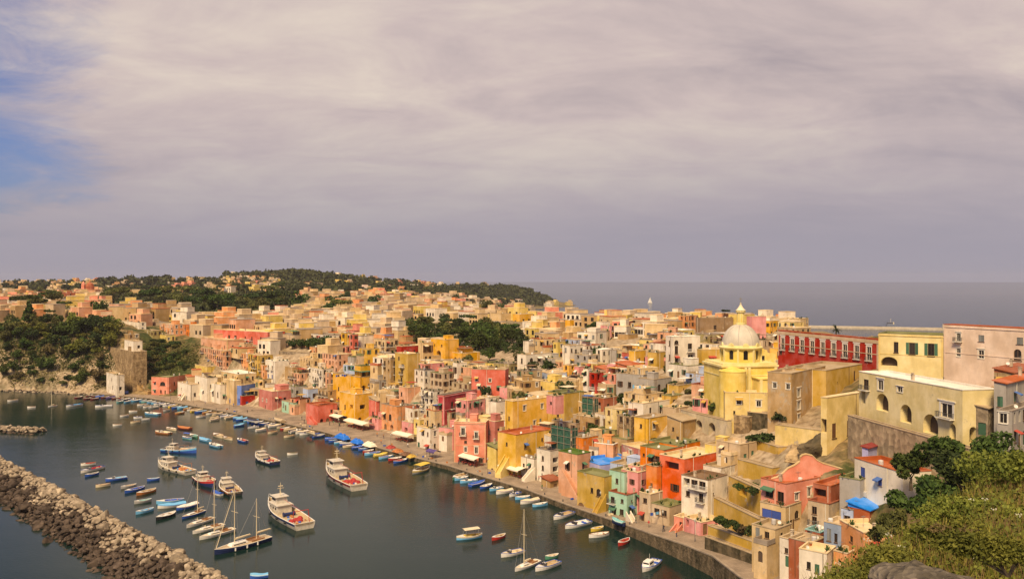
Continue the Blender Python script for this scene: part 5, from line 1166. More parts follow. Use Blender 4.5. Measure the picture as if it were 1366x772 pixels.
for k in range(8):
    a = R(-90 - 8 + 22.5 + 45 * k); rr = ap / math.cos(math.pi / 8) + 0.02; mb = MB()
    mb.box((rr * math.cos(a), rr * math.sin(a), (dh0 + dh1) / 2), (0.42, 0.5, dh1 - dh0), a); mb.build('pilaster', PALEY, drum)
mb = MB(); mb.lathe([(5.2, dh1 - 0.5), (5.75, dh1 - 0.25), (5.95, dh1), (5.95, dh1 + 0.25), (5.35, dh1 + 0.4), (5.2, dh1 + 0.75), (4.7, dh1 + 0.8)], 40); mb.build('cornice', PALEY, drum)
R0 = 5.1; z0 = dh1 + 0.6; hgt = z_t - z0
mb = MB(); mb.lathe([(R0 * math.cos(t), z0 + hgt * math.sin(t)) for t in [math.pi / 2 * i / 14 for i in range(15)]], 48)
dome = mb.build('dome', DOMEM, ch, smooth=True)
mb = MB()
for k in range(8):
    a = R(-98 + 22.5 + 45 * k)
    pr_ = [Vector((R0 * math.cos(t) * math.cos(a), R0 * math.cos(t) * math.sin(a), z0 + hgt * math.sin(t))) for t in [math.pi / 2 * i / 12 for i in range(12)]]
    for p, q in zip(pr_[:-1], pr_[1:]): mb.tube(p, q, 0.09, n=4, cap=False)
mb.build('rib', stucco('dome rib', (0.40, 0.36, 0.29), 0.4), dome)
mb = MB()
for k in range(8):       # little round pediments at the foot of the dome
    a = R(-98 + 45 * k)
    c = Vector((5.0 * math.cos(a), 5.0 * math.sin(a)))
    d = Vector((-math.sin(a), math.cos(a)))
    pp = [(0.8 * math.cos(math.pi * i / 8), 0.85 * math.sin(math.pi * i / 8)) for i in range(9)]
    A = [(c.x + d.x * u, c.y + d.y * u, dh1 + 0.6 + v) for u, v in pp]; B_ = [(x + 0.3 * math.cos(a), y + 0.3 * math.sin(a), z) for x, y, z in A]
    n9 = len(A)
    mb.add(A + B_, [tuple(range(n9)), tuple(range(2 * n9 - 1, n9 - 1, -1))] + [(i, i + 1, n9 + i + 1, n9 + i) for i in range(n9 - 1)])
mb.build('pediment', PALEY, dome)
mb = MB(); mb.lathe([(1.3, z_t - 0.35), (1.3, z_t + 0.2), (1.0, z_t + 0.3), (1.0, z_l - 0.3), (1.35, z_l - 0.05), (1.4, z_l + 0.3), (1.2, z_l + 0.45)], 8, a0=R(14.5), a1=R(374.5))
lan = mb.build('lantern', PALEY, ch)
mb = MB()
for k in range(8):
    a = R(-98 + 45 * k); mb.box((0.93 * math.cos(a), 0.93 * math.sin(a), (z_t + z_l) / 2), (0.1, 0.42, z_l - z_t - 1.0), a)
mb.build('window', YEL, lan)
mb = MB(); mb.lathe([(1.4, z_l + 0.5), (1.05, z_l + 0.75), (0.62, z_l + 1.3), (0.28, z_l + 1.95), (0.16, z_l + 2.1), (0.26, z_l + 2.3), (0.16, z_l + 2.5), (0.0, z_l + 2.55)], 16)
mb.build('lantern_cap', stucco('lantern cap', (0.72, 0.62, 0.42), 0.2), lan, smooth=False)
mb = MB(); mb.box((0, 0, z_l + 3.3), (0.13, 0.13, 1.7)); mb.box((0, 0, z_l + 3.6), (0.95, 0.11, 0.13)); mb.build('cross', plain('cross iron', (0.30, 0.28, 0.24), 0.5, 0.4), lan)
pr_ = [(4.6, 8), (4.6, 21.0), (5.5, 21.2), (6.3, 20.6), (6.9, 19.2), (7.8, 18.2), (8.8, 17.9), (9.0, 17.2), (11.4, 16.8), (11.4, -3), (4.6, -3)]
pr_ = [(x, z * (zof(452) / 21.2)) for x, z in pr_]
A = [(x, 2.2, z) for x, z in pr_]; B_ = [(x, 3.8, z) for x, z in pr_]; n9 = len(A)
mb = MB(); mb.add(A + B_, [tuple(range(n9)), tuple(range(2 * n9 - 1, n9 - 1, -1))] + [(i, (i + 1) % n9, n9 + (i + 1) % n9, n9 + i) for i in range(n9)])
fa = mb.build('facade', YEL, ch)
mb = MB()
for x in (8.6, 9.6, 11.0): mb.box((x, 2.07, 9), (0.45, 0.25, 13))
mb.box((10.1, 2.02, zof(486)), (3.2, 0.35, 0.4)); mb.build('pilaster', PALEY, fa)
for x, z in ((7.6, zof(480)), (7.6, zof(508)), (10.2, zof(505))):
    w_ = MB(); w_.box((x, 2.17, z), (0.9, 0.05, 1.8)); w_.build('window', M_PANE, fa)
for x, z in ((3.2, zof(497)),):
    w_ = MB(); w_.box((-3.4, -6.21, z_c - 4.5), (1.0, 0.05, 1.2)); w_.build('window', M_PANE, ch)
tag(ch, 'yellow church with grey dome, arched drum windows and a lantern cross', 'church', None, '', (988, 480), True)
FOOT.append(dict(P=Vector((D0.x - 8, D0.y - 10)), dl=Vector((-1, 0)), dr=Vector((0, 1)), wl=0, wr=0, zb=D0.z, zt=D0.z + 30, box=(944, 1046, 402, 558), Y=D0.y - 8, label='church'))

def wallthing(name, label, xl, xc, xr, yt, yb, mat, cat='wall', **k):
    k.setdefault('L', []); k.setdefault('Rt', [])
    return house(name, label, None, xl, xc, xr, yt, yb, wall=mat, cat=cat, top=(), roof=k.pop('roof', 'tan'), parapet=k.pop('parapet', 0.15), **k)
wallthing('viaduct', 'cream stone viaduct with two tall arches under the church', 908, 969, 976, 561, 604, stucco('viaduct', (0.56, 0.46, 0.29), 0.9), 'viaduct', L=[(.42, .02, 2.9, 6.6, 'adark'), (.70, .02, 2.9, 6.8, 'adark'), (.12, .5, 1.6, 2.6, 'awin'), (.06, .1, 1, 1.6, 'plain')], tl=546, Y=216, base=6)
wallthing('retaining_wall', 'brown stone retaining wall left of the dark wall below the church annex', 966, 999, 1002, 556, 584, M_STONE, Y=214)
wallthing('retaining_wall', 'dark mossy retaining wall below the church annex', 997, 1036, 1042, 553, 588, M_DARKSTONE, tl=549, Y=211)
wallthing('retaining_wall', 'great rough rock wall under the long yellow villa', 1131, 1292, 1302, 598, 660, masonry('pinkish rock', (.26, .19, .11), (.50, .38, .23), .5), tl=553.5, Y=138, base=10)
wallthing('terrace_wall', 'cream terrace wall under the weathered palazzo', 1034, 1096, 1104, 574, 600, wallmat('butter', .7), tl=566, Y=192)
wallthing('garden_wall', 'tall ochre garden wall below the dark mossy wall', 994, 1038, 1064, 596, 632, wallmat('ochre', .5), tl=582, Y=196)
wallthing('garden_wall', 'ochre stair wall between garden wall and curved gable house', 984, 1030, 1040, 624, 650, wallmat('ochre', .5), tl=612, Y=188)
wallthing('terrace_wall', 'mustard terrace wall with creeper filled arch', 972, 1016, 1022, 654, 676, wallmat('ochre', .6), L=[(.45, .1, 3.4, 2.4, 'adark')], tl=634, Y=177)
wallthing('terrace_wall', 'mustard terrace wall sloping above the vegetable plot', 952, 1012, 1016, 692, 706, wallmat('ochre', .5), tl=663, Y=171)
wallthing('terrace_wall', 'low mustard wall below the vegetable plot', 944, 1004, 1008, 722, 742, wallmat('ochre', .4), tl=700, Y=163.5)
wallthing('terrace_wall', 'dark stone foot wall along the lower road', 940, 1003, 1006, 738, 752, M_DARKSTONE, tl=715, Y=162)
wallthing('retaining_wall', 'brown stone retaining wall on the scrub slope', 238, 268, 273, 463, 490, M_STONE, Y=464, tl=462)
wallthing('retaining_wall', 'long grey wall below the tree row', 333, 421, 425, 471, 488, M_GREYSTONE, tl=465, Y=402)
wallthing('park_wall', 'long pale wall along the lower edge of the park', 638, 694, 698, 475, 488, wallmat('pale', .6), tl=469, Y=372)
wallthing('retaining_wall', 'stone slope wall beside the stairs of the bastion', 168, 202, 206, 508, 525, M_STONE, Y=434)
wallthing('boundary_wall', 'pale boundary wall along the top of the wooded cliff', 60, 140, 143, 425, 433, wallmat('pale', .6), Y=520)

def stair(label, px0, py0, Y0, px1, py1, Y1, w_, mat, hero=True, solid=True):
    a, b_ = at(px0, py0, Y0), at(px1, py1, Y1)
    d = Vector((b_.x - a.x, b_.y - a.y)); L_ = d.length; d /= L_; n = Vector((-d.y, d.x))
    k = max(4, int(abs(b_.z - a.z) / 0.22)); root = empty('outside_stair', a)
    mb = MB(); rz = math.atan2(d.y, d.x)
    for i in range(k):
        z1 = (b_.z - a.z) * (i + 1) / k; u = (i + 0.5) * L_ / k
        zb_ = -3 if solid else z1 - 0.5
        mb.box((d.x * u, d.y * u, (z1 + zb_) / 2), (L_ / k + 0.004, w_, z1 - zb_), rz)
    mb.build('steps', mat, root)
    mb = MB()
    for s_ in (-1, 1):
        o = n * s_ * (w_ / 2 + 0.13)
        q = [(o.x, o.y, -3), (d.x * L_ + o.x, d.y * L_ + o.y, -3), (d.x * L_ + o.x, d.y * L_ + o.y, b_.z - a.z + 0.9), (o.x, o.y, 0.9)]
        t_ = n * 0.12
        A = [(x - t_.x, y - t_.y, z) for x, y, z in q] + [(x + t_.x, y + t_.y, z) for x, y, z in q]
        mb.add(A, ((0, 1, 2, 3), (7, 6, 5, 4), (3, 2, 6, 7), (0, 4, 5, 1), (1, 5, 6, 2), (0, 3, 7, 4)))
    mb.build('side_wall', mat, root)
    tag(root, label, 'stairs', None, '', ((px0 + px1) / 2, (py0 + py1) / 2), hero)
stair('steep yellow outside stair climbing to the long yellow terrace', 664, 633, 246, 686, 594, 253, 1.6, wallmat('lemon', .3))
stair('blush outside stair climbing the front of the blush pink house', 774, 668, 221, 752, 628, 226, 1.3, wallmat('blush', .5))
stair('ochre outside stair beside the round stair arches', 792, 690, 207, 806, 662, 209, 1.2, wallmat('ochre', .5))
stair('white outside stair at the side of the mint green house', 848, 704, 197, 838, 686, 200, 1.0, wallmat('white', .3))
stair('white outside stair climbing beside the low white house', 698, 642, 241, 712, 626, 243, 1.2, wallmat('white', .5))
stair('red outside stair of the salmon red quay house', 421, 567, 337, 412, 557, 341, 1.3, wallmat('coral', .3))
stair('white outside stair between salmon house and white quay house', 240, 536, 407, 250, 521, 413, 1.3, wallmat('white', .4))
stair('white outside stair beside the cobalt blue house', 336, 543, 389, 349, 527, 391, 1.3, wallmat('white', .4))
stair('long stone stair running up the slope behind the bastion', 183, 514, 436, 208, 484, 456, 2.0, wallmat('sand', .8))
stair('lower stone stair down to the harbour end', 184, 512, 434, 200, 530, 428, 2.0, wallmat('sand', .8))
stair('salmon ramp stair beside the little salmon house', 894, 718, 187, 908, 700, 190, 1.2, wallmat('salmon', .2))
stair('cream stair rising beside the weathered palazzo', 1048, 586, 204, 1094, 566, 206, 1.8, wallmat('butter', .3))

g0 = at(1022, 652, 168.5)
pts_ = [(1021, 640), (1037, 637), (1044, 632), (1051, 625), (1060, 621), (1067, 616), (1067.5, 610), (1071, 607), (1076, 606), (1084, 608), (1090, 614), (1098, 618), (1128, 627), (1142, 632)]
up_ = [at(x, y, 168.5) - g0 for x, y in pts_]
root = empty('gable_wall', g0)
mb = MB(); nn = len(up_)
A = [(p.x, 0, p.z) for p in up_] + [(p.x, 0.45, p.z) for p in up_] + [(p.x, 0, -1.0) for p in up_] + [(p.x, 0.45, -1.0) for p in up_]
fs = []
for i in range(nn - 1):
    fs += [(2 * nn + i, 2 * nn + i + 1, i + 1, i), (3 * nn + i + 1, 3 * nn + i, nn + i, nn + i + 1), (2 * nn + i + 1, 2 * nn + i, 3 * nn + i, 3 * nn + i + 1)]
fs += [(0, nn, 3 * nn, 2 * nn), (nn - 1, 3 * nn - 1, 4 * nn - 1, 2 * nn - 1)]
mb.add(A, fs); mb.build('wall', wallmat('salmon', .08), root)
mb = MB()
for p, q in zip(up_[:-1], up_[1:]):
    A = [(p.x, -0.09, p.z), (q.x, -0.09, q.z), (q.x, 0.54, q.z), (p.x, 0.54, p.z)]
    A += [(x, y, z + 0.22) for x, y, z in A]
    mb.add(A, ((3, 2, 1, 0), (4, 5, 6, 7), (0, 1, 5, 4), (2, 3, 7, 6), (1, 2, 6, 5), (3, 0, 4, 7)))
mb.build('coping', wallmat('cream', .1), root)
tag(root, 'curved salmon parapet wall with cream coping crowning the gable terrace', 'parapet', None, '', (1074, 630), True)
def scaffold(label, xl, xc, xr, yt, yb, Y):
    P, dl, dr, wl, wr, zb, zt = solve(xl, xc, xr, yt, yb, Y)
    root = empty('scaffold', (P.x, P.y, zb)); h = zt - zb
    pm, nm = MB(), MB()
    for d, w_ in ((dl, wl), (dr, wr)):
        k = max(2, int(w_ / 2.2))
        for i in range(k + 1):
            c = d * (w_ * i / k); o9 = Vector((-d.y, d.x)); o9 = o9 if o9.y < 0 else -o9; c += o9 * .32; pm.tube((c.x, c.y, -4), (c.x, c.y, h + 1), 0.08, n=5)
        j = 0.0
        while j < h + 0.6:
            e = d * w_; pm.tube((o9.x * .32, o9.y * .32, j), (e.x + o9.x * .32, e.y + o9.y * .32, j), 0.07, n=5); j += 2.0
        off = Vector((-d.y, d.x)); off = off if off.y < 0 else -off
        q0, q1 = off * 0.08, d * w_ + off * 0.08
        K = 10
        for i in range(K):
            for jj in range(6):
                def P_(a, b_):
                    bulge = 0.16 * math.sin(a * 9.0 + b_ * 5) * math.sin(math.pi * ((b_ * 3) % 1))
                    c = q0.lerp(q1, a) + off * abs(bulge)
                    return (c.x, c.y, h * b_)
                nm.quad(P_(i / K, jj / 6), P_((i + 1) / K, jj / 6), P_((i + 1) / K, (jj + 1) / 6), P_(i / K, (jj + 1) / 6))
    pl = MB()
    j = 2.0
    while j < h + 0.3:
        c = dl * wl / 2; pl.box((c.x * 1, c.y * 1 + 0.5, j), (wl, 0.8, 0.06), math.atan2(dl.y, dl.x)); j += 2.0
    pm.build('pole', plain('scaffold steel', (0.35, 0.30, 0.22), 0.5, 0.4), root)
    nm.build('netting', plain('green netting', (0.035, 0.10, 0.065), 0.9, noise=0.4, nscale=1.2), root)
    pl.build('platform', M_WOOD, root)
    tag(root, label, 'scaffold', None, '', ((xl + xr) / 2, (yt + yb) / 2), True)
scaffold('lower green netted scaffold beside the orange wall house', 736, 762, 770, 571, 602, 237)
scaffold('upper green netted scaffold on the brick shell house', 777, 792, 797, 532, 556, 262)
def inpoly(x, y, poly):
    c = False
    for (x0, y0), (x1, y1) in zip(poly, poly[1:] + poly[:1]):
        if (y0 > y) != (y1 > y) and x < (x1 - x0) * (y - y0) / (y1 - y0) + x0: c = not c
    return c
GREEN = [[(528, 436), (560, 428), (640, 434), (690, 444), (704, 470), (640, 472), (560, 470), (530, 456)], [(-400, 422), (60, 430), (158, 432), (150, 522), (-400, 522)],
         [(192, 456), (272, 458), (272, 492), (192, 500)], [(385, 458), (462, 463), (455, 472), (380, 470)], [(140, 396), (330, 390), (400, 398), (408, 424), (330, 436), (230, 420), (140, 413)],
         [(560, 388), (700, 384), (745, 405), (640, 402), (560, 397)]]
rnd = random.Random(11)
def cover_add(bx, y):
    for f in FOOT:
        if f['Y'] <= y - 1: continue
        b2 = f['box']; ix = min(bx[1], b2[1]) - max(bx[0], b2[0]); iy = min(bx[3], b2[3]) - max(bx[2], b2[2])
        if ix > 0 and iy > 0: f['cov'] = f.get('cov', 0) + ix * iy / max(1, (b2[1] - b2[0]) * (b2[3] - b2[2]))
SPOTS = []
Y = 196.0
while Y < 2050:
    step = 5.5 + (Y - 190) * 0.012
    X = -0.66 * Y
    while X < 0.36 * Y:
        x, y = X + rnd.uniform(-0.3, 0.3) * step, Y + rnd.uniform(-0.3, 0.3) * step
        SPOTS.append((x, y)); X += step * rnd.uniform(1.0, 1.35)
    Y += step * 1.12
G_ = ground([s[0] for s in SPOTS], [s[1] for s in SPOTS]); S_ = inland([s[0] for s in SPOTS], [s[1] for s in SPOTS])
cand = []
for (x, y), g, s in zip(SPOTS, G_, S_):
    if g < 2 or s < 17: continue
    px, py = proj((x, y, g))
    if px < -20 or px > 1060: continue
    if any(inpoly(px, py, p) for p in GREEN): continue
    dens = 1.0
    if px < 258: dens = 0.0 if py > 436 else (0.5 if py > 402 else 0.16)
    elif y > 700:
        dens = 0.5
        if px < 300: dens = 0.3
        if py < 396: dens = 0.06
        if 298 < px < 372 and 373 < py < 400: dens = 0.9
        if 400 < px < 520 and 376 < py < 384: dens = 0.2
        if px > 520 and py < 389: dens = 0.22
    if px > 900 and y < 262: dens = 0
    if px > 960 and y < 300: dens = 0
    if rnd.random() > dens: continue
    cand.append((y, x, g, px, py))
cand.sort()
def footdist(x, y, f):
    q = Vector((x - f['P'].x, y - f['P'].y))
    u, v = q.dot(f['dl']), q.dot(f['dr'])
    return max(-u, u - f['wl'], -v, v - f['wr'])
COLS = ['cream'] * 6 + ['pale'] * 5 + ['white'] * 8 + ['sand'] * 4 + ['pink', 'pink', 'mint', 'sky', 'salmon', 'peach', 'coral', 'lemon'] + ['blush'] * 4 + ['tan'] * 2 + ['grey'] * 2 + ['yellow', 'lemon', 'ochre', 'peach', 'peach', 'pink', 'gold', 'salmon', 'orange', 'butter', 'butter', 'rose', 'olive']
ROOFS = ['cream'] * 7 + ['pale'] * 7 + ['white'] * 2 + ['grey'] * 6 + ['tan'] * 5 + ['green'] * 2 + ['terra', 'vault cream', 'vault pale', 'lean terra', 'rust']
placed = []
stuffmb = {}
NFILL = 0
FILLS = []
for y, x, g, px, py in cand:
    wdt, dep, hgt = rnd.uniform(6, 11), rnd.uniform(6, 10), rnd.choice([3.6, 4.2, 5.5, 6.5, 7.0, 8.0])
    if y > 600 and 360 < px < 760: hgt *= 0.8
    if y > 430: wdt *= 1.25; dep *= 1.2; hgt = rnd.choice([4, 6, 7, 8, 9])
    if y > 800: wdt *= 1.3; dep *= 1.2; hgt = rnd.choice([5, 7, 8, 9])
    rad = (wdt + dep) / 4
    if any(f['Y'] < y + 60 and f['Y'] > y - 130 and footdist(x, y, f) < rad * 0.45 for f in FOOT): continue
    if any((x - a) ** 2 + (y - b_) ** 2 < ((rad + r2) * 0.80) ** 2 for a, b_, r2 in placed[-160:]): continue
    def box_at(hh):
        x0, y0 = proj((x, y, g + hh)); w2 = rad * 1.35 * F / y
        return (x0 - w2, x0 + w2, y0, py + 2)
    ok = True
    for _ in range(4):
        bx = box_at(hgt); worst = 0
        for f in FOOT:
            if f['Y'] <= y - 1: continue
            b2 = f['box']
            ix = min(bx[1], b2[1]) - max(bx[0], b2[0]); iy = min(bx[3], b2[3]) - max(bx[2], b2[2])
            if ix > 0 and iy > 0: worst = max(worst, f.get('cov', 0) + ix * iy / max(1, (b2[1] - b2[0]) * (b2[3] - b2[2])))
        if worst < 0.3: break
        hgt *= 0.78
    else: ok = False
    if not ok or hgt < 2.3: continue
    placed.append((x, y, rad)); cover_add(box_at(hgt), y)
    FILLS.append((x, y, g, wdt, dep, hgt, px, py))
fill_gap = []

cw, x_0, y_0, x_1, y_1 = 3, 255, 428, 1062, 735
mask = np.zeros(((y_1 - y_0) // cw, (x_1 - x_0) // cw), bool)
def mark(b_, k=.92):
    cx_, w_ = (b_[0] + b_[1]) / 2, (b_[1] - b_[0]) / 2 * k
    a0, a1 = max(0, int((cx_ - w_ - x_0) / cw)), int((cx_ + w_ - x_0) / cw) + 1
    c0, c1 = max(0, int((b_[2] - y_0) / cw)), max(0, int((b_[3] - y_0) / cw) + 1)
    if a1 > 0: mask[c0:c1, a0:a1] = True
for f in FOOT: mark(f['box'])
NG = 0
KEEPOPEN = [[(470, 566), (640, 600), (640, 640), (440, 585)], [(966, 600), (1010, 650), (1010, 735), (940, 735), (940, 690)]]
for ri in range(mask.shape[0] - 1, -1, -1):
    for ci in range(mask.shape[1]):
        if mask[ri, ci] or NG >= 95: continue
        px, py = x_0 + (ci + .5) * cw, y_0 + (ri + .5) * cw
        if any(inpoly(px, py, p) for p in GREEN) or any(inpoly(px, py, p) for p in KEEPOPEN): continue
        Yh = hit(px, py + 2); x = (px - CX) * Yh / F; g = gz(x, Yh); s = float(inland([x], [Yh])[0])
        if Yh > 430 or g < 2.2 or s < 10: continue
        wdt, dep = rnd.uniform(5, 8.5), rnd.uniform(5, 7)
        hgt = rnd.uniform(3.2, 6.0)
        wpx = (wdt + dep) * .66 * F / Yh / 2
        k = 0
        while k < 4:
            bx = (px - wpx, px + wpx, py - hgt * F / Yh, py + 2)
            worst = 0
            for f in FOOT:
                if f['Y'] <= Yh - 1: continue
                b2 = f['box']; ix = min(bx[1], b2[1]) - max(bx[0], b2[0]); iy = min(bx[3], b2[3]) - max(bx[2], b2[2])
                if ix > 0 and iy > 0: worst = max(worst, f.get('cov', 0) + ix * iy / max(1, (b2[1] - b2[0]) * (b2[3] - b2[2])))
            if worst < .36: break
            hgt *= .8; k += 1
        if hgt < 2.3: continue
        FILLS.append((x, Yh, g, wdt, dep, hgt, px, py)); mark(bx); cover_add(bx, Yh); NG += 1
        fill_gap.append(FILLS.pop())
print('gap', NG)
CAPH = 330 - len([1 for r in REG if r['o']['category'] == 'house'])
CAPH = max(0, CAPH - len(fill_gap)); near = fill_gap + FILLS[:CAPH]; rest = FILLS[CAPH:]; FILLS += fill_gap
CNAME = dict(cream='cream', pale='pale beige', white='white', sand='sandy', blush='pale pink', tan='tan', grey='grey', yellow='yellow', lemon='light yellow', ochre='ochre', peach='peach', pink='pink', gold='golden', salmon='salmon', orange='orange', butter='buttery', rose='dusty rose', olive='olive', mint='mint green', sky='pale blue', coral='coral red')
def rname(r): return {'cream': 'cream flat roof', 'pale': 'beige flat roof', 'white': 'white flat roof', 'grey': 'grey flat roof', 'tan': 'tan flat roof', 'green': 'mossy green roof', 'terra': 'terracotta roof', 'vault cream': 'cream domed roof', 'vault pale': 'beige domed roof', 'lean terra': 'sloping tiled roof', 'rust': 'rusty brown roof'}[r]
def fill_house(x, y, g, wdt, dep, hgt, px, py, s_in=True):
    th = R(rnd.choice([48, 40, 55, 62, 35]) + rnd.uniform(-5, 5))
    dl, dr = Vector((-math.cos(th), math.sin(th))), Vector((math.sin(th), math.cos(th)))
    P = Vector((x, y)) - dl * wdt / 2 - dr * dep / 2
    col = rnd.choice(COLS); roof = rnd.choice(ROOFS)
    pxc, pyc = proj((P.x, P.y, g)); pyt = proj((P.x, P.y, g + hgt))[1]
    size = 'small' if hgt < 4.5 else ('tall' if hgt > 7.4 else 'mid sized')
    lab = '%s %s house with %s' % (size, CNAME[col], rname(roof))
    dens = 0.8 if y < 430 else 0.9
    fark = None if y < 420 else ['far']
    house('house', lab, col, 0, pxc, 0, pyt, pyc, Y=P.y, th=math.degrees(th), wl=wdt, wr=dep, roof=roof, worn=rnd.choice([.3, .5, .7, .9]), top='auto' if y < 620 else (), annex=rnd.choice([0, 1, 1, 2]) if y < 520 and s_in else 0, dens=dens if y < 700 else .6,
          kinds=fark, seed=int(px * 31 + py * 17), group='houses packed on the hillside', where='AUTO', base=6, storey=3.3 if y < 420 else 3.8, hero=False)
for q in near: fill_house(*q)
dt = MB()
DTM = [wallmat(c, .5) for c in ('cream', 'pale', 'white', 'sand', 'blush', 'peach', 'lemon', 'salmon')] + [roofm('cream'), roofm('grey'), roofm('terra'), M_PANE]
for x, y, g, wdt, dep, hgt, px, py in rest:
    th = R(rnd.uniform(20, 70)); c = rnd.choice([0, 0, 0, 1, 1, 1, 2, 2, 2, 3, 3, 4, 5, 6, 6, 7]); rf = rnd.choice([8, 8, 8, 9, 9, 1, 0, 10])
    dt.box((x, y, g + hgt / 2 - 1), (wdt, dep, hgt + 2), -th, c)
    dt.box((x, y, g + hgt + 0.1), (wdt + 0.16, dep + 0.16, 0.3), -th, rf)
    if rnd.random() < 0.5:
        dt.box((x + 1, y + 1, g + hgt + 1.6), (wdt * .5, dep * .6, 3.0), -th, c); dt.box((x + 1, y + 1, g + hgt + 3.2), (wdt * .5 + .1, dep * .6 + .1, 0.25), -th, rf)
    co, si = math.cos(-th), math.sin(-th)
    for i in range(3):
        for j in range(max(1, int(hgt / 3.4))):
            for u, v, a, b_ in (((i - 1) * wdt * .3, -dep / 2, 1.7, .12), (-wdt / 2, (i - 1) * dep * .3, .12, 1.7)):
                if rnd.random() < .8: dt.box((x + u * co - v * si, y + u * si + v * co, g + 1.7 + j * 3.3), (a, b_, 2.2), -th, 11)
o = dt.build('distant_houses', DTM); o['kind'] = 'stuff'; o['label'] = 'mass of small pale houses scattered over the distant plateau'; o['category'] = 'houses'
print('fill', len(near), 'rest', len(rest))

H_('house', 'red brick villa with hipped tiles on the far left plateau', 'brick', 80, 92, 106, 391, 405, roof='terra', Y=820, kinds=['far'], dens=.9)
H_('house', 'long orange house on the left plateau behind the dark trees', 'peach', 114, 126, 136, 401, 413, roof='terra', Y=700, kinds=['far'])
H_('house', 'long cream convent with arched windows above the wooded cliff', 'cream', 74, 96, 106, 413, 432, roof='grey', Y=540, L=[((i + .5) / 6, .35, 1.3, 3.2, 'far') for i in range(6)], Rt=[(.5, .35, 1.3, 3.2, 'far')])
H_('house', 'long cream house right of the convent above the wooded cliff', 'cream', 118, 146, 156, 412, 429, roof='tan', Y=550, L=[((i + .5) / 5, .35, 1.3, 3.0, 'far') for i in range(5)])
H_('house', 'cream cube house at the left picture edge above the cliff', 'butter', 0, 16, 30, 410, 430, roof='pale', Y=545, L=[(.5, .4, 1.6, 3.4, 'far')], Rt=[(.4, .4, 1.4, 3, 'far')])
H_('house', 'pink and red terraced house behind the white apartment house', 'blush', 178, 205, 235, 415, 430, roof='terra', Y=590, kinds=['far'])
H_('house', 'orange-yellow house left of the pink terraced house', 'gold', 150, 165, 178, 417, 433, roof='terra', Y=560, kinds=['far'])
H_('house', 'long white wall house below the woods', 'cream', 240, 262, 282, 418, 428, roof='white', Y=620, L=[], Rt=[])
H_('house', 'long sunlit cream block with blank wall on the plateau', 'blush', 400, 438, 455, 407, 421, roof='cream', Y=640, L=[((i + .5) / 7, .4, 1.2, 2, 'far') for i in range(6)], Rt=[])
H_('house', 'crimson and pink long house on the plateau behind the park', 'coral', 560, 588, 594, 404, 417, roof='pale', Y=760, kinds=['far'])
H_('house', 'pink house with purple awning on the plateau', 'blush', 498, 514, 526, 392, 404, roof='terra', Y=840, kinds=['far'])
H_('house', 'large brown house at the left corner of the park', 'brown', 552, 568, 592, 415, 431, roof='tan', Y=590, kinds=['far'])
H_('house', 'olive yellow block in front of the brown plateau house', 'olive', 590, 606, 622, 410, 424, roof='pale', Y=640, kinds=['far'])
H_('house', 'pale cube with white roof left of the park', 'pale', 507, 516, 530, 415, 434, roof='white', Y=540, L=[], Rt=[])
fc = at(118, 398, 1150)
r_ = empty('domed_church', fc)
mb = MB(); mb.box((0, 0, 3), (26, 14, 18)); mb.box((0, 0, 12.2), (27, 15, .5)); mb.build('wall', wallmat('blush', .2), r_)
mb = MB(); mb.lathe([(5.5, 11), (5.5, 16), (5.9, 16.3), (5.2, 17), (4.6, 19.5), (3, 21.6), (.8, 22.6), (.7, 24.5), (0, 25.5)], 16, (2, 0, 0)); mb.build('dome', wallmat('brick', .2), r_, smooth=False)
mb = MB(); mb.box((-6, -2, 9), (4, 4, 22)); mb.lathe([(2.4, 20), (1.5, 22.5), (0, 24)], 8, (-6, -2, 0)); mb.build('bell_tower', wallmat('salmon', .2), r_)
tag(r_, 'distant pink church with reddish dome on the far left skyline', 'church', None, '', (118, 385), True)
def rot_rand(n, rng, flat=0.0):
    """n random orthonormal frames (two vectors each)"""
    a = rng.normal(size=(n, 3)); a /= np.linalg.norm(a, axis=1, keepdims=True)
    b_ = rng.normal(size=(n, 3)); b_ -= (b_ * a).sum(1, keepdims=True) * a
    b_ /= np.linalg.norm(b_, axis=1, keepdims=True)
    return a, b_
def leaves(cent, size, rng, jit=0.4):
    """a small folded leaf spray (two triangles) per centre"""
    n = len(cent); a, b_ = rot_rand(n, rng)
    s = (size * (1 + jit * rng.normal(size=n))).clip(size * 0.3)[:, None]
    v = np.stack([cent - a * s, cent + b_ * s * 0.55, cent + a * s, cent - b_ * s * 0.55], 1)
    return v.reshape(-1, 3)
def quads_mesh(name, v, mat, extra=None):
    n = len(v) // 4
    me = bpy.data.meshes.new(name)
    me.vertices.add(len(v)); me.vertices.foreach_set('co', v.astype(np.float32).ravel())
    me.loops.add(len(v)); me.loops.foreach_set('vertex_index', np.arange(len(v), dtype=np.int32))
    me.polygons.add(n); me.polygons.foreach_set('loop_start', np.arange(0, len(v), 4, dtype=np.int32))
    me.materials.append(mat); me.update(calc_edges=True); me.validate()
    return me
def lobes_points(lobes, n, rng, shell=0.55):
    out_ = []
    vol = np.array([l[3] * l[4] * l[5] for l in lobes]) ** 0.67; vol /= vol.sum()
    for l, f_ in zip(lobes, vol):
        k = max(4, int(n * f_))
        d = rng.normal(size=(k, 3)); d /= np.linalg.norm(d, axis=1, keepdims=True)
        r = shell + (1 - shell) * rng.random(k) ** 0.6
        r *= 1 + 0.16 * np.sin(d[:, 0] * 7 + l[0]) * np.cos(d[:, 1] * 6 + l[1])
        out_.append(np.array(l[:3]) + d * r[:, None] * np.array(l[3:6]))
    return np.concatenate(out_)
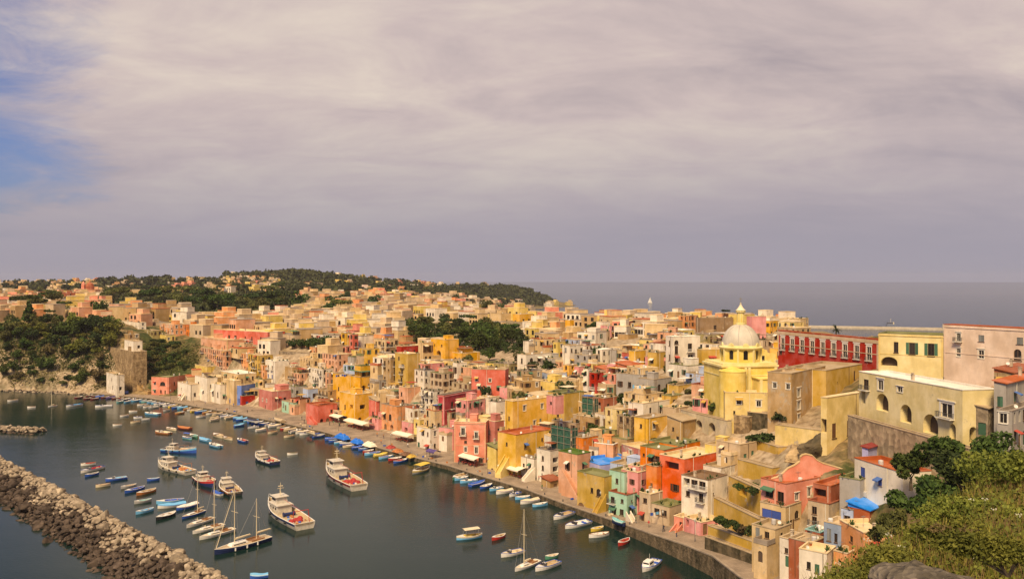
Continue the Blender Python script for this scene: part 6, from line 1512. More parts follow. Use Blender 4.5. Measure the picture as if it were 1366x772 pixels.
GREENS = dict(dark=leafmat('dark', (0.015, 0.029, 0.009), (0.055, 0.080, 0.020), .35), mid=leafmat('mid', (0.018, 0.036, 0.008), (0.075, 0.105, 0.020), .35),
              olive=leafmat('olive', (0.038, 0.045, 0.012), (0.145, 0.145, 0.038), .35), dry=leafmat('dry', (0.06, 0.05, 0.02), (0.17, 0.13, 0.05), .35),
              wood=leafmat('woods', (0.018, 0.028, 0.010), (0.075, 0.085, 0.028), .03, 0.0), fresh=leafmat('fresh', (0.045, 0.065, 0.01), (0.21, 0.22, 0.035), 1.2))
M_BARK = plain('bark', (0.10, 0.075, 0.05), 0.9, noise=0.3, nscale=2)
def trunk_mesh(h, r, rng, limbs=4, spread=0.4):
    mb = MB(); pts2 = [Vector((0, 0, -1.0))]
    for i in range(1, 5): pts2.append(Vector((rng.normal() * 0.08 * h * 0.3, rng.normal() * 0.08 * h * 0.3, h * 0.62 * i / 4)))
    for i in range(4): mb.tube(pts2[i], pts2[i + 1], r * (1 - i * .17), r * (1 - (i + 1) * .17), 7)
    for k in range(limbs):
        a = 6.283 * k / limbs + rng.random(); s = pts2[2 + k % 3]
        e = s + Vector((math.cos(a) * h * spread * .6, math.sin(a) * h * spread * .6, h * .32)); mb.tube(s, e, r * .4, r * .12, 5)
    return mb.mesh('trunk', M_BARK)
def make_tree_proto(kind, seed):
    rng = np.random.default_rng(seed)
    if kind == 'round':
        h = 8.0; lobes = [(rng.normal() * 1.3, rng.normal() * 1.3, 4.6 + rng.normal() * 0.9, rng.uniform(1.5, 2.5), rng.uniform(1.5, 2.5), rng.uniform(1.2, 2.0)) for _ in range(9)]; n, s = 1100, 0.5
    elif kind == 'pine':
        h = 11.0; lobes = [(rng.normal() * 2.4, rng.normal() * 2.4, 8.6 + rng.normal() * 0.4, rng.uniform(1.6, 2.6), rng.uniform(1.6, 2.6), rng.uniform(0.7, 1.1)) for _ in range(8)]; n, s = 1000, 0.5
    elif kind == 'cypress':
        h = 10.0; lobes = [(0, 0, z, 1.1 * (1 - (z / 11) ** 2) + .15, 1.1 * (1 - (z / 11) ** 2) + .15, 1.3) for z in (1.5, 3, 4.5, 6, 7.5, 9)]; n, s = 700, 0.4
    elif kind == 'cone':
        h = 14.0; lobes = [(rng.normal() * .5, rng.normal() * .5, z, 4.2 * (1 - z / 15), 4.2 * (1 - z / 15), 1.5) for z in (2.5, 4.5, 6.5, 8.5, 10.5, 12.5)]; n, s = 1500, 0.6
    else:       # bush
        h = 3.0; lobes = [(rng.normal() * 1.1, rng.normal() * 1.1, 1.0 + abs(rng.normal()) * 0.5, rng.uniform(.8, 1.5), rng.uniform(.8, 1.5), rng.uniform(.6, 1.1)) for _ in range(6)]; n, s = 650, 0.36
    return h, lobes_points(lobes, n, rng), s, rng
PROTO = {}
def get_proto(kind, tone, i):
    k = (kind, tone, i)
    if k not in PROTO:
        h, p, s, rng = make_tree_proto(kind, hash((kind, i)) % 1000 if False else (sum(map(ord, kind)) * 7 + i))
        cr_ = quads_mesh('crown', leaves(p, s, rng), GREENS[tone])
        tr_ = None if kind == 'bush' else trunk_mesh(h, 0.28 if kind != 'cone' else 0.4, rng)
        PROTO[k] = (cr_, tr_)
    return PROTO[k]
def tree(kind, tone, x, y, scale, label, group, where, i=0, z=None, wide=1.0):
    z = gz(x, y) if z is None else z
    cr_, tr_ = get_proto(kind, tone, i % 4)
    nm = {'round': 'broadleaf_tree', 'pine': 'umbrella_pine', 'cypress': 'cypress_tree', 'cone': 'conifer_tree', 'bush': 'shrub'}[kind]
    r_ = empty(nm, (x, y, z), random.uniform(0, 6.28)); r_.scale = (scale * wide, scale * wide, scale)
    put('crown' if kind != 'bush' else 'foliage', cr_, r_)
    if tr_: put('trunk', tr_, r_)
    px, py = proj((x, y, z))
    tag(r_, label, 'shrub' if kind == 'bush' else 'tree', group, where, (px, py))
    return r_
rt_ = random.Random(5)
TONE = {'dark': 'dark green', 'mid': 'mid green', 'olive': 'olive green', 'dry': 'dry brown', 'fresh': 'light green'}
def scatter(poly, n, kinds, tones, smin, smax, group, where, sep=5.0, tries=30, wide=1.0):
    xs = [p[0] for p in poly]; ys = [p[1] for p in poly]; got = []
    for _ in range(n * tries):
        if len(got) >= n: break
        px, py = rt_.uniform(min(xs), max(xs)), rt_.uniform(min(ys), max(ys))
        if not inpoly(px, py, poly): continue
        Yh = hit(px, py); x = (px - CX) * Yh / F
        if any((x - a) ** 2 + (Yh - b_) ** 2 < sep * sep for a, b_ in got): continue
        if any(abs(f['Y'] - Yh) < 60 and footdist(x, Yh, f) < 1.5 for f in FOOT): continue
        got.append((x, Yh))
        k, t_ = rt_.choice(kinds), rt_.choice(tones)
        kn = {'round': 'round', 'pine': 'flat topped', 'cypress': 'slim pointed', 'cone': 'cone shaped', 'bush': 'low bushy'}[k]
        s_ = rt_.uniform(smin, smax)
        big = 'large' if s_ > smin + (smax - smin) * .66 else ('small' if s_ < smin + (smax - smin) * .33 else 'medium')
        tree(k, t_, x, Yh, s_, '%s %s %s %s' % (big, TONE[t_], kn, 'shrub' if k == 'bush' else 'tree'), group, where, rt_.randrange(4), wide=wide)
scatter([(530, 440), (570, 432), (640, 438), (690, 448), (700, 468), (640, 471), (560, 466), (532, 455)], 60, ['round', 'round', 'round', 'pine', 'round', 'bush'], ['dark', 'mid', 'mid', 'olive'], 0.75, 1.15, 'trees in the town park', 'in the town park', 5.0)
scatter([(0, 432), (158, 436), (150, 470), (110, 480), (60, 462), (0, 470)], 62, ['round', 'round', 'bush'], ['dark', 'mid', 'olive', 'mid', 'fresh'], 0.75, 1.2, 'trees on the wooded cliff', 'on the wooded cliff', 3.6)
scatter([(0, 470), (60, 465), (150, 470), (148, 518), (0, 516)], 50, ['bush', 'bush', 'round'], ['mid', 'olive', 'dark', 'dry', 'mid'], 0.55, 1.0, 'shrubs on the lower cliff', 'on the lower cliff face', 3.0)
scatter([(194, 456), (240, 458), (262, 492), (200, 500)], 34, ['bush'], ['mid', 'olive', 'dark'], 0.7, 1.2, 'shrubs on the scrub slope', 'on the scrub slope', 2.6)
scatter([(388, 458), (452, 463), (452, 470), (384, 466)], 14, ['round'], ['mid', 'dark'], 0.6, 0.85, 'trees of the tree row', 'in the tree row', 3.5)
scatter([(140, 396), (330, 390), (400, 398), (405, 422), (330, 432), (230, 418), (140, 412)], 60, ['round', 'round', 'pine'], ['dark', 'mid', 'olive'], 1.2, 1.9, 'trees in the dark wood band', 'in the wood band', 11)
scatter([(0, 386), (300, 384), (300, 392), (140, 396), (130, 424), (0, 424)], 40, ['round', 'pine'], ['dark', 'mid', 'olive'], 0.9, 1.5, 'trees between the far left houses', 'on the far left plateau', 12)
scatter([(420, 390), (560, 392), (720, 420), (720, 440), (560, 420), (420, 430)], 26, ['round', 'pine', 'bush'], ['dark', 'mid', 'olive'], 1.0, 1.7, 'trees between the plateau houses', 'on the plateau', 10)
scatter([(480, 480), (900, 480), (960, 560), (900, 640), (640, 560)], 52, ['bush', 'bush', 'round'], ['dark', 'mid', 'olive'], 0.45, 0.8, 'small greenery between the town houses', 'between the town houses', 6)
scatter([(972, 640), (1010, 655), (1010, 668), (975, 664)], 5, ['bush'], ['dark', 'mid'], 0.5, 0.7, 'plants on the mustard terraces', 'in front of the mustard terraces', 1.8)
scatter([(960, 690), (1006, 700), (1006, 716), (960, 704)], 9, ['bush'], ['dark', 'dry', 'mid'], 0.45, 0.8, 'plants on the mustard terraces', 'in the vegetable plot', 1.5)
def one(kind, tone, px, py, Yd, scale, label, where='', wide=1.0, i=0):
    p = at(px, py, Yd); return tree(kind, tone, p.x, p.y, scale, label, None, where, i, z=p.z, wide=wide)
one('cone', 'mid', 38, 430, 500, 0.95, 'tall bright green conifer standing alone above the wooded cliff', wide=1.2)
one('pine', 'dark', 64, 426, 515, 0.62, 'dark umbrella pine right of the tall conifer')
one('round', 'dark', 893, 441, 420, 0.95, 'big dark round tree left of the pink and orange skyline house')
one('round', 'mid', 792, 447, 450, 1.1, 'bright leafy tree on the terrace left of the dark brown shrubbery'); one('round', 'mid', 808, 446, 455, 0.8, 'light leafy tree at the far terrace right of the bright leafy tree')
one('round', 'dry', 828, 447, 440, 0.7, 'reddish brown bush tree on the far terrace', wide=1.5)
one('pine', 'dark', 966, 424, 400, 0.42, 'small umbrella pine sticking up over the brown fortress wall')
one('cypress', 'dark', 750, 424, 560, 0.45, 'thin dark cypress on the coast, left of its twin'); one('cypress', 'dark', 767, 424, 560, 0.5, 'thin dark cypress on the coast, right of its twin')
one('round', 'dark', 862, 430, 520, 0.8, 'dark flat tree on the coast terrace', wide=1.5)
one('bush', 'dark', 1018, 590, 205, 0.9, 'dark bush at the foot of the dark mossy wall', wide=1.5); one('round', 'dark', 1040, 566, 208, 0.45, 'small dark tree squeezed between annex and palazzo')
one('round', 'mid', 338, 555, 374, 0.38, 'small green tree on the quay by the dusty rose house')
for q_ in ((962, 698, 168, .6, 'mid', 'leftmost green bush in the vegetable plot'), (974, 704, 168, .7, 'dark', 'dark bush in the vegetable plot, second from its left'), (988, 709, 168, .6, 'dry', 'brown bush in the middle of the vegetable plot'), (1000, 714, 168, .8, 'dark', 'dark bush at the right end of the vegetable plot'), (985, 652, 178.5, .5, 'mid', 'green creeper clump on the upper mustard wall'), (1003, 658, 178.5, .6, 'dark', 'dark creeper clump above the arch of the mustard wall')): one('bush', q_[4], *q_[:4], q_[5])
pc = at(1115, 446, 300)
pm = empty('palm_tree', pc)
mb = MB(); mb.tube((0, 0, -6), (0.1, 0, 1.6), 0.3, 0.24, 7); mb.build('trunk', M_BARK, pm)
rng = np.random.default_rng(2); vq = []
for k in range(34):
    a = rng.random() * 6.28; el = rng.uniform(-0.3, 1.3); L_ = rng.uniform(2.2, 3.0)
    prev = np.array([0.1, 0, 1.6]); d = np.array([math.cos(a) * math.cos(el), math.sin(a) * math.cos(el), math.sin(el)])
    side = np.array([-math.sin(a), math.cos(a), 0])
    for j in range(6):
        nx = prev + d * L_ / 6; wd = 0.34 * (1 - j / 6.5)
        vq += [prev - side * wd, prev + side * wd, nx + side * wd * .85, nx - side * wd * .85]
        prev = nx; d = d + np.array([0, 0, -0.22]); d /= np.linalg.norm(d)
put('crown', quads_mesh('crown', np.array(vq), GREENS['dark']), pm)
tag(pm, 'dark palm tree rising behind the red palace roof', 'palm tree', None, '', (1115, 436), True)
rng = np.random.default_rng(8)
ctr, sz = [], []
def woods(poly, n, r0, r1, zoff=0.3):
    xs = [p[0] for p in poly]; ys = [p[1] for p in poly]; k = 0
    while k < n:
        px, py = rng.uniform(min(xs), max(xs)), rng.uniform(min(ys), max(ys))
        if not inpoly(px, py, poly): continue
        k += 1
        Yh = hit(px, py); x = (px - CX) * Yh / F; z = gz(x, Yh)
        if Yh > 2900 or z < 1.0: continue
        if any((x - q[0]) ** 2 + (Yh - q[1]) ** 2 < 120 for q in FILLS if q[1] > 600): continue
        r = rng.uniform(r0, r1); m_ = 42
        d = rng.normal(size=(m_, 3)); d /= np.linalg.norm(d, axis=1, keepdims=True); d[:, 2] = np.abs(d[:, 2]) * 0.9
        ctr.append(np.array([x, Yh, z + r * zoff]) + d * (r * rng.uniform(.55, 1.05, size=(m_, 1)))); sz.append(np.full(m_, r * 0.36))
woods([(290, 374), (340, 365), (400, 362), (470, 369), (540, 378), (600, 383), (690, 383), (735, 402), (680, 410), (600, 396), (520, 396), (400, 400), (330, 392), (290, 388)], 950, 5, 10)
woods([(620, 384), (694, 384), (742, 404), (690, 411), (640, 402)], 500, 4, 9)
woods([(300, 368), (400, 361), (480, 368), (480, 374), (300, 376)], 300, 5, 9, 0.5)
woods([(0, 378), (300, 376), (300, 388), (0, 390)], 170, 5, 10)
woods([(150, 396), (400, 392), (405, 424), (330, 434), (150, 412)], 420, 3.5, 6.5)
woods([(140, 372), (230, 372), (240, 382), (120, 382)], 60, 7, 12, 0.6)
woods([(400, 392), (560, 386), (740, 412), (740, 430), (560, 418), (420, 424)], 170, 2, 4.5)
woods([(0, 390), (140, 394), (140, 424), (0, 424)], 150, 2.5, 5.5)
cc, ss = np.concatenate(ctr), np.concatenate(sz)
a, b_ = rot_rand(len(cc), rng); ss = ss[:, None]
v = np.stack([cc - a * ss, cc + b_ * ss * .7, cc + a * ss, cc - b_ * ss * .7], 1).reshape(-1, 3)
o = put('distant_woods', quads_mesh('distant_woods', v, GREENS['wood'])); o['kind'] = 'stuff'; o['label'] = 'dark woods covering the far hill and the headland'; o['category'] = 'woods'
def cover(name, poly, n, size, mat, label, hgt=0.5, ymax=900):
    xs = [p[0] for p in poly]; ys = [p[1] for p in poly]; P = []
    for _ in range(n * 4):
        if len(P) >= n: break
        px, py = rng.uniform(min(xs), max(xs)), rng.uniform(min(ys), max(ys))
        if inpoly(px, py, poly): P.append((px, py))
    out_ = []
    for px, py in P[::24]:
        Yh = hit(px, py)
        if Yh > ymax: continue
        for _ in range(24):
            q = rng.normal(size=2) * 1.6
            out_.append(((px - CX) * Yh / F + q[0], Yh + q[1]))
    out_ = np.array(out_); z = ground(out_[:, 0], out_[:, 1])
    c = np.stack([out_[:, 0], out_[:, 1], z + rng.random(len(out_)) * hgt], -1)[z > 0.6]
    o = put(name, quads_mesh(name, leaves(c, size, rng), mat)); o['kind'] = 'stuff'; o['label'] = label; o['category'] = 'undergrowth'
cover('park_undergrowth', [(530, 440), (560, 430), (640, 436), (690, 446), (706, 470), (640, 472), (560, 468), (530, 456)], 9000, 0.6, GREENS['dark'], 'dark undergrowth between the park trees', 1.6)
cover('cliff_undergrowth', [(0, 430), (160, 436), (150, 490), (0, 488)], 11000, 0.5, GREENS['mid'], 'low green undergrowth over the cliff')
cover('cliff_dry_undergrowth', [(0, 460), (150, 470), (150, 520), (0, 518)], 5500, 0.45, GREENS['dry'], 'dry brown scrub on the lower cliff')
cover('slope_undergrowth', [(194, 456), (268, 460), (262, 494), (200, 502)], 6000, 0.4, GREENS['olive'], 'olive scrub between the shrubs of the slope')
rng = np.random.default_rng(21)
RIDGE = [(1095, 862, 15.5), (1150, 812, 16.5), (1190, 780, 18), (1235, 746, 20), (1280, 714, 22), (1328, 676, 25), (1380, 634, 29), (1460, 580, 33), (1600, 500, 36)]
rp = [at(*q) for q in RIDGE]
rows = []
FD = Vector((0.25, -0.97, 0)).normalized()
for p in rp:
    row = []
    for t_, dz in ((26, -26), (14, -12.5), (8, -6.3), (4, -2.6), (2, -1.0), (0.8, -0.2), (0, 0), (-0.8, 0.02), (-2, -0.25), (-3.5, -0.9), (-5.5, -1.9), (-8, -3.2), (-11, -5.0), (-14, -8.5), (-17, -14)):
        row.append(p + Vector((-FD.x * t_, -FD.y * t_, dz)))
    rows.append(row)
ra = np.array([[list(q) for q in r] for r in rows])
def refine(a, k, axis):
    a = np.moveaxis(a, axis, 0); n = a.shape[0]; o_ = []
    for i in range(n - 1):
        for j in range(k): o_.append(a[i] + (a[i + 1] - a[i]) * (j / k))
    o_.append(a[-1]); return np.moveaxis(np.array(o_), 0, axis)
ra = refine(refine(ra, 6, 0), 5, 1)
def lump(x, y): return 0.22 * np.sin(x * 1.3 + np.sin(y * .9) * 1.5) * np.sin(y * 1.1 + .7) + 0.10 * np.sin(x * 3.1 + y * 2.3)
ra[..., 2] += lump(ra[..., 0], ra[..., 1])
n0, n1 = ra.shape[:2]; idx = np.arange(n0 * n1).reshape(n0, n1)
ff = np.stack([idx[:-1, :-1].ravel(), idx[1:, :-1].ravel(), idx[1:, 1:].ravel(), idx[:-1, 1:].ravel()], -1)
me = bpy.data.meshes.new('hillside'); me.from_pydata(ra.reshape(-1, 3).tolist(), [], ff.tolist()); me.polygons.foreach_set('use_smooth', [True] * len(me.polygons))
m, t, b = newmat('hillside soil'); n_, l_ = t.nodes.new, t.links.new
setin(b, 'Roughness', 0.95); setin(b, 'Specular IOR Level', 0.1)
ge = n_('ShaderNodeNewGeometry')
nz = n_('ShaderNodeTexNoise'); nz.inputs['Scale'].default_value = 0.8; nz.inputs['Detail'].default_value = 9; nz.inputs['Roughness'].default_value = .7
l_(ge.outputs['Position'], nz.inputs['Vector'])
r1 = n_('ShaderNodeValToRGB'); q = r1.color_ramp.elements
q[0].position = 0.35; q[0].color = (0.05, 0.045, 0.018, 1); q[1].position = 0.62; q[1].color = (0.16, 0.12, 0.06, 1)
l_(nz.outputs[0], r1.inputs[0]); l_(r1.outputs[0], b.inputs['Base Color'])
bp = n_('ShaderNodeBump'); bp.inputs['Strength'].default_value = .7; bp.inputs['Distance'].default_value = .15; l_(nz.outputs[0], bp.inputs['Height']); l_(bp.outputs[0], b.inputs['Normal'])
me.materials.append(m); o = put('hillside', me); o['kind'] = 'structure'
flat = ra.reshape(-1, 3)
hpx = CX + F * flat[:, 0] / np.maximum(flat[:, 1], .5); hpy = HY + F * (H - flat[:, 2]) / np.maximum(flat[:, 1], .5)
vis = np.nonzero((flat[:, 1] > 5) & (hpx > 1050) & (hpx < 1560) & (hpy < 850))[0]
from mathutils import noise as mnoise
def boulder_mesh(name, seed, mat, sub=3, amp=0.28, sq=(1, 1, .75)):
    bm = bmesh.new(); bmesh.ops.create_icosphere(bm, subdivisions=sub, radius=1.0)
    r2 = random.Random(seed); ph = [r2.uniform(0, 6.28) for _ in range(9)]; pl_ = []
    for _ in range(9):
        n = Vector((r2.gauss(0, 1), r2.gauss(0, 1), r2.gauss(0, 1))).normalized(); pl_.append((n, r2.uniform(.5, .85)))
    for v in bm.verts:
        c = v.co.copy()
        for n, d in pl_:
            k = c.dot(n)
            if k > d: c -= n * (k - d) * .9
        c *= 1 + (.10 * mnoise.noise(c * 3.3 + Vector((seed, 0, 0))) + .06 * mnoise.noise(c * 9.1) if sub > 3 else 0)
        c *= 1 + amp * .35 * (math.sin(c.x * 3.1 + ph[0]) * math.sin(c.y * 2.7 + ph[1]) + .6 * math.sin(c.z * 5 + ph[2]) * math.sin(c.x * 6 + ph[3]))
        v.co = Vector((c.x * sq[0], c.y * sq[1], c.z * sq[2]))
    me = bpy.data.meshes.new(name); bm.to_mesh(me); bm.free(); me.materials.append(mat); return me
M_ROCK = masonry('lichen rock', (0.07, 0.06, 0.045), (0.24, 0.20, 0.15), 5)
bo = put('boulder', boulder_mesh('boulder', 4, M_ROCK, 5, .5), None, at(1236, 806, 14.0), 0.4, (1.0, 1.05, 0.85))
tag(bo, 'big grey lichen boulder at the bottom among the flowering weeds', 'boulder', None, '', (1240, 755), True)
for q_ in ((1100, 603, 182, 7.5, 3.5, 4.6, 6, 'dark rough rock face under the vaulted cream house'), (1064, 606, 185, 4.5, 3.0, 3.4, 9, 'smaller brown rock face behind the curved gable')):
    o = put('rock_face', boulder_mesh('rock_face', q_[6], M_DARKSTONE if q_[6] == 6 else M_STONE, 5, .5), None, at(*q_[:3]), .5, q_[3:6]); tag(o, q_[7], 'rock', None, '', q_[:2], True)
def blades(cent, hmin, hmax, wd, lean=.5):
    n = len(cent); a = rng.random(n) * 6.283; h_ = rng.uniform(hmin, hmax, n)
    dx, dy = np.cos(a), np.sin(a); l = rng.uniform(0.1, lean, n) * h_
    la = rng.random(n) * 6.283; lx, ly = np.cos(la) * l, np.sin(la) * l
    w_ = wd * rng.uniform(.6, 1.4, n)
    b0 = np.stack([cent[:, 0] - dx * w_, cent[:, 1] - dy * w_, cent[:, 2]], -1); b1 = np.stack([cent[:, 0] + dx * w_, cent[:, 1] + dy * w_, cent[:, 2]], -1)
    t1 = np.stack([cent[:, 0] + lx + dx * w_ * .25, cent[:, 1] + ly + dy * w_ * .25, cent[:, 2] + h_], -1); t0 = np.stack([cent[:, 0] + lx - dx * w_ * .25, cent[:, 1] + ly - dy * w_ * .25, cent[:, 2] + h_], -1)
    return np.stack([b0, b1, t1, t0], 1).reshape(-1, 3)
def on_hill(n, cond=None):
    k = vis if cond is None else vis[cond(hpx[vis], hpy[vis])]
    c = flat[rng.choice(k, n)] + np.stack([rng.normal(size=n) * .3, rng.normal(size=n) * .3, np.zeros(n)], -1)
    c[:, 2] -= 0.03
    return c
GM = dict(grass=leafmat('hill grass', (0.085, 0.09, 0.013), (0.34, 0.31, 0.055), 1.2, 0), dead=leafmat('dead grass', (0.13, 0.09, 0.035), (0.32, 0.22, 0.09), 1.5, 0), weed=leafmat('hill weed', (0.045, 0.06, 0.010), (0.20, 0.205, 0.035), 1.6, 0))
for nm, v, mt, lb, ct in (('hill_grass', blades(on_hill(42000), .10, .32, .010), GM['grass'], 'long green grass over the near hillside', 'grass'),
                          ('dry_grass', blades(on_hill(14000), .15, .45, .008), GM['dead'], 'dry straw stalks among the hillside grass', 'grass'),
                          ('hill_weeds', leaves(on_hill(44000) + np.stack([np.zeros(44000)] * 2 + [rng.random(44000) ** 2 * .3], -1), .055, rng), GM['weed'], 'leafy weeds over the near hillside', 'weeds')):
    o = put(nm, quads_mesh(nm, v, mt)); o['kind'] = 'stuff'; o['label'] = lb; o['category'] = ct
def near_bush(label, px, py, Yd, rx, ry, rz, n, size, mat, name='shrub'):
    c = at(px, py, Yd); r2 = np.random.default_rng(int(px * 3 + py))
    lobes = [(r2.normal() * rx * .45, r2.normal() * ry * .45, rz * .4 + abs(r2.normal()) * rz * .25, rx * r2.uniform(.35, .6), ry * r2.uniform(.35, .6), rz * r2.uniform(.35, .55)) for _ in range(10)]
    r_ = empty(name, c)
    put('foliage', quads_mesh('foliage', leaves(lobes_points(lobes, n, r2, .35), size, r2), mat), r_)
    mb = MB()
    for l in lobes[:6]: mb.tube((0, 0, -.6 * rz), (l[0], l[1], l[2]), .03 * rx, .012 * rx, 5)
    mb.build('stem', M_BARK, r_)
    tag(r_, label, 'shrub', 'shrubs on the near hillside', '', (px, py), True)
near_bush('dense fresh green shrub on the ridge below the cream terrace roof', 1186, 784, 18.0, 1.0, .9, .55, 7000, .036, GM['weed'])
near_bush('fresh green shrub at the bottom left end of the ridge', 1148, 812, 16, .9, .8, .5, 6000, .036, GM['weed'])
near_bush('rounded olive shrub on the ridge under the dark trees', 1252, 735, 21, 1.1, 1.0, .5, 5000, .042, GREENS['fresh'])
near_bush('wispy light green broom shrub on the ridge crest', 1306, 694, 24, 1.2, 1.0, .5, 4500, .045, GREENS['fresh'])
near_bush('large light green shrub at the right edge of the ridge', 1364, 648, 28, 1.8, 1.4, 1.1, 6500, .055, GREENS['fresh'])
near_bush('broad light green shrub in the lower right corner', 1345, 752, 16, .9, .8, .4, 5500, .034, GREENS['fresh'])
near_bush('brownish dry shrub in the middle of the near hillside', 1290, 722, 20, .7, .6, .25, 2500, .04, GREENS['dry'])
def gully_tree(label, px, py, Yd, R_, hz, n, mat):
    c = at(px, py, Yd); r2 = np.random.default_rng(int(px))
    lobes = [(r2.normal() * R_ * .42, r2.normal() * R_ * .42, hz + r2.normal() * R_ * .32, R_ * r2.uniform(.3, .52), R_ * r2.uniform(.3, .52), R_ * r2.uniform(.26, .42)) for _ in range(16)]
    r_ = empty('broadleaf_tree', c)
    put('crown', quads_mesh('crown', leaves(lobes_points(lobes, n, r2, .5), .30, r2), mat), r_)
    put('trunk', trunk_mesh(hz * 1.2, .3, r2, 6), r_, (0, 0, -2))
    tag(r_, label, 'tree', 'dark trees in the gully', '', (px, py), True)
gully_tree('big dark green tree in the gully right of the cream terrace roof', 1245, 700, 118, 3.9, 3.2, 5500, GREENS['mid'])
gully_tree('dark green tree higher in the gully under the rock wall', 1280, 655, 126, 3.6, 3.0, 5000, GREENS['dark'])
gully_tree('green tree just below the yellow villa arches', 1262, 618, 134, 3.2, 2.4, 4200, GREENS['mid'])
gully_tree('mid green tree below the stone house at the right edge', 1325, 640, 122, 4.0, 3.0, 4800, GREENS['mid'])
gully_tree('light green shrubby tree beside the maroon pergola', 1215, 630, 138, 2.6, 2.0, 3200, GREENS['mid'])
gully_tree('dark green tree at the right picture edge below the grey house', 1362, 655, 118, 4.2, 3.0, 4800, GREENS['dark'])
gully_tree('small bushy tree behind the blue shed roof', 1186, 712, 116, 2.4, 1.6, 3000, GREENS['olive'])
M_UMB = plain('white umbel', (0.72, 0.69, 0.55), 0.9); M_STALK = plain('umbel stalk', (0.16, 0.17, 0.05), .8)
ump = []
for v_ in range(3):
    r2 = np.random.default_rng(v_); mb = MB(); hbs = []
    mb.tube((0, 0, 0), (.03, .02, .55), .009, .006, 5)
    for k in range(5):
        a = k * 1.26 + v_; top_ = Vector((math.cos(a) * .09, math.sin(a) * .09, .62 + .1 * r2.random())); s_ = Vector((.03, .02, .3 + .06 * k)); mb.tube(s_, top_, .006, .004, 4)
        hb = MB(); hbs.append(hb)
        for _ in range(8):
            q = top_ + Vector((r2.normal() * .014, r2.normal() * .014, r2.normal() * .012)); hb.box(q, (.014, .014, .01), r2.random())
    ump.append((mb.mesh('stem', M_STALK), [q.mesh('flower', M_UMB) for q in hbs]))
cpos = on_hill(34, lambda x, y: (y > 690) & (x > 1120)); 
for i, c in enumerate(cpos):
    c = c + np.array([0, 0, .1])
    r_ = empty('flowering_weed', c, random.uniform(0, 6)); s_ = random.uniform(.45, .95); r_.scale = (s_, s_, s_)
    put('stem', ump[i % 3][0], r_); [put('flower', q, r_) for q in ump[i % 3][1]]
    px, py = proj(c); tag(r_, 'white flowering umbel weed', 'flower', 'white flowers on the near hillside', 'on the near hillside', (px, py))
def bm_(name, col, rough=.45): return plain('boat ' + name, col, rough, noise=.08, nscale=1.5)
BC = dict(white=bm_('white', (.74, .70, .62)), cream=bm_('cream', (.66, .55, .36)), blue=bm_('blue', (.035, .10, .42)), navy=bm_('navy', (.018, .03, .10)), sky=bm_('light blue', (.16, .42, .66)), red=bm_('red', (.42, .035, .025)),
          orange=bm_('orange brown', (.45, .17, .05)), green=bm_('green', (.08, .24, .15)), teal=bm_('teal', (.20, .45, .42)), yellow=bm_('yellow', (.66, .47, .06)), grey=bm_('grey', (.34, .33, .31)), wood=bm_('varnish', (.30, .14, .05)),
          purple=bm_('purple', (.10, .06, .20)), black=bm_('black', (.03, .03, .035)), maroon=bm_('maroon', (.17, .03, .03)), tan=bm_('tan', (.48, .36, .20)), brown=bm_('brown', (.2, .1, .05)))
BNAME = dict(sky='light blue', orange='orange brown', wood='varnished')
def hull_pts(L_, B_, Hh, stern, nst=11, rise=.35):
    st = []
    for i in range(nst):
        t = i / (nst - 1)
        if stern == 'point': hb = B_ / 2 * (1 - abs(2 * t - 0.94) ** 2.3) if t < .94 else 0.0
        else: hb = B_ / 2 * (0.80 + 0.20 * math.sin(math.pi * min(1, t / .5) / 2)) * (1 - max(0, (t - .42) / .58) ** 2.3)
        hb = max(0.02, hb)
        zs = Hh * (1 + rise * max(0, (t - .35) / .65) ** 2 + (rise * .6 * ((.3 - t) / .3) ** 2 if stern == 'point' and t < .3 else 0))
        st.append((-L_ / 2 + L_ * t, hb, zs))
    return st
def hull_mesh(L_, B_, Hh, stern, mat, strip=None, draft=.35, rise=.35):
    st = hull_pts(L_, B_, Hh, stern, rise=rise); mb = MB(); rows_ = []
    for x, hb, zs in st:
        xk = x + (0.10 * L_ * (zs / Hh - 1) if x > 0 else 0) * 0
        rows_.append([(x, s * hb * f, z) for s, f, z in ((-1, 1, zs), (-1, .97, zs * .62), (-1, .84, .05), (-1, .4, -draft), (1, .4, -draft), (1, .84, .05), (1, .97, zs * .62), (1, 1, zs))])
    for a, b_ in zip(rows_[:-1], rows_[1:]):
        for k in range(7):
            mb.quad(a[k], a[k + 1], b_[k + 1], b_[k], 1 if (strip and k in (0, 6)) else 0)
    a = rows_[0]; mb.add(a, (tuple(range(8)),)); mb.add(rows_[-1], (tuple(range(7, -1, -1)),))
    return mb.mesh('hull', [mat, strip] if strip else mat, smooth=False), st
def inner_mesh(st, mat, floor, rim=.10):
    """inside skin and floor of an open boat"""
    mb = MB(); rr = []
    for x, hb, zs in st:
        h2 = max(.01, hb - rim); rr.append([(x, -h2, zs), (x, -h2 * .86, floor), (x, h2 * .86, floor), (x, h2, zs)])
    rr = rr[0:1] + rr[1:]
    for a, b_ in zip(rr[:-1], rr[1:]):
        for k in range(3): mb.quad(a[k], b_[k], b_[k + 1], a[k + 1])
    a = rr[0]; mb.quad(*a)
    return mb.mesh('inside', mat)
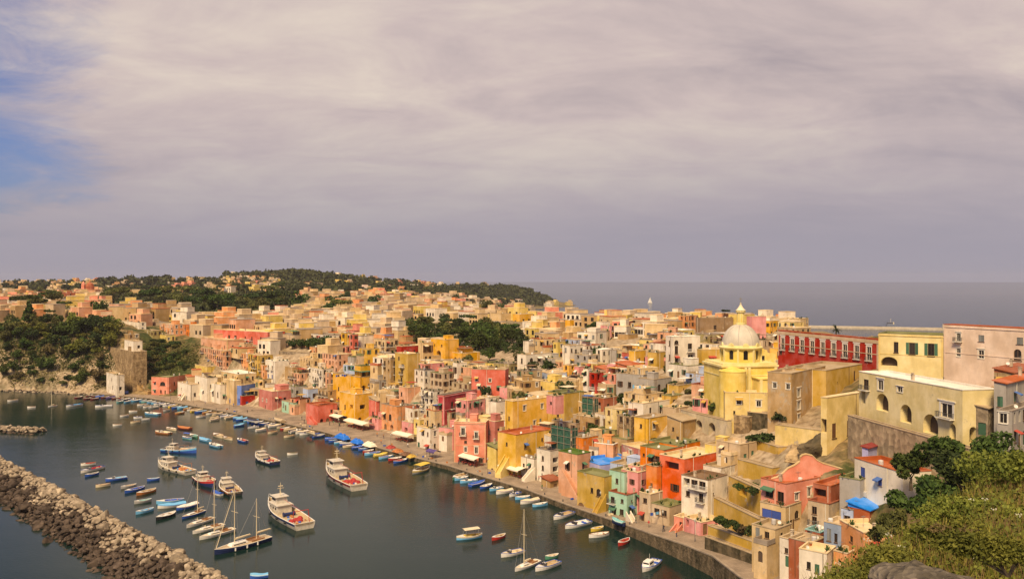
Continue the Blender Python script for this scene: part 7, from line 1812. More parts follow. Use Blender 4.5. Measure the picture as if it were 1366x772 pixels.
def rim_mesh(st, mat, wd=.10):
    mb = MB()
    for s in (-1, 1):
        for (x0, h0, z0), (x1, h1, z1) in zip(st[:-1], st[1:]):
            i0, i1 = max(.0, h0 - wd), max(.0, h1 - wd)
            A = [(x0, s * (h0 + .03), z0 + .003), (x1, s * (h1 + .03), z1 + .003), (x1, s * i1, z1 + .003), (x0, s * i0, z0 + .003)]
            A += [(x, y, z + .06) for x, y, z in A]
            mb.add(A, ((0, 1, 2, 3), (4, 5, 6, 7), (0, 1, 5, 4), (2, 3, 7, 6)))
    x, h_, z = st[0]
    mb.box((x + .04, 0, z + .033), (.1, 2 * h_, .06))
    return mb.mesh('gunwale', mat)
def deck_mesh(st, mat, dz=-.06, i0=0, i1=None):
    mb = MB(); s2 = st[i0:i1] if i1 else st[i0:]
    for (x0, h0, z0), (x1, h1, z1) in zip(s2[:-1], s2[1:]):
        mb.quad((x0, -h0 * .96, z0 + dz), (x0, h0 * .96, z0 + dz), (x1, h1 * .96, z1 + dz), (x1, -h1 * .96, z1 + dz))
    return mb.mesh('deck', mat)
BP = {}
OUTB = None
def outboard_mesh():
    mb = MB(); mb.box((0, 0, .35), (.32, .28, .42), 0, 0, .8); mb.box((.02, 0, -.1), (.14, .1, .6)); return mb.mesh('outboard', BC['black'])
OUTB = outboard_mesh()
def small_boat(kind, hullc, inc, L_=5.4, extra=None):
    key = (kind, hullc, inc, round(L_, 1), extra)
    if key in BP: return BP[key]
    r_ = empty('motorboat' if kind in ('motor', 'cabin') else 'rowing_boat', (0, 0, 0))
    B_ = L_ * (.37 if kind != 'row' else .36); Hh = .55 + L_ * .02
    stern = 'point' if kind in ('row', 'awning') else 'transom'
    strip = BC[extra] if extra in BC and kind in ('row', 'awning') else None
    hm, st = hull_mesh(L_, B_, Hh, stern, BC[hullc], strip)
    put('hull', hm, r_)
    put('gunwale', rim_mesh(st, BC[inc if inc in ('wood', 'orange') else 'white'] if hullc not in ('white', 'cream') else BC['wood' if kind == 'row' else 'blue']), r_)
    if kind == 'cover':
        mb = MB(); pr_ = []
        for x, hb, zs in st:
            pr_.append([(x, -hb - .04, zs - .1), (x, -hb * .6, zs + .22 + .1 * math.sin(x * 2.1)), (x, 0, zs + .40 + .12 * math.sin(x * 1.7)), (x, hb * .6, zs + .22), (x, hb + .04, zs - .1)])
        for a, b_ in zip(pr_[:-1], pr_[1:]):
            for k in range(4): mb.quad(a[k], a[k + 1], b_[k + 1], b_[k])
        mb.add(pr_[0], ((4, 3, 2, 1, 0),)); put('cover', mb.mesh('cover', BC[inc]), r_)
    elif kind in ('motor', 'cabin'):
        put('inside', inner_mesh(st[:8], BC[inc], .22), r_); put('deck', deck_mesh(st, BC['white' if inc != 'cream' else 'cream'], .02, 7), r_)
        mb = MB(); mb.box((L_ * .10, 0, Hh + .18), (.5, B_ * .34, .7)); put('console', mb.mesh('console', BC['white']), r_)
        mb = MB()
        for s in (-1, 1): mb.quad((L_ * .20, 0, Hh + .1), (L_ * .14, s * B_ * .36, Hh + .1), (L_ * .09, s * B_ * .30, Hh + .62), (L_ * .14, 0, Hh + .62))
        put('windscreen', mb.mesh('windscreen', M_PANE), r_)
        mb = MB(); mb.box((-L_ * .30, 0, .38), (.5, B_ * .62, .3)); put('seat', mb.mesh('seat', BC['blue' if inc == 'white' else 'tan']), r_)
        if kind == 'cabin':
            mb = MB(); mb.box((L_ * .12, 0, Hh + .5), (L_ * .34, B_ * .62, 1.0), 0, 0, .8); c_ = put('cabin', mb.mesh('cabin', BC['white']), r_)
            mb = MB()
            for s in (-1, 1): mb.box((L_ * .12, s * B_ * .285, Hh + .62), (L_ * .24, .03, .36))
            mb.box((L_ * .12 + L_ * .152, 0, Hh + .62), (.03, B_ * .46, .36)); put('window', mb.mesh('window', M_PANE), c_)
            mb = MB(); mb.tube((L_ * .05, 0, Hh + 1), (L_ * .03, 0, Hh + 2.2), .03, n=4); put('antenna', mb.mesh('antenna', BC['white']), c_)
        put('outboard', OUTB, r_, (-L_ / 2 - .12, 0, .35))
    else:
        put('inside', inner_mesh(st, BC[inc], .2), r_)
        for x in (-L_ * .26, -L_ * .02, L_ * .2):
            mb = MB(); k = min(range(len(st)), key=lambda i: abs(st[i][0] - x)); mb.box((x, 0, Hh - .14), (.26, 2 * st[k][1] - .2, .05)); put('thwart', mb.mesh('thwart', BC['wood' if inc != 'wood' else 'tan']), r_)
        mb = MB(); mb.box((0, 0, Hh * .6), (L_ * .16, B_ * .36, .42)); put('engine_box', mb.mesh('engine_box', BC[inc]), r_)
        mb = MB(); s2 = st[-4:]
        for (x0, h0, z0), (x1, h1, z1) in zip(s2[:-1], s2[1:]): mb.quad((x0, -h0 + .05, z0 + .01), (x0, h0 - .05, z0 + .01), (x1, max(0, h1 - .05), z1 + .01), (x1, -max(0, h1 - .05), z1 + .01))
        put('foredeck', mb.mesh('foredeck', BC['white' if hullc != 'white' else hullc]), r_)
        if kind == 'awning':
            mb = MB()
            for x in (-L_ * .3, L_ * .18):
                for s in (-1, 1): mb.tube((x, s * B_ * .40, Hh * .9), (x, s * B_ * .38, Hh + 1.5), .03, n=4)
            put('pole', mb.mesh('pole', BC['grey']), r_)
            mb = MB(); K = 6
            for i in range(K):
                y0, y1 = -B_ * .44 + B_ * .88 * i / K, -B_ * .44 + B_ * .88 * (i + 1) / K
                z0, z1 = Hh + 1.5 + .22 * math.cos(y0 / B_ * 3.1), Hh + 1.5 + .22 * math.cos(y1 / B_ * 3.1)
                mb.quad((-L_ * .36, y0, z0), (L_ * .24, y0, z0), (L_ * .24, y1, z1), (-L_ * .36, y1, z1))
            put('awning', mb.mesh('awning', BC[extra or 'cream']), r_)
    remember(r_)
    BP[key] = [r_, 0]
    return BP[key]
KINDW = dict(row='open rowing boat', cover='covered boat', motor='motorboat', cabin='cabin motorboat', awning='boat with a sun awning')
def boat_label(kind, hullc, inc, extra):
    h_, i_ = BNAME.get(hullc, hullc), BNAME.get(inc, inc)
    if kind == 'cover': return '%s boat under a %s cover' % (h_, i_)
    if kind == 'awning': return '%s boat with a %s awning' % (h_, BNAME.get(extra, extra or 'cream'))
    if kind == 'row': return '%s %s with %s inside' % (h_, 'wooden boat', i_)
    return '%s %s with %s inside' % (h_, 'motorboat' if kind == 'motor' else 'cabin boat', i_)
ALLB = []
def place_boat(kind, hullc, inc, x, y, head, L_=5.4, extra=None, label=None, group=None, where='', hero=False):
    e = small_boat(kind, hullc, inc, L_, extra)
    o = e[0] if e[1] == 0 else copy_tree(e[0])
    e[1] += 1
    o.location = (x, y, 0); o.rotation_euler = (random.uniform(-.03, .03), 0, head)
    tag(o, label or boat_label(kind, hullc, inc, extra), 'boat', group, where, proj((x, y, 0.4)), hero)
    ALLB.append((x, y))
    return o
def pxboat(kind, hullc, inc, bow, stern, label, extra=None, group=None, Lmin=3.4, Lmax=9.0):
    a, b_ = onz(*bow), onz(*stern)
    L_ = max(Lmin, min(Lmax, (a - b_).length)); c = (a + b_) / 2
    return place_boat(kind, hullc, inc, c.x, c.y, math.atan2((a - b_).y, (a - b_).x), round(L_ * 2) / 2, extra, label, group, '', True)
G1 = 'small boats at anchor in the harbour'
for q in [
    ('row', 'white', 'red', (108, 621), (128, 619), 'white boat with red inside beside the blue one off the breakwater'),
    ('motor', 'white', 'red', (108, 631), (137, 624), 'larger white and red motorboat anchored off the breakwater'),
    ('row', 'blue', 'grey', (113, 636), (132, 632), 'small dark blue rowing boat nearest the white and red motorboat'),
    ('row', 'cream', 'cream', (127, 650), (148, 647), 'cream rowing boat alone near the breakwater'),
    ('motor', 'blue', 'sky', (141, 642), (169, 638), 'blue motorboat with a blue cockpit right of the cream rowing boat'),
    ('row', 'grey', 'tan', (161, 652), (182, 648), 'grey rowing boat below the blue motorboat'),
    ('row', 'blue', 'blue', (166, 658), (193, 651), 'bright blue long rowing boat above the orange brown one'),
    ('row', 'orange', 'tan', (182, 661), (208, 654), 'orange brown wooden boat in the anchored cluster'),
    ('row', 'blue', 'sky', (200, 641), (209, 640), 'tiny bright blue dinghy afloat alone'),
    ('row', 'grey', 'teal', (179, 672), (202, 668), 'grey green rowing boat below the orange brown one'),
    ('row', 'sky', 'sky', (181, 686), (205, 680), 'light blue rowing boat close to the breakwater rocks'),
    ('row', 'sky', 'blue', (208, 672), (246, 668), 'long light blue boat above its paler neighbour'),
    ('cover', 'white', 'sky', (210, 678), (248, 673), 'white boat under a pale blue cover'),
    ('row', 'black', 'white', (208, 694), (234, 685), 'dark boat with white inside near the rocks'),
    ('cover', 'blue', 'white', (235, 681), (263, 673), 'deep blue boat beside the moored yachts'),
    ('row', 'white', 'cream', (150, 568), (163, 567), 'white dinghy leftmost of the far anchored five'),
    ('row', 'white', 'white', (160, 556), (172, 554.5), 'white dinghy uppermost of the far anchored five'),
    ('row', 'cream', 'cream', (174, 564.5), (187, 563), 'cream dinghy lowest of the far anchored five'),
    ('motor', 'white', 'white', (179, 558), (189, 557.5), 'white motor dinghy in the middle of the far anchored five'),
    ('row', 'grey', 'white', (190, 560.5), (199, 560), 'grey dinghy rightmost of the far anchored five'),
    ('motor', 'sky', 'white', (193, 552), (213, 553.5), 'pale blue motorboat off the far quay end'),
    ('row', 'white', 'white', (172, 549.5), (183, 549), 'white boat just off the bastion foot'),
    ('motor', 'white', 'white', (127, 543), (150, 542), 'large white motorboat left of the far quay end'),
    ('row', 'white', 'white', (37, 544), (47, 543.5), 'white dinghy alone off the wooded cliff'),
    ('row', 'white', 'cream', (10, 535.5), (24, 534), 'white boat at the left picture edge below the cliff'),
    ('motor', 'white', 'sky', (88, 543), (109, 540), 'white motorboat with blue seats off the wooded cliff'),
    ('motor', 'orange', 'cream', (207, 577), (227, 579), 'orange brown motorboat above the blue fishing boat'),
    ('row', 'cream', 'white', (222, 572), (235, 574), 'cream rowing boat between two brown ones'),
    ('cover', 'maroon', 'orange', (237, 571), (254, 573), 'maroon boat under an orange brown cover'),
    ('awning', 'teal', 'white', (243, 584), (256, 586), 'teal boat with a blue awning above the blue fishing boat'),
    ('row', 'green', 'teal', (254, 581), (263, 584), 'small green boat right of the teal one'),
    ('cover', 'sky', 'sky', (266, 586), (279, 589), 'pale blue covered boat right of the small green boat'),
    ('motor', 'sky', 'white', (279, 593), (294, 597), 'light blue motorboat with outboard in mid harbour'),
    ('row', 'cream', 'cream', (285, 580), (297, 584), 'cream rowing boat, left one of a cream pair'),
    ('row', 'cream', 'tan', (298, 584.5), (310, 587), 'cream rowing boat with tan inside, right one of a cream pair'),
    ('motor', 'blue', 'red', (317, 587), (328, 590), 'little blue motorboat with red inside in mid harbour'),
    ('row', 'white', 'green', (386, 606.5), (394, 606), 'tiny white dinghy alone in the middle of the water'),
    ('cover', 'white', 'blue', (284, 658), (296, 661), 'white tender under a blue cover beside the dark fishing boats'),
    ('row', 'green', 'tan', (604, 640), (623, 633), 'slim green boat at the quay by the salmon corner house'),
    ('motor', 'white', 'cream', (669, 743), (697, 736), 'white motorboat left of the moored sailing boat'),
    ('motor', 'white', 'tan', (714, 762), (745, 751), 'white beige motorboat right of the moored sailing boat'),
    ('row', 'green', 'cream', (727, 746), (745, 742), 'small green rowing boat above the white beige motorboat'),
    ('row', 'red', 'tan', (656, 721), (674, 715), 'red brown rowing boat right of the blue glass boat'),
    ('row', 'white', 'white', (786, 717), (812, 713), 'white launch with rounded ends off the mint green house'),
    ('row', 'yellow', 'yellow', (788, 709), (805, 705), 'yellow boat beside the white launch'),
    ('row', 'red', 'red', (825, 728), (839, 721), 'bright red rowing boat under the high quay wall'),
    ('motor', 'white', 'white', (754, 705), (786, 697), 'big white motorboat with black fenders by the quay'),
    ('motor', 'white', 'tan', (739, 693), (763, 685), 'white motorboat with wooden trim left of the big white one'),
    ('cabin', 'white', 'white', (857, 763), (877, 749), 'white cabin cruiser alone under the high quay wall'),
    ('cover', 'blue', 'sky', (333, 772), (358, 769), 'blue covered boat cut by the bottom picture edge'),
    ]:
    ex = 'blue' if q[0] == 'awning' else None
    pxboat(*q, extra=ex, group=G1)
o = pxboat('awning', 'sky', 'yellow', (609, 720), (643, 715), 'blue and white sightseeing boat with cream awning afloat alone', extra='cream', group=G1)
o = pxboat('awning', 'grey', 'tan', (548, 633), (574, 624), 'grey workboat with yellow awning leaving the quay', extra='yellow', group=G1)
rq = random.Random(31)
ZONES = [(128, 182, [('cover', 'purple', 'purple'), ('row', 'maroon', 'tan'), ('cover', 'blue', 'blue'), ('row', 'white', 'red'), ('row', 'navy', 'white')], 2),
         (184, 240, [('motor', 'white', 'white'), ('row', 'sky', 'white'), ('row', 'white', 'cream'), ('motor', 'grey', 'white'), ('row', 'teal', 'white')], 2),
         (240, 284, [('cover', 'yellow', 'tan'), ('row', 'blue', 'sky'), ('cover', 'sky', 'sky'), ('row', 'orange', 'yellow'), ('row', 'white', 'tan')], 2),
         (286, 326, [('motor', 'white', 'white'), ('row', 'white', 'tan'), ('cover', 'cream', 'tan'), ('row', 'black', 'white')], 2),
         (328, 366, [('row', 'blue', 'sky'), ('cover', 'blue', 'sky'), ('row', 'sky', 'white'), ('row', 'blue', 'white')], 2),
         (368, 436, [('motor', 'white', 'cream'), ('cover', 'white', 'cream'), ('row', 'cream', 'tan'), ('motor', 'white', 'blue'), ('row', 'red', 'white'), ('cover', 'tan', 'tan')], 2),
         (440, 500, [('row', 'cream', 'white'), ('cover', 'blue', 'blue'), ('row', 'blue', 'sky'), ('row', 'sky', 'white'), ('cover', 'blue', 'grey')], 1),
         (500, 552, [('row', 'red', 'white'), ('row', 'blue', 'red'), ('cover', 'yellow', 'yellow'), ('row', 'sky', 'blue'), ('row', 'navy', 'sky')], 1),
         (628, 738, [('row', 'sky', 'white'), ('cover', 'yellow', 'cream'), ('row', 'blue', 'sky'), ('motor', 'white', 'white'), ('row', 'blue', 'white'), ('motor', 'sky', 'white'), ('cover', 'white', 'cream'), ('row', 'sky', 'sky'), ('cover', 'blue', 'blue')], 1)]
for x0, x1, pal, rows2 in ZONES:
    k = 0; px = x0
    while px < x1:
        p, n = quay_at(px)
        Lb = rq.choice([4.5, 5.0, 5.5, 6.0])
        c = p - n * (Lb / 2 + rq.uniform(.7, 1.6)); kd, hc, ic = pal[k % len(pal)] if rq.random() < .7 else rq.choice(pal)
        hd = math.atan2(-n.y, -n.x) + rq.uniform(-.22, .22) + (math.pi if rq.random() < .3 else 0)
        if all((c.x - a) ** 2 + (c.y - b_) ** 2 > 2.0 ** 2 for a, b_ in ALLB):
            place_boat(kd, hc, ic, c.x, c.y, hd, Lb, None, None, 'boats moored along the quay', 'QUAY')
        if rows2 == 2 and rq.random() < .42:
            c2 = p - n * (Lb * 1.5 + rq.uniform(2.4, 4.0))
            kd, hc, ic = rq.choice(pal)
            if all((c2.x - a) ** 2 + (c2.y - b_) ** 2 > 2.4 ** 2 for a, b_ in ALLB):
                place_boat(kd, hc, ic, c2.x, c2.y, hd + rq.uniform(-.3, .3), 4.5, None, None, 'boats moored along the quay', 'QUAY')
        Yq = p.y; px += rq.uniform(2.2, 3.0) * F / Yq * .80; k += 1

BC['work'] = bm_('worn white', (.60, .54, .44)); BC['work'].node_tree.nodes['Map Range'].inputs['To Min'].default_value = .75
def fishing(label, bow, stern, hullc, strip, deckc, cabc, scale_h=1.0, aft=False, nets='red', Bf=.30):
    a, b_ = onz(*bow), onz(*stern); L_ = (a - b_).length * .92; c = (a + b_) / 2; hd = math.atan2((a - b_).y, (a - b_).x)
    hullc, cabc = [('work' if q in ('white', 'cream') else q) for q in (hullc, cabc)]
    r_ = empty('fishing_boat', c, hd); B_ = L_ * Bf; Hh = L_ * .066 * scale_h
    hm, st = hull_mesh(L_, B_, Hh, 'transom', BC[hullc], BC[strip], .6, .95)
    put('hull', hm, r_)
    put('gunwale', rim_mesh(st, BC['white' if hullc != 'white' else 'blue'], .22), r_)
    put('deck', inner_mesh(st, BC[deckc], Hh * .62, .2), r_)
    s_ = L_ / 29.0
    x0 = L_ * (.16 if not aft else -.22)
    mb = MB(); mb.box((x0, 0, Hh * .62 + 1.3 * s_), (L_ * .24, B_ * .58, 2.6 * s_)); mb.box((x0, 0, Hh * .62 + 2.66 * s_), (L_ * .27, B_ * .66, .14 * s_)); wh = put('wheelhouse', mb.mesh('wheelhouse', BC[cabc]), r_)
    mb = MB(); mb.box((x0 + L_ * .03, 0, Hh * .62 + 3.7 * s_), (L_ * .14, B_ * .46, 2.0 * s_), 0, 0, .92); mb.box((x0 + L_ * .03, 0, Hh * .62 + 4.78 * s_), (L_ * .17, B_ * .54, .14 * s_)); br_ = put('bridge', mb.mesh('bridge', BC[cabc]), r_)
    for s in (-1, 1):
        for k in range(3):
            mb = MB(); mb.box((x0 - L_ * .07 + k * L_ * .07, s * (B_ * .29 + .02), Hh * .62 + 1.6 * s_), (L_ * .035, .03, .7 * s_)); put('window', mb.mesh('window', M_PANE), wh)
        mb = MB(); mb.box((x0 + L_ * .03, s * (B_ * .225 + .02), Hh * .62 + 3.95 * s_), (L_ * .10, .05, .7 * s_)); put('window', mb.mesh('window', M_PANE), br_)
    mb = MB(); mb.box((x0 + L_ * .03 + L_ * .069, 0, Hh * .62 + 3.95 * s_), (.05, B_ * .38, .7 * s_)); put('window', mb.mesh('window', M_PANE), br_)
    mz = Hh * .62 + 4.85 * s_
    mb = MB(); mb.tube((x0, 0, mz), (x0, 0, mz + 4.2 * s_), .12 * s_, .06 * s_, 6); mb.tube((x0, -1.1 * s_, mz + 2.4 * s_), (x0, 1.1 * s_, mz + 2.4 * s_), .06 * s_, n=5); mb.box((x0, 0, mz + 3.1 * s_), (.3 * s_, 1.5 * s_, .22 * s_)); mb.tube((x0, 0, mz + 1.5 * s_), (x0 - 2.4 * s_, 0, mz), .05 * s_, n=4); mb.tube((x0, .5 * s_, mz), (x0, .1, mz + 3 * s_), .04 * s_, n=4)
    put('mast', mb.mesh('mast', BC['cream']), r_)
    xg = -L_ * .40 if not aft else L_ * .2
    mb = MB()
    for s in (-1, 1): mb.tube((xg, s * B_ * .33, Hh * .6), (xg, s * B_ * .28, Hh + 3.0 * s_), .10 * s_, n=5)
    mb.tube((xg, -B_ * .30, Hh + 3.0 * s_), (xg, B_ * .30, Hh + 3.0 * s_), .10 * s_, n=5); mb.tube((xg, 0, Hh + 3 * s_), (x0 - L_ * .1, 0, Hh + 3.6 * s_), .05 * s_, n=4)
    put('gallows', mb.mesh('gallows', BC[nets if nets != 'grey' else 'tan']), r_)
    r2 = random.Random(int(bow[0]))
    hs = MB(); xn = -L_ * .22 if not aft else L_ * .12
    for q in range(7):
        hs.lathe([(.0, .9 * s_), (.5 * s_, .75 * s_), (.85 * s_, .4 * s_), (1.0 * s_, 0)], 8, (xn + r2.uniform(-.11, .08) * L_, r2.uniform(-.26, .26) * B_, Hh * .62))
    put('net_heap', hs.mesh('net_heap', plain('net ' + nets, {'red': (.36, .04, .035), 'orange': (.42, .16, .05), 'grey': (.16, .13, .11), 'brown': (.20, .09, .05)}[nets], .95, noise=.4, nscale=3)), r_)
    mb = MB(); mb.tube((xn + L_ * .14, -B_ * .2, Hh * .62 + .7 * s_), (xn + L_ * .14, B_ * .2, Hh * .62 + .7 * s_), .5 * s_, n=10)
    for s in (-1, 1): mb.tube((xn + L_ * .14, s * B_ * .2, Hh * .62 + .7 * s_), (xn + L_ * .14, s * B_ * .23, Hh * .62 + .7 * s_), .75 * s_, n=10)
    put('winch', mb.mesh('winch', BC['navy']), r_)
    for q in range(14):
        mb = MB(); mb.box((-L_ * .30 + r2.uniform(-.12, .22) * L_, r2.uniform(-.3, .3) * B_, Hh * .62 + .22 * s_), (.7 * s_, .5 * s_, .44 * s_), r2.uniform(0, 1.5)); put('crate', mb.mesh('crate', BC[r2.choice(['white', 'blue', 'sky', 'cream', 'orange'])]), r_)
    mb = MB(); mb.lathe([(.28 * s_, .3), (.42 * s_, 0.1), (.42 * s_, -.1), (.28 * s_, -.3)], 10)
    tm = mb.mesh('fender', BC['black'])
    for s in (-1, 1):
        for k in range(3):
            i = 2 + 2 * k; put('fender', tm, r_, (st[i][0], s * (st[i][1] + .12), st[i][2] * .7))
    mb = MB(); s3 = st[6:]
    for s in (-1, 1):
        for (xa, ha, za), (xb, hb2, zb2) in zip(s3[:-1], s3[1:]):
            mb.tube((xa, s * ha * .95, za + .9 * s_), (xb, s * hb2 * .95, zb2 + .9 * s_), .04 * s_, n=4); mb.tube((xa, s * ha * .95, za), (xa, s * ha * .95, za + .9 * s_), .03 * s_, n=4)
    put('rail', mb.mesh('rail', BC['white']), r_)
    tag(r_, label, 'fishing boat', 'fishing boats in the harbour', '', proj(c), True)
    ALLB.append((c.x, c.y))
fishing('large white trawler with red nets, the rightmost but one in mid harbour', (357, 676), (409, 707), 'white', 'navy', 'tan', 'white', 1.0, False, 'red', .28)
fishing('white and maroon trawler with red and blue gear in open water', (434, 629), (481, 655), 'white', 'maroon', 'tan', 'cream', 1.0, False, 'red', .26)
fishing('small navy fishing boat with red wheelhouse in mid harbour', (340, 610), (368, 620), 'navy', 'white', 'tan', 'white', 1.1, False, 'red', .34)
fishing('bright blue fishing boat lying above the white one', (264, 604), (216, 601), 'blue', 'sky', 'tan', 'cream', 1.1, True, 'orange', .32)
fishing('white fishing boat with cream wheelhouse and orange nets near the blue one', (209, 621), (256, 633), 'white', 'cream', 'tan', 'white', .9, False, 'orange', .28)
fishing('navy and red fishing boat seen from its bow left of the dark one', (286, 651), (264, 638), 'navy', 'red', 'tan', 'cream', 1.2, True, 'red', .36)
fishing('dark hulled fishing boat with tan deck right of the navy and red one', (296, 646), (315, 662), 'black', 'orange', 'tan', 'cream', 1.1, False, 'brown', .34)

M_WIRE = plain('rigging wire', (.30, .28, .25), .5, .3)
def yacht(label, bow, stern, hullc, masts, deckc='tan', boom=True, sail='cream', name='sailing_yacht'):
    a, b_ = onz(*bow), onz(*stern); L_ = (a - b_).length; c = (a + b_) / 2; hd = math.atan2((a - b_).y, (a - b_).x)
    r_ = empty(name, c, hd); B_ = L_ * .27; Hh = L_ * .065
    hm, st = hull_mesh(L_, B_, Hh, 'transom', BC[hullc], BC[hullc], .5); put('hull', hm, r_)
    put('gunwale', rim_mesh(st, BC['white'], .12), r_); put('deck', deck_mesh(st, BC[deckc], .02), r_)
    mb = MB(); mb.box((L_ * .08, 0, Hh * 1.1 + L_ * .018), (L_ * .32, B_ * .46, L_ * .036), 0, 0, .82); cb = put('cabin', mb.mesh('cabin', BC['white']), r_)
    mb = MB()
    for s in (-1, 1): mb.box((L_ * .08, s * B_ * .222, Hh * 1.1 + L_ * .016), (L_ * .22, .03, L_ * .014))
    put('window', mb.mesh('window', M_PANE), cb)
    mb = MB(); mb.box((-L_ * .25, 0, Hh * 1.02 + .02), (L_ * .22, B_ * .5, .06)); mb.box((-L_ * .25, B_ * .3, Hh * 1.1 + .1), (L_ * .24, .12, .3)); mb.box((-L_ * .25, -B_ * .3, Hh * 1.1 + .1), (L_ * .24, .12, .3)); put('cockpit', mb.mesh('cockpit', BC['wood']), r_)
    bowt = (st[-1][0], 0, st[-1][2])
    for x, hm_ in masts:
        x *= L_
        mb = MB(); mb.tube((x, 0, Hh), (x, 0, Hh + hm_), .11, .07, 6); mb.tube((x, -B_ * .35, Hh + hm_ * .55), (x, B_ * .35, Hh + hm_ * .55), .04, n=4); m_ = put('mast', mb.mesh('mast', BC['cream']), r_)
        mb = MB(); top_ = (x, 0, Hh + hm_ * .98)
        for s in (-1, 1): mb.tube((x, s * B_ * .46, Hh), top_, .025, n=4, cap=False)
        mb.tube(bowt if x == masts[0][0] * L_ else (masts[0][0] * L_, 0, Hh), top_, .03, n=4, cap=False)
        if x == masts[-1][0] * L_: mb.tube((st[0][0], 0, Hh), top_, .025, n=4, cap=False)
        put('rigging', mb.mesh('rigging', M_WIRE), m_)
        if boom:
            bl = min(L_ * .3, hm_ * .42)
            mb = MB(); mb.tube((x - .1, 0, Hh + L_ * .09), (x - bl, 0, Hh + L_ * .10), .09, n=6)
            bo_ = put('boom', mb.mesh('boom', BC['cream']), r_)
            mb = MB(); mb.tube((x - .2, 0, Hh + L_ * .09 + .2), (x - bl * .95, 0, Hh + L_ * .10 + .17), .22, .12, 7); put('furled_sail', mb.mesh('furled_sail', BC[sail]), bo_)
    if len(masts) > 1:
        mb = MB(); r3 = [(bowt[0] - .4, 0, bowt[2] + .1), (masts[0][0] * L_, 0, Hh + masts[0][1] * .9)]; mb.tube(r3[0], r3[1], .10, .06, 5); put('furled_sail', mb.mesh('furled_sail', BC['cream']), r_)
        for k in range(3):
            mb = MB(); mb.tube((st[3 + 2 * k][0], st[3 + 2 * k][1] + .1, .2), (st[3 + 2 * k][0], st[3 + 2 * k][1] + .1, .8), .17, n=7); put('fender', mb.mesh('fender', BC['white']), r_)
    tag(r_, label, 'sailing boat', 'sailing boats in the harbour', '', proj(c), True); ALLB.append((c.x, c.y))
yacht('navy two masted ketch, biggest and lowest of the moored yachts', (286, 740), (358, 719), 'navy', [(.14, 13.6), (-.27, 9.3)])
yacht('white sloop with bare mast just above the navy ketch', (266, 720), (312, 707), 'white', [(.08, 12.4)], 'cream')
yacht('white mastless hull between the two white sloops', (257, 712), (298, 701), 'white', [(.1, .9)], 'cream', False)
yacht('white motor sailer hull uppermost of the white cluster', (249, 704), (284, 692), 'white', [(.1, 1.2)], 'tan', False)
yacht('blue white sloop with tan deck topmost of the moored yachts', (243, 692), (272, 682), 'blue', [(-.2, 10.6)], 'tan')
yacht('white sailing boat with tall bare mast near the bottom centre', (687, 762), (718, 749), 'white', [(.12, 11.8)], 'cream')
yacht('little white sailing boat below the wooded cliff', (64, 542.5), (76, 541), 'white', [(.1, 8.5)], 'cream')
so_ = onz(867, 404.5); r_ = empty('sailing_boat', so_, R(15))
hm, st = hull_mesh(14, 4, 1.2, 'transom', BC['white']); put('hull', hm, r_); put('deck', deck_mesh(st, BC['cream'], -.05), r_)
mb = MB(); mb.tube((1, 0, 1), (1, 0, 17.5), .15, n=5); put('mast', mb.mesh('mast', BC['cream']), r_)
mb = MB()
K = 6
for i in range(K):
    for (xa, xb_, zb_, zt_) in ((.8, -5.5, 2, 17), (6.4, 1.4, 1.8, 14.5)):
        za, zc_ = zb_ + (zt_ - zb_) * i / K, zb_ + (zt_ - zb_) * (i + 1) / K
        f0, f1 = 1 - i / K, 1 - (i + 1) / K
        x0a = xa if xa < 2 else xb_ + (xa - xb_) * f0; x1a = xa if xa < 2 else xb_ + (xa - xb_) * f1
        ya = .9 * math.sin(math.pi * i / K * .9 + .2); yb_ = .9 * math.sin(math.pi * (i + 1) / K * .9 + .2)
        e0 = xa + (xb_ - xa) * f0 if xa < 2 else xb_; e1 = xa + (xb_ - xa) * f1 if xa < 2 else xb_
        A = [(x0a, 0, za), (e0, ya, za), (e1, yb_, zc_), (x1a, 0, zc_)]
        mb.add(A + [(x, y + .06, z) for x, y, z in A], ((0, 1, 2, 3), (7, 6, 5, 4)))
put('sail', mb.mesh('sail', BC['white']), r_)
tag(r_, 'white sailing boat under sail far out on the open sea', 'sailing boat', None, '', (867, 403), True)
sp = onz(1186, 438.5); r_ = empty('ship', sp, R(170))
hm, st = hull_mesh(28, 7, 2.6, 'transom', BC['navy']); put('hull', hm, r_); put('deck', deck_mesh(st, BC['grey'], -.05), r_)
mb = MB(); mb.box((-2, 0, 4.2), (11, 5, 3.4)); mb.box((-1, 0, 7.1), (6.5, 4, 2.4)); s_ = put('superstructure', mb.mesh('superstructure', bm_('ship grey blue', (.16, .18, .24))), r_)
mb = MB(); mb.box((-1, 0, 7.5), (6.6, 4.1, .8)); put('window', mb.mesh('window', M_PANE), s_)
mb = MB(); mb.tube((-2, 0, 8.3), (-2, 0, 13), .2, n=5); mb.tube((-2, -1.5, 11.4), (-2, 1.5, 11.4), .1, n=4); mb.box((-5, 0, 7), (1.6, 1.6, 3)); put('mast', mb.mesh('mast', BC['cream']), r_)
tag(r_, 'dark navy ship moored at the long mole on the horizon side', 'ship', None, '', (1186, 433), True)
mb = MB(); a, b_ = onz(1000, 437.5), onz(1262, 441)
a = onz(985, 436); d = b_ - a; L_ = d.length; rz = math.atan2(d.y, d.x); c = (a + b_) / 2
mb.box((0, 0, .4), (L_, 9, 3.2)); mb.box((0, 3.4, 2.6), (L_, 1.6, 1.6)); mb.tube((L_ / 2 - 3, 0, 2), (L_ / 2 - 3, 0, 8), 1.2, .9, 10)
mo = mb.build('mole', stucco('mole', (.46, .40, .30), .8)); mo.location = c; mo.rotation_euler = (0, 0, rz)
tag(mo, 'long pale harbour mole crossing the sea on the right', 'breakwater', None, '', (1150, 437), True)
rng = np.random.default_rng(77)
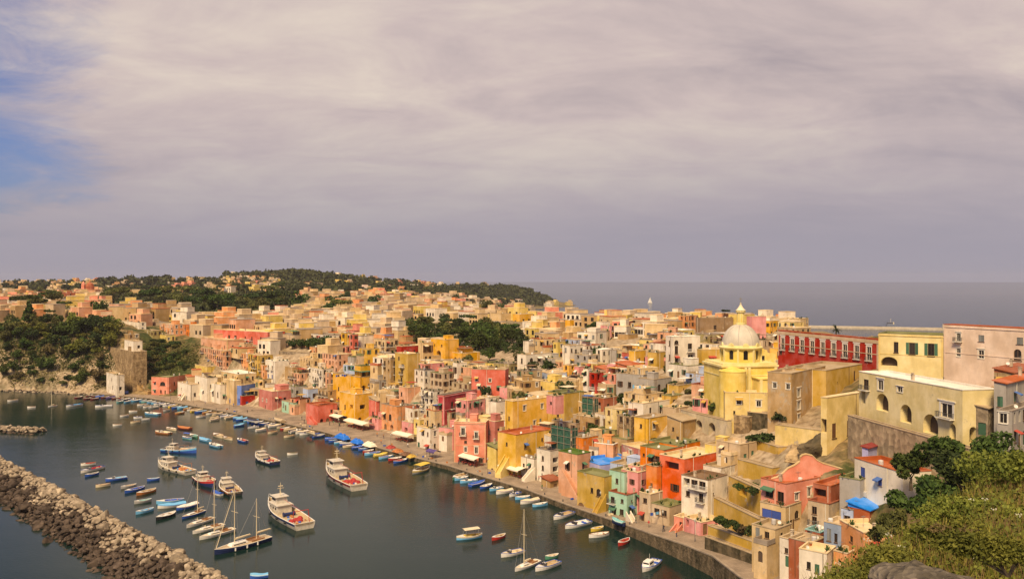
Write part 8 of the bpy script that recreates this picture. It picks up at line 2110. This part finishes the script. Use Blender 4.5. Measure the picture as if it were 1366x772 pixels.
M_BT = masonry('tan boulders', (0.17, 0.13, 0.09), (0.43, 0.345, 0.24), .8)
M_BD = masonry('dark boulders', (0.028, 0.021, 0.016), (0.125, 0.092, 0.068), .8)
BV = [boulder_mesh('boulder', 100 + i, M_BT, 2, .25, (1, .85, .7)) for i in range(6)]
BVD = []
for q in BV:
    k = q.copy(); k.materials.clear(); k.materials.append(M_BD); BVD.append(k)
h0, h1 = onz(-30, 596), onz(335, 792)
bd_ = (h1 - h0); bd_.z = 0; BL = bd_.length; bd_.normalize(); bn_ = Vector((bd_.y, -bd_.x, 0))
if bn_.x > 0: bn_ = -bn_
core = MB()
W_ = 17.0
def bprof(v):       # height across the heap: harbour edge 0, crest, long outer slope
    return np.interp(v, [0, 2.5, 5.5, 8.0, 12.5, 17.0], [0.1, 2.3, 4.2, 4.0, 1.7, -0.4])
for i in range(40):
    a, b_ = h0 + bd_ * (BL * i / 40), h0 + bd_ * (BL * (i + 1) / 40)
    vs_ = [0.4, 2.5, 5.5, 8, 12.5, 16.6]
    for v0, v1 in zip(vs_[:-1], vs_[1:]):
        A = [a + bn_ * v0, b_ + bn_ * v0, b_ + bn_ * v1, a + bn_ * v1]
        zz = [bprof(v0) - 1.0, bprof(v0) - 1.0, bprof(v1) - 1.0, bprof(v1) - 1.0]
        core.quad(*[(p.x, p.y, z) for p, z in zip(A, zz)])
cands = []
u = 0.0
while u < BL:
    v = 0.3
    while v < W_:
        uu, vv_ = u + rng.normal() * .35, v + rng.normal() * .35
        s_ = rng.uniform(.65, 1.3) * (1.45 if rng.random() < .1 else .8)
        p = h0 + bd_ * uu + bn_ * vv_
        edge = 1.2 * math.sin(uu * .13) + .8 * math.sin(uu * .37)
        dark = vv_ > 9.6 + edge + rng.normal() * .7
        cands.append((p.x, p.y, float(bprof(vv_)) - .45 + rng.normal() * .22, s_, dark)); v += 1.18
    u += 1.24
g0_, g1_ = onz(-60, 571), onz(60, 577.5)
gd = g1_ - g0_; GL = gd.length; gd.normalize(); gn = Vector((-gd.y, gd.x, 0))
for i in range(int(GL / 1.3)):
    for v in np.arange(-3.6, 3.7, 1.3):
        p = g0_ + gd * (i * 1.3) + gn * v; hh = 2.0 * (1 - (v / 4.2) ** 2)
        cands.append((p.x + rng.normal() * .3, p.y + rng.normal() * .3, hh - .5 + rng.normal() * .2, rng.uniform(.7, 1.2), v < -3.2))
def inview(c):
    px, py = proj(c[:3]); return -8 < px < 1375 and py < 780
vis_c = [c for c in cands if inview(c)]
vis_c.sort(key=lambda c: -c[3] * F / c[1])
near_c = vis_c[:300]; ns = set(id(c) for c in near_c)
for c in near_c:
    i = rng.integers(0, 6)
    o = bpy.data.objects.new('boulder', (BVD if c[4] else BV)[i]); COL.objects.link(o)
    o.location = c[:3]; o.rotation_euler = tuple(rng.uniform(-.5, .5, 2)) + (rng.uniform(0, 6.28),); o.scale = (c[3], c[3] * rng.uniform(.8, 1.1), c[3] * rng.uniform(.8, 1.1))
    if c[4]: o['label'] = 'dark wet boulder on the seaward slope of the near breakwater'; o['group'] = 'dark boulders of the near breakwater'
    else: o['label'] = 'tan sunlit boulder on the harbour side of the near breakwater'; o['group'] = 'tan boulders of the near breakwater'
    o['category'] = 'boulder'
BVV = [(np.array([v.co[:] for v in q.vertices]), [tuple(p.vertices) for p in q.polygons]) for q in [boulder_mesh('b', 200 + i, M_BT, 1, .25, (1, .85, .7)) for i in range(5)]]
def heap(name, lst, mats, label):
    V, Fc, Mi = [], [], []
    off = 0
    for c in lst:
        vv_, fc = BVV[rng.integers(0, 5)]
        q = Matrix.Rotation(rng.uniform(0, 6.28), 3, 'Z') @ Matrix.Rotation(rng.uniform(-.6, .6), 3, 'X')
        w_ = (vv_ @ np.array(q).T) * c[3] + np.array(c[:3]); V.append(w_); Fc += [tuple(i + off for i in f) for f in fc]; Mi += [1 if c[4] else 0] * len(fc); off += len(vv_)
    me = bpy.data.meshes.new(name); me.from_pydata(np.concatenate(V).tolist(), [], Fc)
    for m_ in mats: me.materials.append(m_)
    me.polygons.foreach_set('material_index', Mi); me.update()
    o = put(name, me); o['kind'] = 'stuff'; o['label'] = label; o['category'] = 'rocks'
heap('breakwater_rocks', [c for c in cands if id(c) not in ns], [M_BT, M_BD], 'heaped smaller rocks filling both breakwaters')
o = core.build('breakwater_core', M_BD); o['kind'] = 'structure'
fr = []
for i in range(260):
    px = rng.uniform(-10, 160); p = onz(px, 520 + px * .04 + rng.uniform(-.5, 2.0)); fr.append((p.x, p.y, rng.uniform(-.3, .3), rng.uniform(.5, 1.3), rng.random() < .45))
heap('shore_rocks', fr, [M_BT, M_BD], 'loose rocks along the foot of the wooded cliff')

def canopy(label, pxl, pxr, py, deep, hgt=2.7, col='cream', z=1.35, peak=.5):
    a, b_ = onz(pxl, py + (1.8 if True else 0), z), onz(pxr, py + (pxr - pxl) * .18, z)
    p, n = quay_at((pxl + pxr) / 2); d = Vector((n.y, -n.x, 0))
    if d.x < 0: d = -d
    c = (onz((pxl + pxr) / 2, py + 9, z)); wd = abs(pxr - pxl) * c.y / F / max(.5, abs(d.x - d.y * ((pxl + pxr) / 2 - CX) / F) + .3) * 1.0
    r_ = empty('canopy', c, math.atan2(d.y, d.x))
    for sx in (-1, 1):
        for sy in (-1, 1):
            mb = MB(); mb.tube((sx * (wd / 2 - .2), sy * (deep / 2 - .2), -.1), (sx * (wd / 2 - .2), sy * (deep / 2 - .2), hgt), .05, n=5); put('post', mb.mesh('post', M_IRON), r_)
    mb = MB(); K = 8; J = 4
    def P_(i, j):
        x, y = (i / K - .5) * wd, (j / J - .5) * deep
        zz = hgt + peak * (1 - abs(2 * j / J - 1)) - .10 * math.sin(math.pi * ((i * 2 / K) % 1.0)) * 1.0
        return (x, y, zz)
    for i in range(K):
        for j in range(J): mb.quad(P_(i, j), P_(i + 1, j), P_(i + 1, j + 1), P_(i, j + 1))
    for i in range(K):
        for j in (0, J):
            a_, c_ = P_(i, j), P_(i + 1, j); mb.quad(a_, c_, (c_[0], c_[1], c_[2] - .35), (a_[0], a_[1], a_[2] - .35))
    put('fabric', mb.mesh('fabric', M_FABRIC if col == 'cream' else BC[col]), r_)
    tag(r_, label, 'canopy', 'canopies on the quay', '', proj(c), True)
    return c, d, n, wd, deep
def table_proto():
    r_ = empty('cafe_table', (0, 0, 0))
    mb = MB(); mb.lathe([(0, .74), (.42, .74), (.42, .70), (0, .70)], 10); put('tabletop', mb.mesh('tabletop', plain('tablecloth red', (.34, .05, .04), .8, objrand=.3)), r_)
    mb = MB(); mb.tube((0, 0, .02), (0, 0, .7), .04, n=5); mb.lathe([(0, .05), (.26, .03), (.26, 0), (0, 0)], 8); put('leg', mb.mesh('leg', M_IRON), r_)
    remember(r_); return r_
def chair_proto():
    r_ = empty('cafe_chair', (0, 0, 0)); m_ = plain('chair red brown', (.20, .045, .03), .7, objrand=.4)
    mb = MB(); mb.box((0, 0, .45), (.44, .44, .05)); put('seat', mb.mesh('seat', m_), r_)
    mb = MB(); mb.box((0, .22, .72), (.42, .04, .42)); put('backrest', mb.mesh('backrest', m_), r_)
    lm_ = MB(); lm_.box((0, 0, .21), (.04, .04, .43)); lm_ = lm_.mesh('leg', m_)
    for x in (-.19, .19):
        for y in (-.19, .19): put('leg', lm_, r_, (x, y, 0))
    remember(r_); return r_
TP, CP = table_proto(), chair_proto(); used = [0, 0]
rc = random.Random(9)
def seats(c, d, n, wd, deep, nx, where):
    for i in range(nx):
        for j in range(2):
            q = c + d * ((i + .5) / nx - .5) * (wd - 1.2) + n * (j - .5) * deep * .5
            o = TP if used[0] == 0 else copy_tree(TP); used[0] += 1
            o.location = (q.x, q.y, 1.46); o.rotation_euler = (0, 0, rc.uniform(0, 3))
            tag(o, 'small round cafe table', 'table', 'cafe tables on the quay', where, proj(q))
            for k in range(2):
                a = rc.uniform(0, 3.1) + k * 3.14; s_ = q + Vector((math.cos(a), math.sin(a), 0)) * .75
                o = CP if used[1] == 0 else copy_tree(CP); used[1] += 1
                o.location = (s_.x, s_.y, 1.46); o.rotation_euler = (0, 0, a - math.pi / 2)
                tag(o, 'red brown cafe chair', 'chair', 'cafe chairs on the quay', where, proj(s_))
for args, nx, wh in (((('square cream canopy farthest left on the quay', 433, 464, 553, 4.5)), 4, 'under the farthest left canopy'),
                     ((('long cream canopy beside the red gabled cottage', 457, 499, 562, 5.0)), 6, 'under the long canopy by the red cottage'),
                     ((('cream canopy in front of the lilac bar', 523, 556, 579, 4.5)), 5, 'under the canopy by the lilac bar'),
                     ((('pale double canopy in front of the salmon corner house', 612, 645, 611, 4.0)), 5, 'under the canopy of the salmon corner house'),
                     ((('big cream canopy beside the low white house', 666, 707, 625, 5.5)), 6, 'under the big canopy')):
    k = canopy(*args); seats(*k, nx, wh)
canopy('purple awning on the quay left of the salmon corner house', 570, 586, 601, 3.0, 2.3, 'purple')
def tarp(label, pxl, pxr, py, hgt, col, cat='tarpaulin'):
    c = onz((pxl + pxr) / 2, py, 1.4); wd = (pxr - pxl) * c.y / F * 1.15; p, n = quay_at((pxl + pxr) / 2); d = Vector((n.y, -n.x, 0)); r2 = random.Random(int(pxl))
    mb = MB(); K, J = 14, 7
    dp = max(3.0, wd * .35)
    def P_(i, j):
        x, y = (i / K - .5), (j / J - .5)
        e = max(0, 1 - (2 * x) ** 6) * max(0, 1 - (2 * y) ** 4)
        return (x * wd, y * dp, -.05 + hgt * e * (.75 + .25 * math.sin(i * 1.7 + j) * math.cos(i * .6)))
    for i in range(K):
        for j in range(J): mb.quad(P_(i, j), P_(i + 1, j), P_(i + 1, j + 1), P_(i, j + 1))
    o = mb.build('tarpaulin' if cat == 'tarpaulin' else 'net_pile', col); o.location = c; o.rotation_euler = (0, 0, math.atan2(d.y, d.x))
    tag(o, label, cat, None, '', proj(c), True)
BRIGHTB = plain('bright blue tarp', (.02, .16, .62), .5, noise=.15)
tarp('bright blue tarpaulin over stored boats, the larger one', 445, 468, 584, 2.0, BRIGHTB); tarp('bright blue tarpaulin over stored boats, the smaller right one', 468, 485, 590, 1.7, BRIGHTB)
tarp('cream tarpaulin right of the blue ones', 484, 502, 594, 1.7, M_FABRIC)
netc = plain('orange net', (.40, .15, .05), .95, noise=.5, nscale=2); netb = plain('brown net', (.17, .09, .05), .95, noise=.5, nscale=2); nety = plain('yellow net', (.55, .36, .07), .95, noise=.4, nscale=2); netr = plain('red net', (.34, .05, .04), .95, noise=.5, nscale=2)
for lb, a, b_, y, h_, c_ in (('red fishing net heap beside the cream tarpaulin', 517, 526, 597, 1.1, netr), ('orange fishing net heap right of the red heap', 525, 537, 602, 1.2, netc), ('brown fishing net heap right of the orange heap', 536, 546, 606, 1.1, netb), ('yellow fishing net heap nearest the purple awning', 545, 553, 609, 1.0, nety)):
    tarp(lb, a, b_, y, h_, c_, 'net pile')
def ashore(label, bow, stern, hullc, inc, z, kind='cover'):
    a, b_ = onz(bow[0], bow[1], z), onz(stern[0], stern[1], z); c = (a + b_) / 2
    o = place_boat(kind, hullc, inc, c.x, c.y, math.atan2((a - b_).y, (a - b_).x), round((a - b_).length * 2) / 2, None, label, None, '', True); o.location.z = z + .35
ashore('big blue covered boat hauled ashore at the bastion foot', (153, 526), (171, 525), 'blue', 'blue', 1.3)
ashore('white boat with black cover ashore beside the small green tree', (330, 561), (342, 564), 'white', 'black', 1.3)
ashore('dark teal boat ashore in front of the mint green house', (817, 697), (832, 702), 'navy', 'teal', 1.9)
ashore('cream boat lying on the quay near the far canopies', (408, 577), (420, 580), 'cream', 'cream', 1.3, 'row'); ashore('tan covered boat on the quay beside the dusty rose house', (366, 561), (378, 564), 'tan', 'tan', 1.3)
def lamp_proto():
    r_ = empty('street_lamp', (0, 0, 0)); mb = MB(); mb.tube((0, 0, 0), (0, 0, .8), .11, .08, 7); mb.tube((0, 0, .8), (0, 0, 4.2), .05, .04, 6); put('post', mb.mesh('post', M_IRON), r_)
    mb = MB(); mb.lathe([(.08, 4.2), (.2, 4.35), (.24, 4.75), (.06, 4.95), (0, 5.1)], 8); put('lantern', mb.mesh('lantern', plain('lamp glass', (.45, .42, .35), .3)), r_); remember(r_); return r_
LP = lamp_proto()
for i, (px, off) in enumerate(((216, 4), (250, 4), (292, 5), (392, 5), (440, 5), (509, 3), (564, 2.5), (640, 3), (713, 3), (786, 3), (872, 3), (905, 3.4))):
    p, n = quay_at(px); q = p + n * off; o = LP if i == 0 else copy_tree(LP); o.location = (q.x, q.y, p.z + .02); tag(o, 'black lantern post', 'street lamp', 'lamp posts along the quay', 'QUAY', proj(q))
def person_proto(k):
    pose = [((-.10, 0, 0), (-.08, 0, .46), (.1, .02, 0), (.08, .02, .46)), ((-.1, -.25, 0), (-.08, -.1, .47), (.1, .28, 0), (.08, .12, .47)), ((-.12, .05, 0), (-.09, 0, .46), (.12, -.06, 0), (.09, 0, .46))][k]
    P = [(0, 0, .92), (0, 0, 1.15), (0, 0, 1.38), (0, .0, 1.50), (0, .02, 1.60), (0, .03, 1.70), pose[1], pose[0], pose[3], pose[2], (-.2, 0, 1.38), (-.26, .04, 1.10), (-.24, .14, .86), (.2, 0, 1.38), (.26, .02, 1.10), (.25, -.10, .86), (pose[0][0], pose[0][1] - .16, .03), (pose[2][0], pose[2][1] - .16, .03)]
    E = [(0, 1), (1, 2), (2, 3), (3, 4), (4, 5), (0, 6), (6, 7), (0, 8), (8, 9), (2, 10), (10, 11), (11, 12), (2, 13), (13, 14), (14, 15), (7, 16), (9, 17)]
    RD = [.15, .14, .16, .055, .09, .085, .075, .05, .075, .05, .065, .05, .04, .065, .05, .04, .045, .045]
    me = bpy.data.meshes.new('person'); me.from_pydata(P, E, []); ob = bpy.data.objects.new('tmp', me); COL.objects.link(ob)
    sk = ob.modifiers.new('s', 'SKIN'); su = ob.modifiers.new('u', 'SUBSURF'); su.levels = 1
    for v, r in zip(me.skin_vertices[0].data, RD): v.radius = (r, r * .8)
    me.skin_vertices[0].data[0].use_root = True
    dg = bpy.context.evaluated_depsgraph_get(); m2 = bpy.data.meshes.new_from_object(ob.evaluated_get(dg)); bpy.data.objects.remove(ob)
    return m2
PM = [person_proto(k) for k in range(3)]
SK = plain('skin', (.42, .24, .15), .6); TR = [plain('trousers %d' % i, c, .8) for i, c in enumerate(((.03, .04, .09), (.05, .05, .05), (.28, .22, .15)))]
SHIRT = dict(red=(.42, .03, .03), white=(.7, .68, .62), blue=(.05, .12, .4), dark=(.04, .04, .05), green=(.05, .2, .09), orange=(.5, .2, .04))
PV = {}
def person_mesh(k, c):
    if (k, c) not in PV:
        me = PM[k].copy(); me.materials.clear(); 
        for m_ in (TR[k], plain('shirt ' + c, SHIRT[c], .8), SK, plain('hair', (.03, .02, .015), .7)): me.materials.append(m_)
        for p in me.polygons:
            z, x = p.center.z, abs(p.center.x)
            p.material_index = 0 if z < .95 and x < .2 else (3 if z > 1.66 or (z > 1.58 and p.center.y > .05) else (2 if z > 1.47 or (z < 1.12 and x > .2) else 1))
        PV[(k, c)] = me
    return PV[(k, c)]
for i in range(34):
    px = [415, 420, 424, 428, 411, 470, 480, 492, 512, 520, 560, 575, 590, 600, 655, 662, 690, 712, 730, 745, 760, 775, 800, 835, 852, 870, 890, 260, 285, 318, 350, 375, 395, 640][i]
    p, n = quay_at(px); off = rc.uniform(3.0, 10.5) if px > 430 or px < 400 else rc.uniform(9, 12.5)
    if px > 780: off = rc.uniform(2, 5)
    q = p + n * off; k = rc.randrange(3); c = rc.choice(list(SHIRT)); o = put('person', person_mesh(k, c), None, (q.x, q.y, p.z + .02 + off * .016), rc.uniform(0, 6.28))
    tag(o, 'person in a %s top %s' % (c if c != 'dark' else 'black', ['standing', 'walking', 'standing'][k] + ' on the quay'), 'person', 'people on the quay', 'QUAY2', proj(q))
def laundry(label, px, py, Yd, ln, cols, d=(-.7, .7)):
    c = at(px, py, Yd); r_ = empty('washing_line', c); dv = Vector((d[0], d[1], 0)).normalized()
    mb = MB(); mb.tube((0, 0, 0), dv * ln, .015, n=4)
    for t_ in (0, ln): e = dv * t_; mb.tube((e.x, e.y, -2.0), (e.x, e.y, .05), .03, n=4)
    put('line', mb.mesh('line', M_IRON), r_); r2 = random.Random(int(px)); u = .3; k = 0
    while u < ln - .6:
        w_ = r2.uniform(.5, .9); h_ = r2.uniform(.6, 1.1); mb = MB(); nn = Vector((-dv.y, dv.x, 0)) * .05
        a, b_ = dv * u, dv * (u + w_); m_ = (a + b_) / 2
        for s, e in ((a, m_), (m_, b_)):
            o1, o2 = (nn if s is m_ else -nn), (nn if e is m_ else -nn)
            mb.quad(s, e, e + o2 + Vector((0, 0, -h_)), s + o1 + Vector((0, 0, -h_)))
        put('cloth', mb.mesh('cloth', BC[cols[k % len(cols)]]), r_); u += w_ + .15; k += 1
    tag(r_, label, 'washing line', None, '', (px, py), True)
laundry('blue and white washing hanging beside the mint green house', 866, 684, 193, 4.5, ['blue', 'white', 'sky', 'white'], (.5, .3))
laundry('white washing on the terrace of the grey arched house', 862, 515, 246, 5, ['white', 'cream', 'sky'])
laundry('mixed washing on the golden house terrace', 447, 500, 345, 6, ['blue', 'navy', 'white', 'blue'], (.7, .5))
laundry('dark washing on the parapet of the white stepped house', 754, 477, 350, 6, ['navy', 'maroon', 'black'], (.7, .4))

mb = MB(); mb.lathe([(.16, 0), (.13, .35), (.2, .42), (.2, .5), (0, .54)], 8); bol = mb.mesh('bollard', M_IRON)
for i in range(26):
    p, n = quay_at(rc.uniform(150, 930)); q = p + n * .9; o = put('bollard', bol, None, (q.x, q.y, p.z + .03)); tag(o, 'black iron bollard', 'bollard', 'bollards along the quay edge', 'QUAY', proj(q))
mb = MB(); mb.box((0, 0, .03), (.8, .55, .06))
for x in (-.38, .38): mb.box((x, 0, .2), (.04, .55, .34))
for y in (-.26, .26): mb.box((0, y, .2), (.72, .03, .34))
crm = [mb.mesh('fish_crate', BC[c]) for c in ('blue', 'cream', 'orange', 'grey')]; crn = ['blue', 'cream', 'orange', 'grey']
for i in range(34):
    p, n = quay_at(rc.choice([300, 360, 400, 500, 530, 545, 560, 585, 640, 720, 750, 800]) + rc.uniform(-9, 9)); off = rc.uniform(1.5, 4); q = p + n * off; k = rc.randrange(4)
    o = put('fish_crate', crm[k], None, (q.x, q.y, p.z + .02 + off * .016), rc.uniform(0, 3)); tag(o, '%s plastic fish crate' % crn[k], 'crate', 'fish crates on the quay', 'QUAY', proj(q))
mb = MB(); mb.box((0, 1900, 40), (9000, 4400, 110))
mh = bpy.data.materials.new('haze'); mh.use_nodes = True; t = mh.node_tree
for n in list(t.nodes):
    if n.type == 'BSDF_PRINCIPLED': t.nodes.remove(n)
pv_ = t.nodes.new('ShaderNodeVolumePrincipled'); pv_.inputs['Density'].default_value = 0.00005; pv_.inputs['Color'].default_value = (.80, .76, .80, 1)
t.links.new(pv_.outputs[0], [n for n in t.nodes if n.type == 'OUTPUT_MATERIAL'][0].inputs['Volume'])
o = mb.build('haze', mh); o['kind'] = 'stuff'; o['label'] = 'thin pale haze in the air over the bay'; o['category'] = 'haze'
HEROES = [r for r in REG if r['hero'] and r['o'].get('category') in ('house', 'church', 'villa', 'palace', 'canopy')]
SHORT = {}
def landmark(pos, hx=None, lim=60):
    best = None
    for r in HEROES:
        if not r['pos'] or r['o'] is hx: continue
        d = math.hypot((r['pos'][0] - pos[0]), (r['pos'][1] - pos[1]) * 1.3)
        if best is None or d < best[0]: best = (d, r)
    return best
def shortname(r):
    w_ = r['base'].split()
    stop = {'with', 'above', 'below', 'behind', 'beside', 'left', 'right', 'at', 'on', 'by', 'between', 'under', 'over', 'in', 'among', 'set', 'and', 'of', 'for', 'off', 'just', 'rising'}
    o_ = []
    for x in w_:
        if x in stop and len(o_) >= 2: break
        o_.append(x)
    return ' '.join(o_[:6])
cnt = {}
for r in HEROES:
    r['short'] = shortname(r); cnt[r['short']] = cnt.get(r['short'], 0) + 1
HEROES = [r for r in HEROES if cnt[r['short']] == 1 and len(r['short'].split()) <= 4 and len(r['short'].split()) >= 2]
ORD = ['first', 'second', 'third', 'fourth', 'fifth', 'sixth', 'seventh', 'eighth', 'ninth', 'tenth', 'eleventh', 'twelfth', 'thirteenth', 'fourteenth', 'fifteenth', 'sixteenth', 'seventeenth', 'eighteenth', 'nineteenth', 'twentieth']
def rel(pos, r, quay=False):
    dx, dy = pos[0] - r['pos'][0], pos[1] - r['pos'][1]
    if quay: return 'near'
    if abs(dy) > abs(dx) * .9: return 'above' if dy < 0 else 'below'
    return 'left of' if dx < 0 else 'right of'
groups_ = {}
for r in REG:
    if r['hero']: continue
    b_, w_ = r['base'], r['where']
    if w_ == 'AUTO':
        d, h_ = landmark(r['pos'], r['o']); lab = '%s %s the %s' % (b_, rel(r['pos'], h_), h_['short'])
    elif w_ == 'QUAY':
        d, h_ = landmark((r['pos'][0], r['pos'][1] - 22)); lab = '%s near the %s' % (b_, h_['short'])
    elif w_ == 'QUAY2':
        d, h_ = landmark((r['pos'][0], r['pos'][1] - 18)); lab = '%s near the %s' % (b_, h_['short'])
    else:
        lab = ('%s %s' % (b_, w_)).strip()
    if len(lab.split()) > 12: lab = lab.replace(' at anchor', '').replace(' with a ', ' with ')
    r['lab'] = lab; groups_.setdefault(lab, []).append(r)
for lab, rs in groups_.items():
    if len(rs) == 1: rs[0]['o']['label'] = lab; continue
    rs.sort(key=lambda r: r['pos'][0])
    for i, r in enumerate(rs):
        if len(rs) == 2: t_ = 'left of two' if i == 0 else 'right of two'
        elif i == 0: t_ = 'leftmost of %d' % len(rs)
        elif i == len(rs) - 1: t_ = 'rightmost of %d' % len(rs)
        else: t_ = '%s from the left' % (ORD[i] if i < 20 else '%dth' % (i + 1))
        r['o']['label'] = '%s, %s' % (lab, t_)
for r in REG:
    o = r['o']
    if len(o['label'].replace(',', ' ').split()) > 16: o['label'] = o['label'].replace('mid sized ', '').replace('under a ', 'with ')
seen = {}
for r in REG:
    l_ = r['o']['label']; n_w = len(l_.replace(',', ' ').split())
    if l_ in seen: print('DUP', l_)
    if n_w > 16 or n_w < 4: print('LEN', n_w, l_)
    seen[l_] = 1
print('things', len(REG))
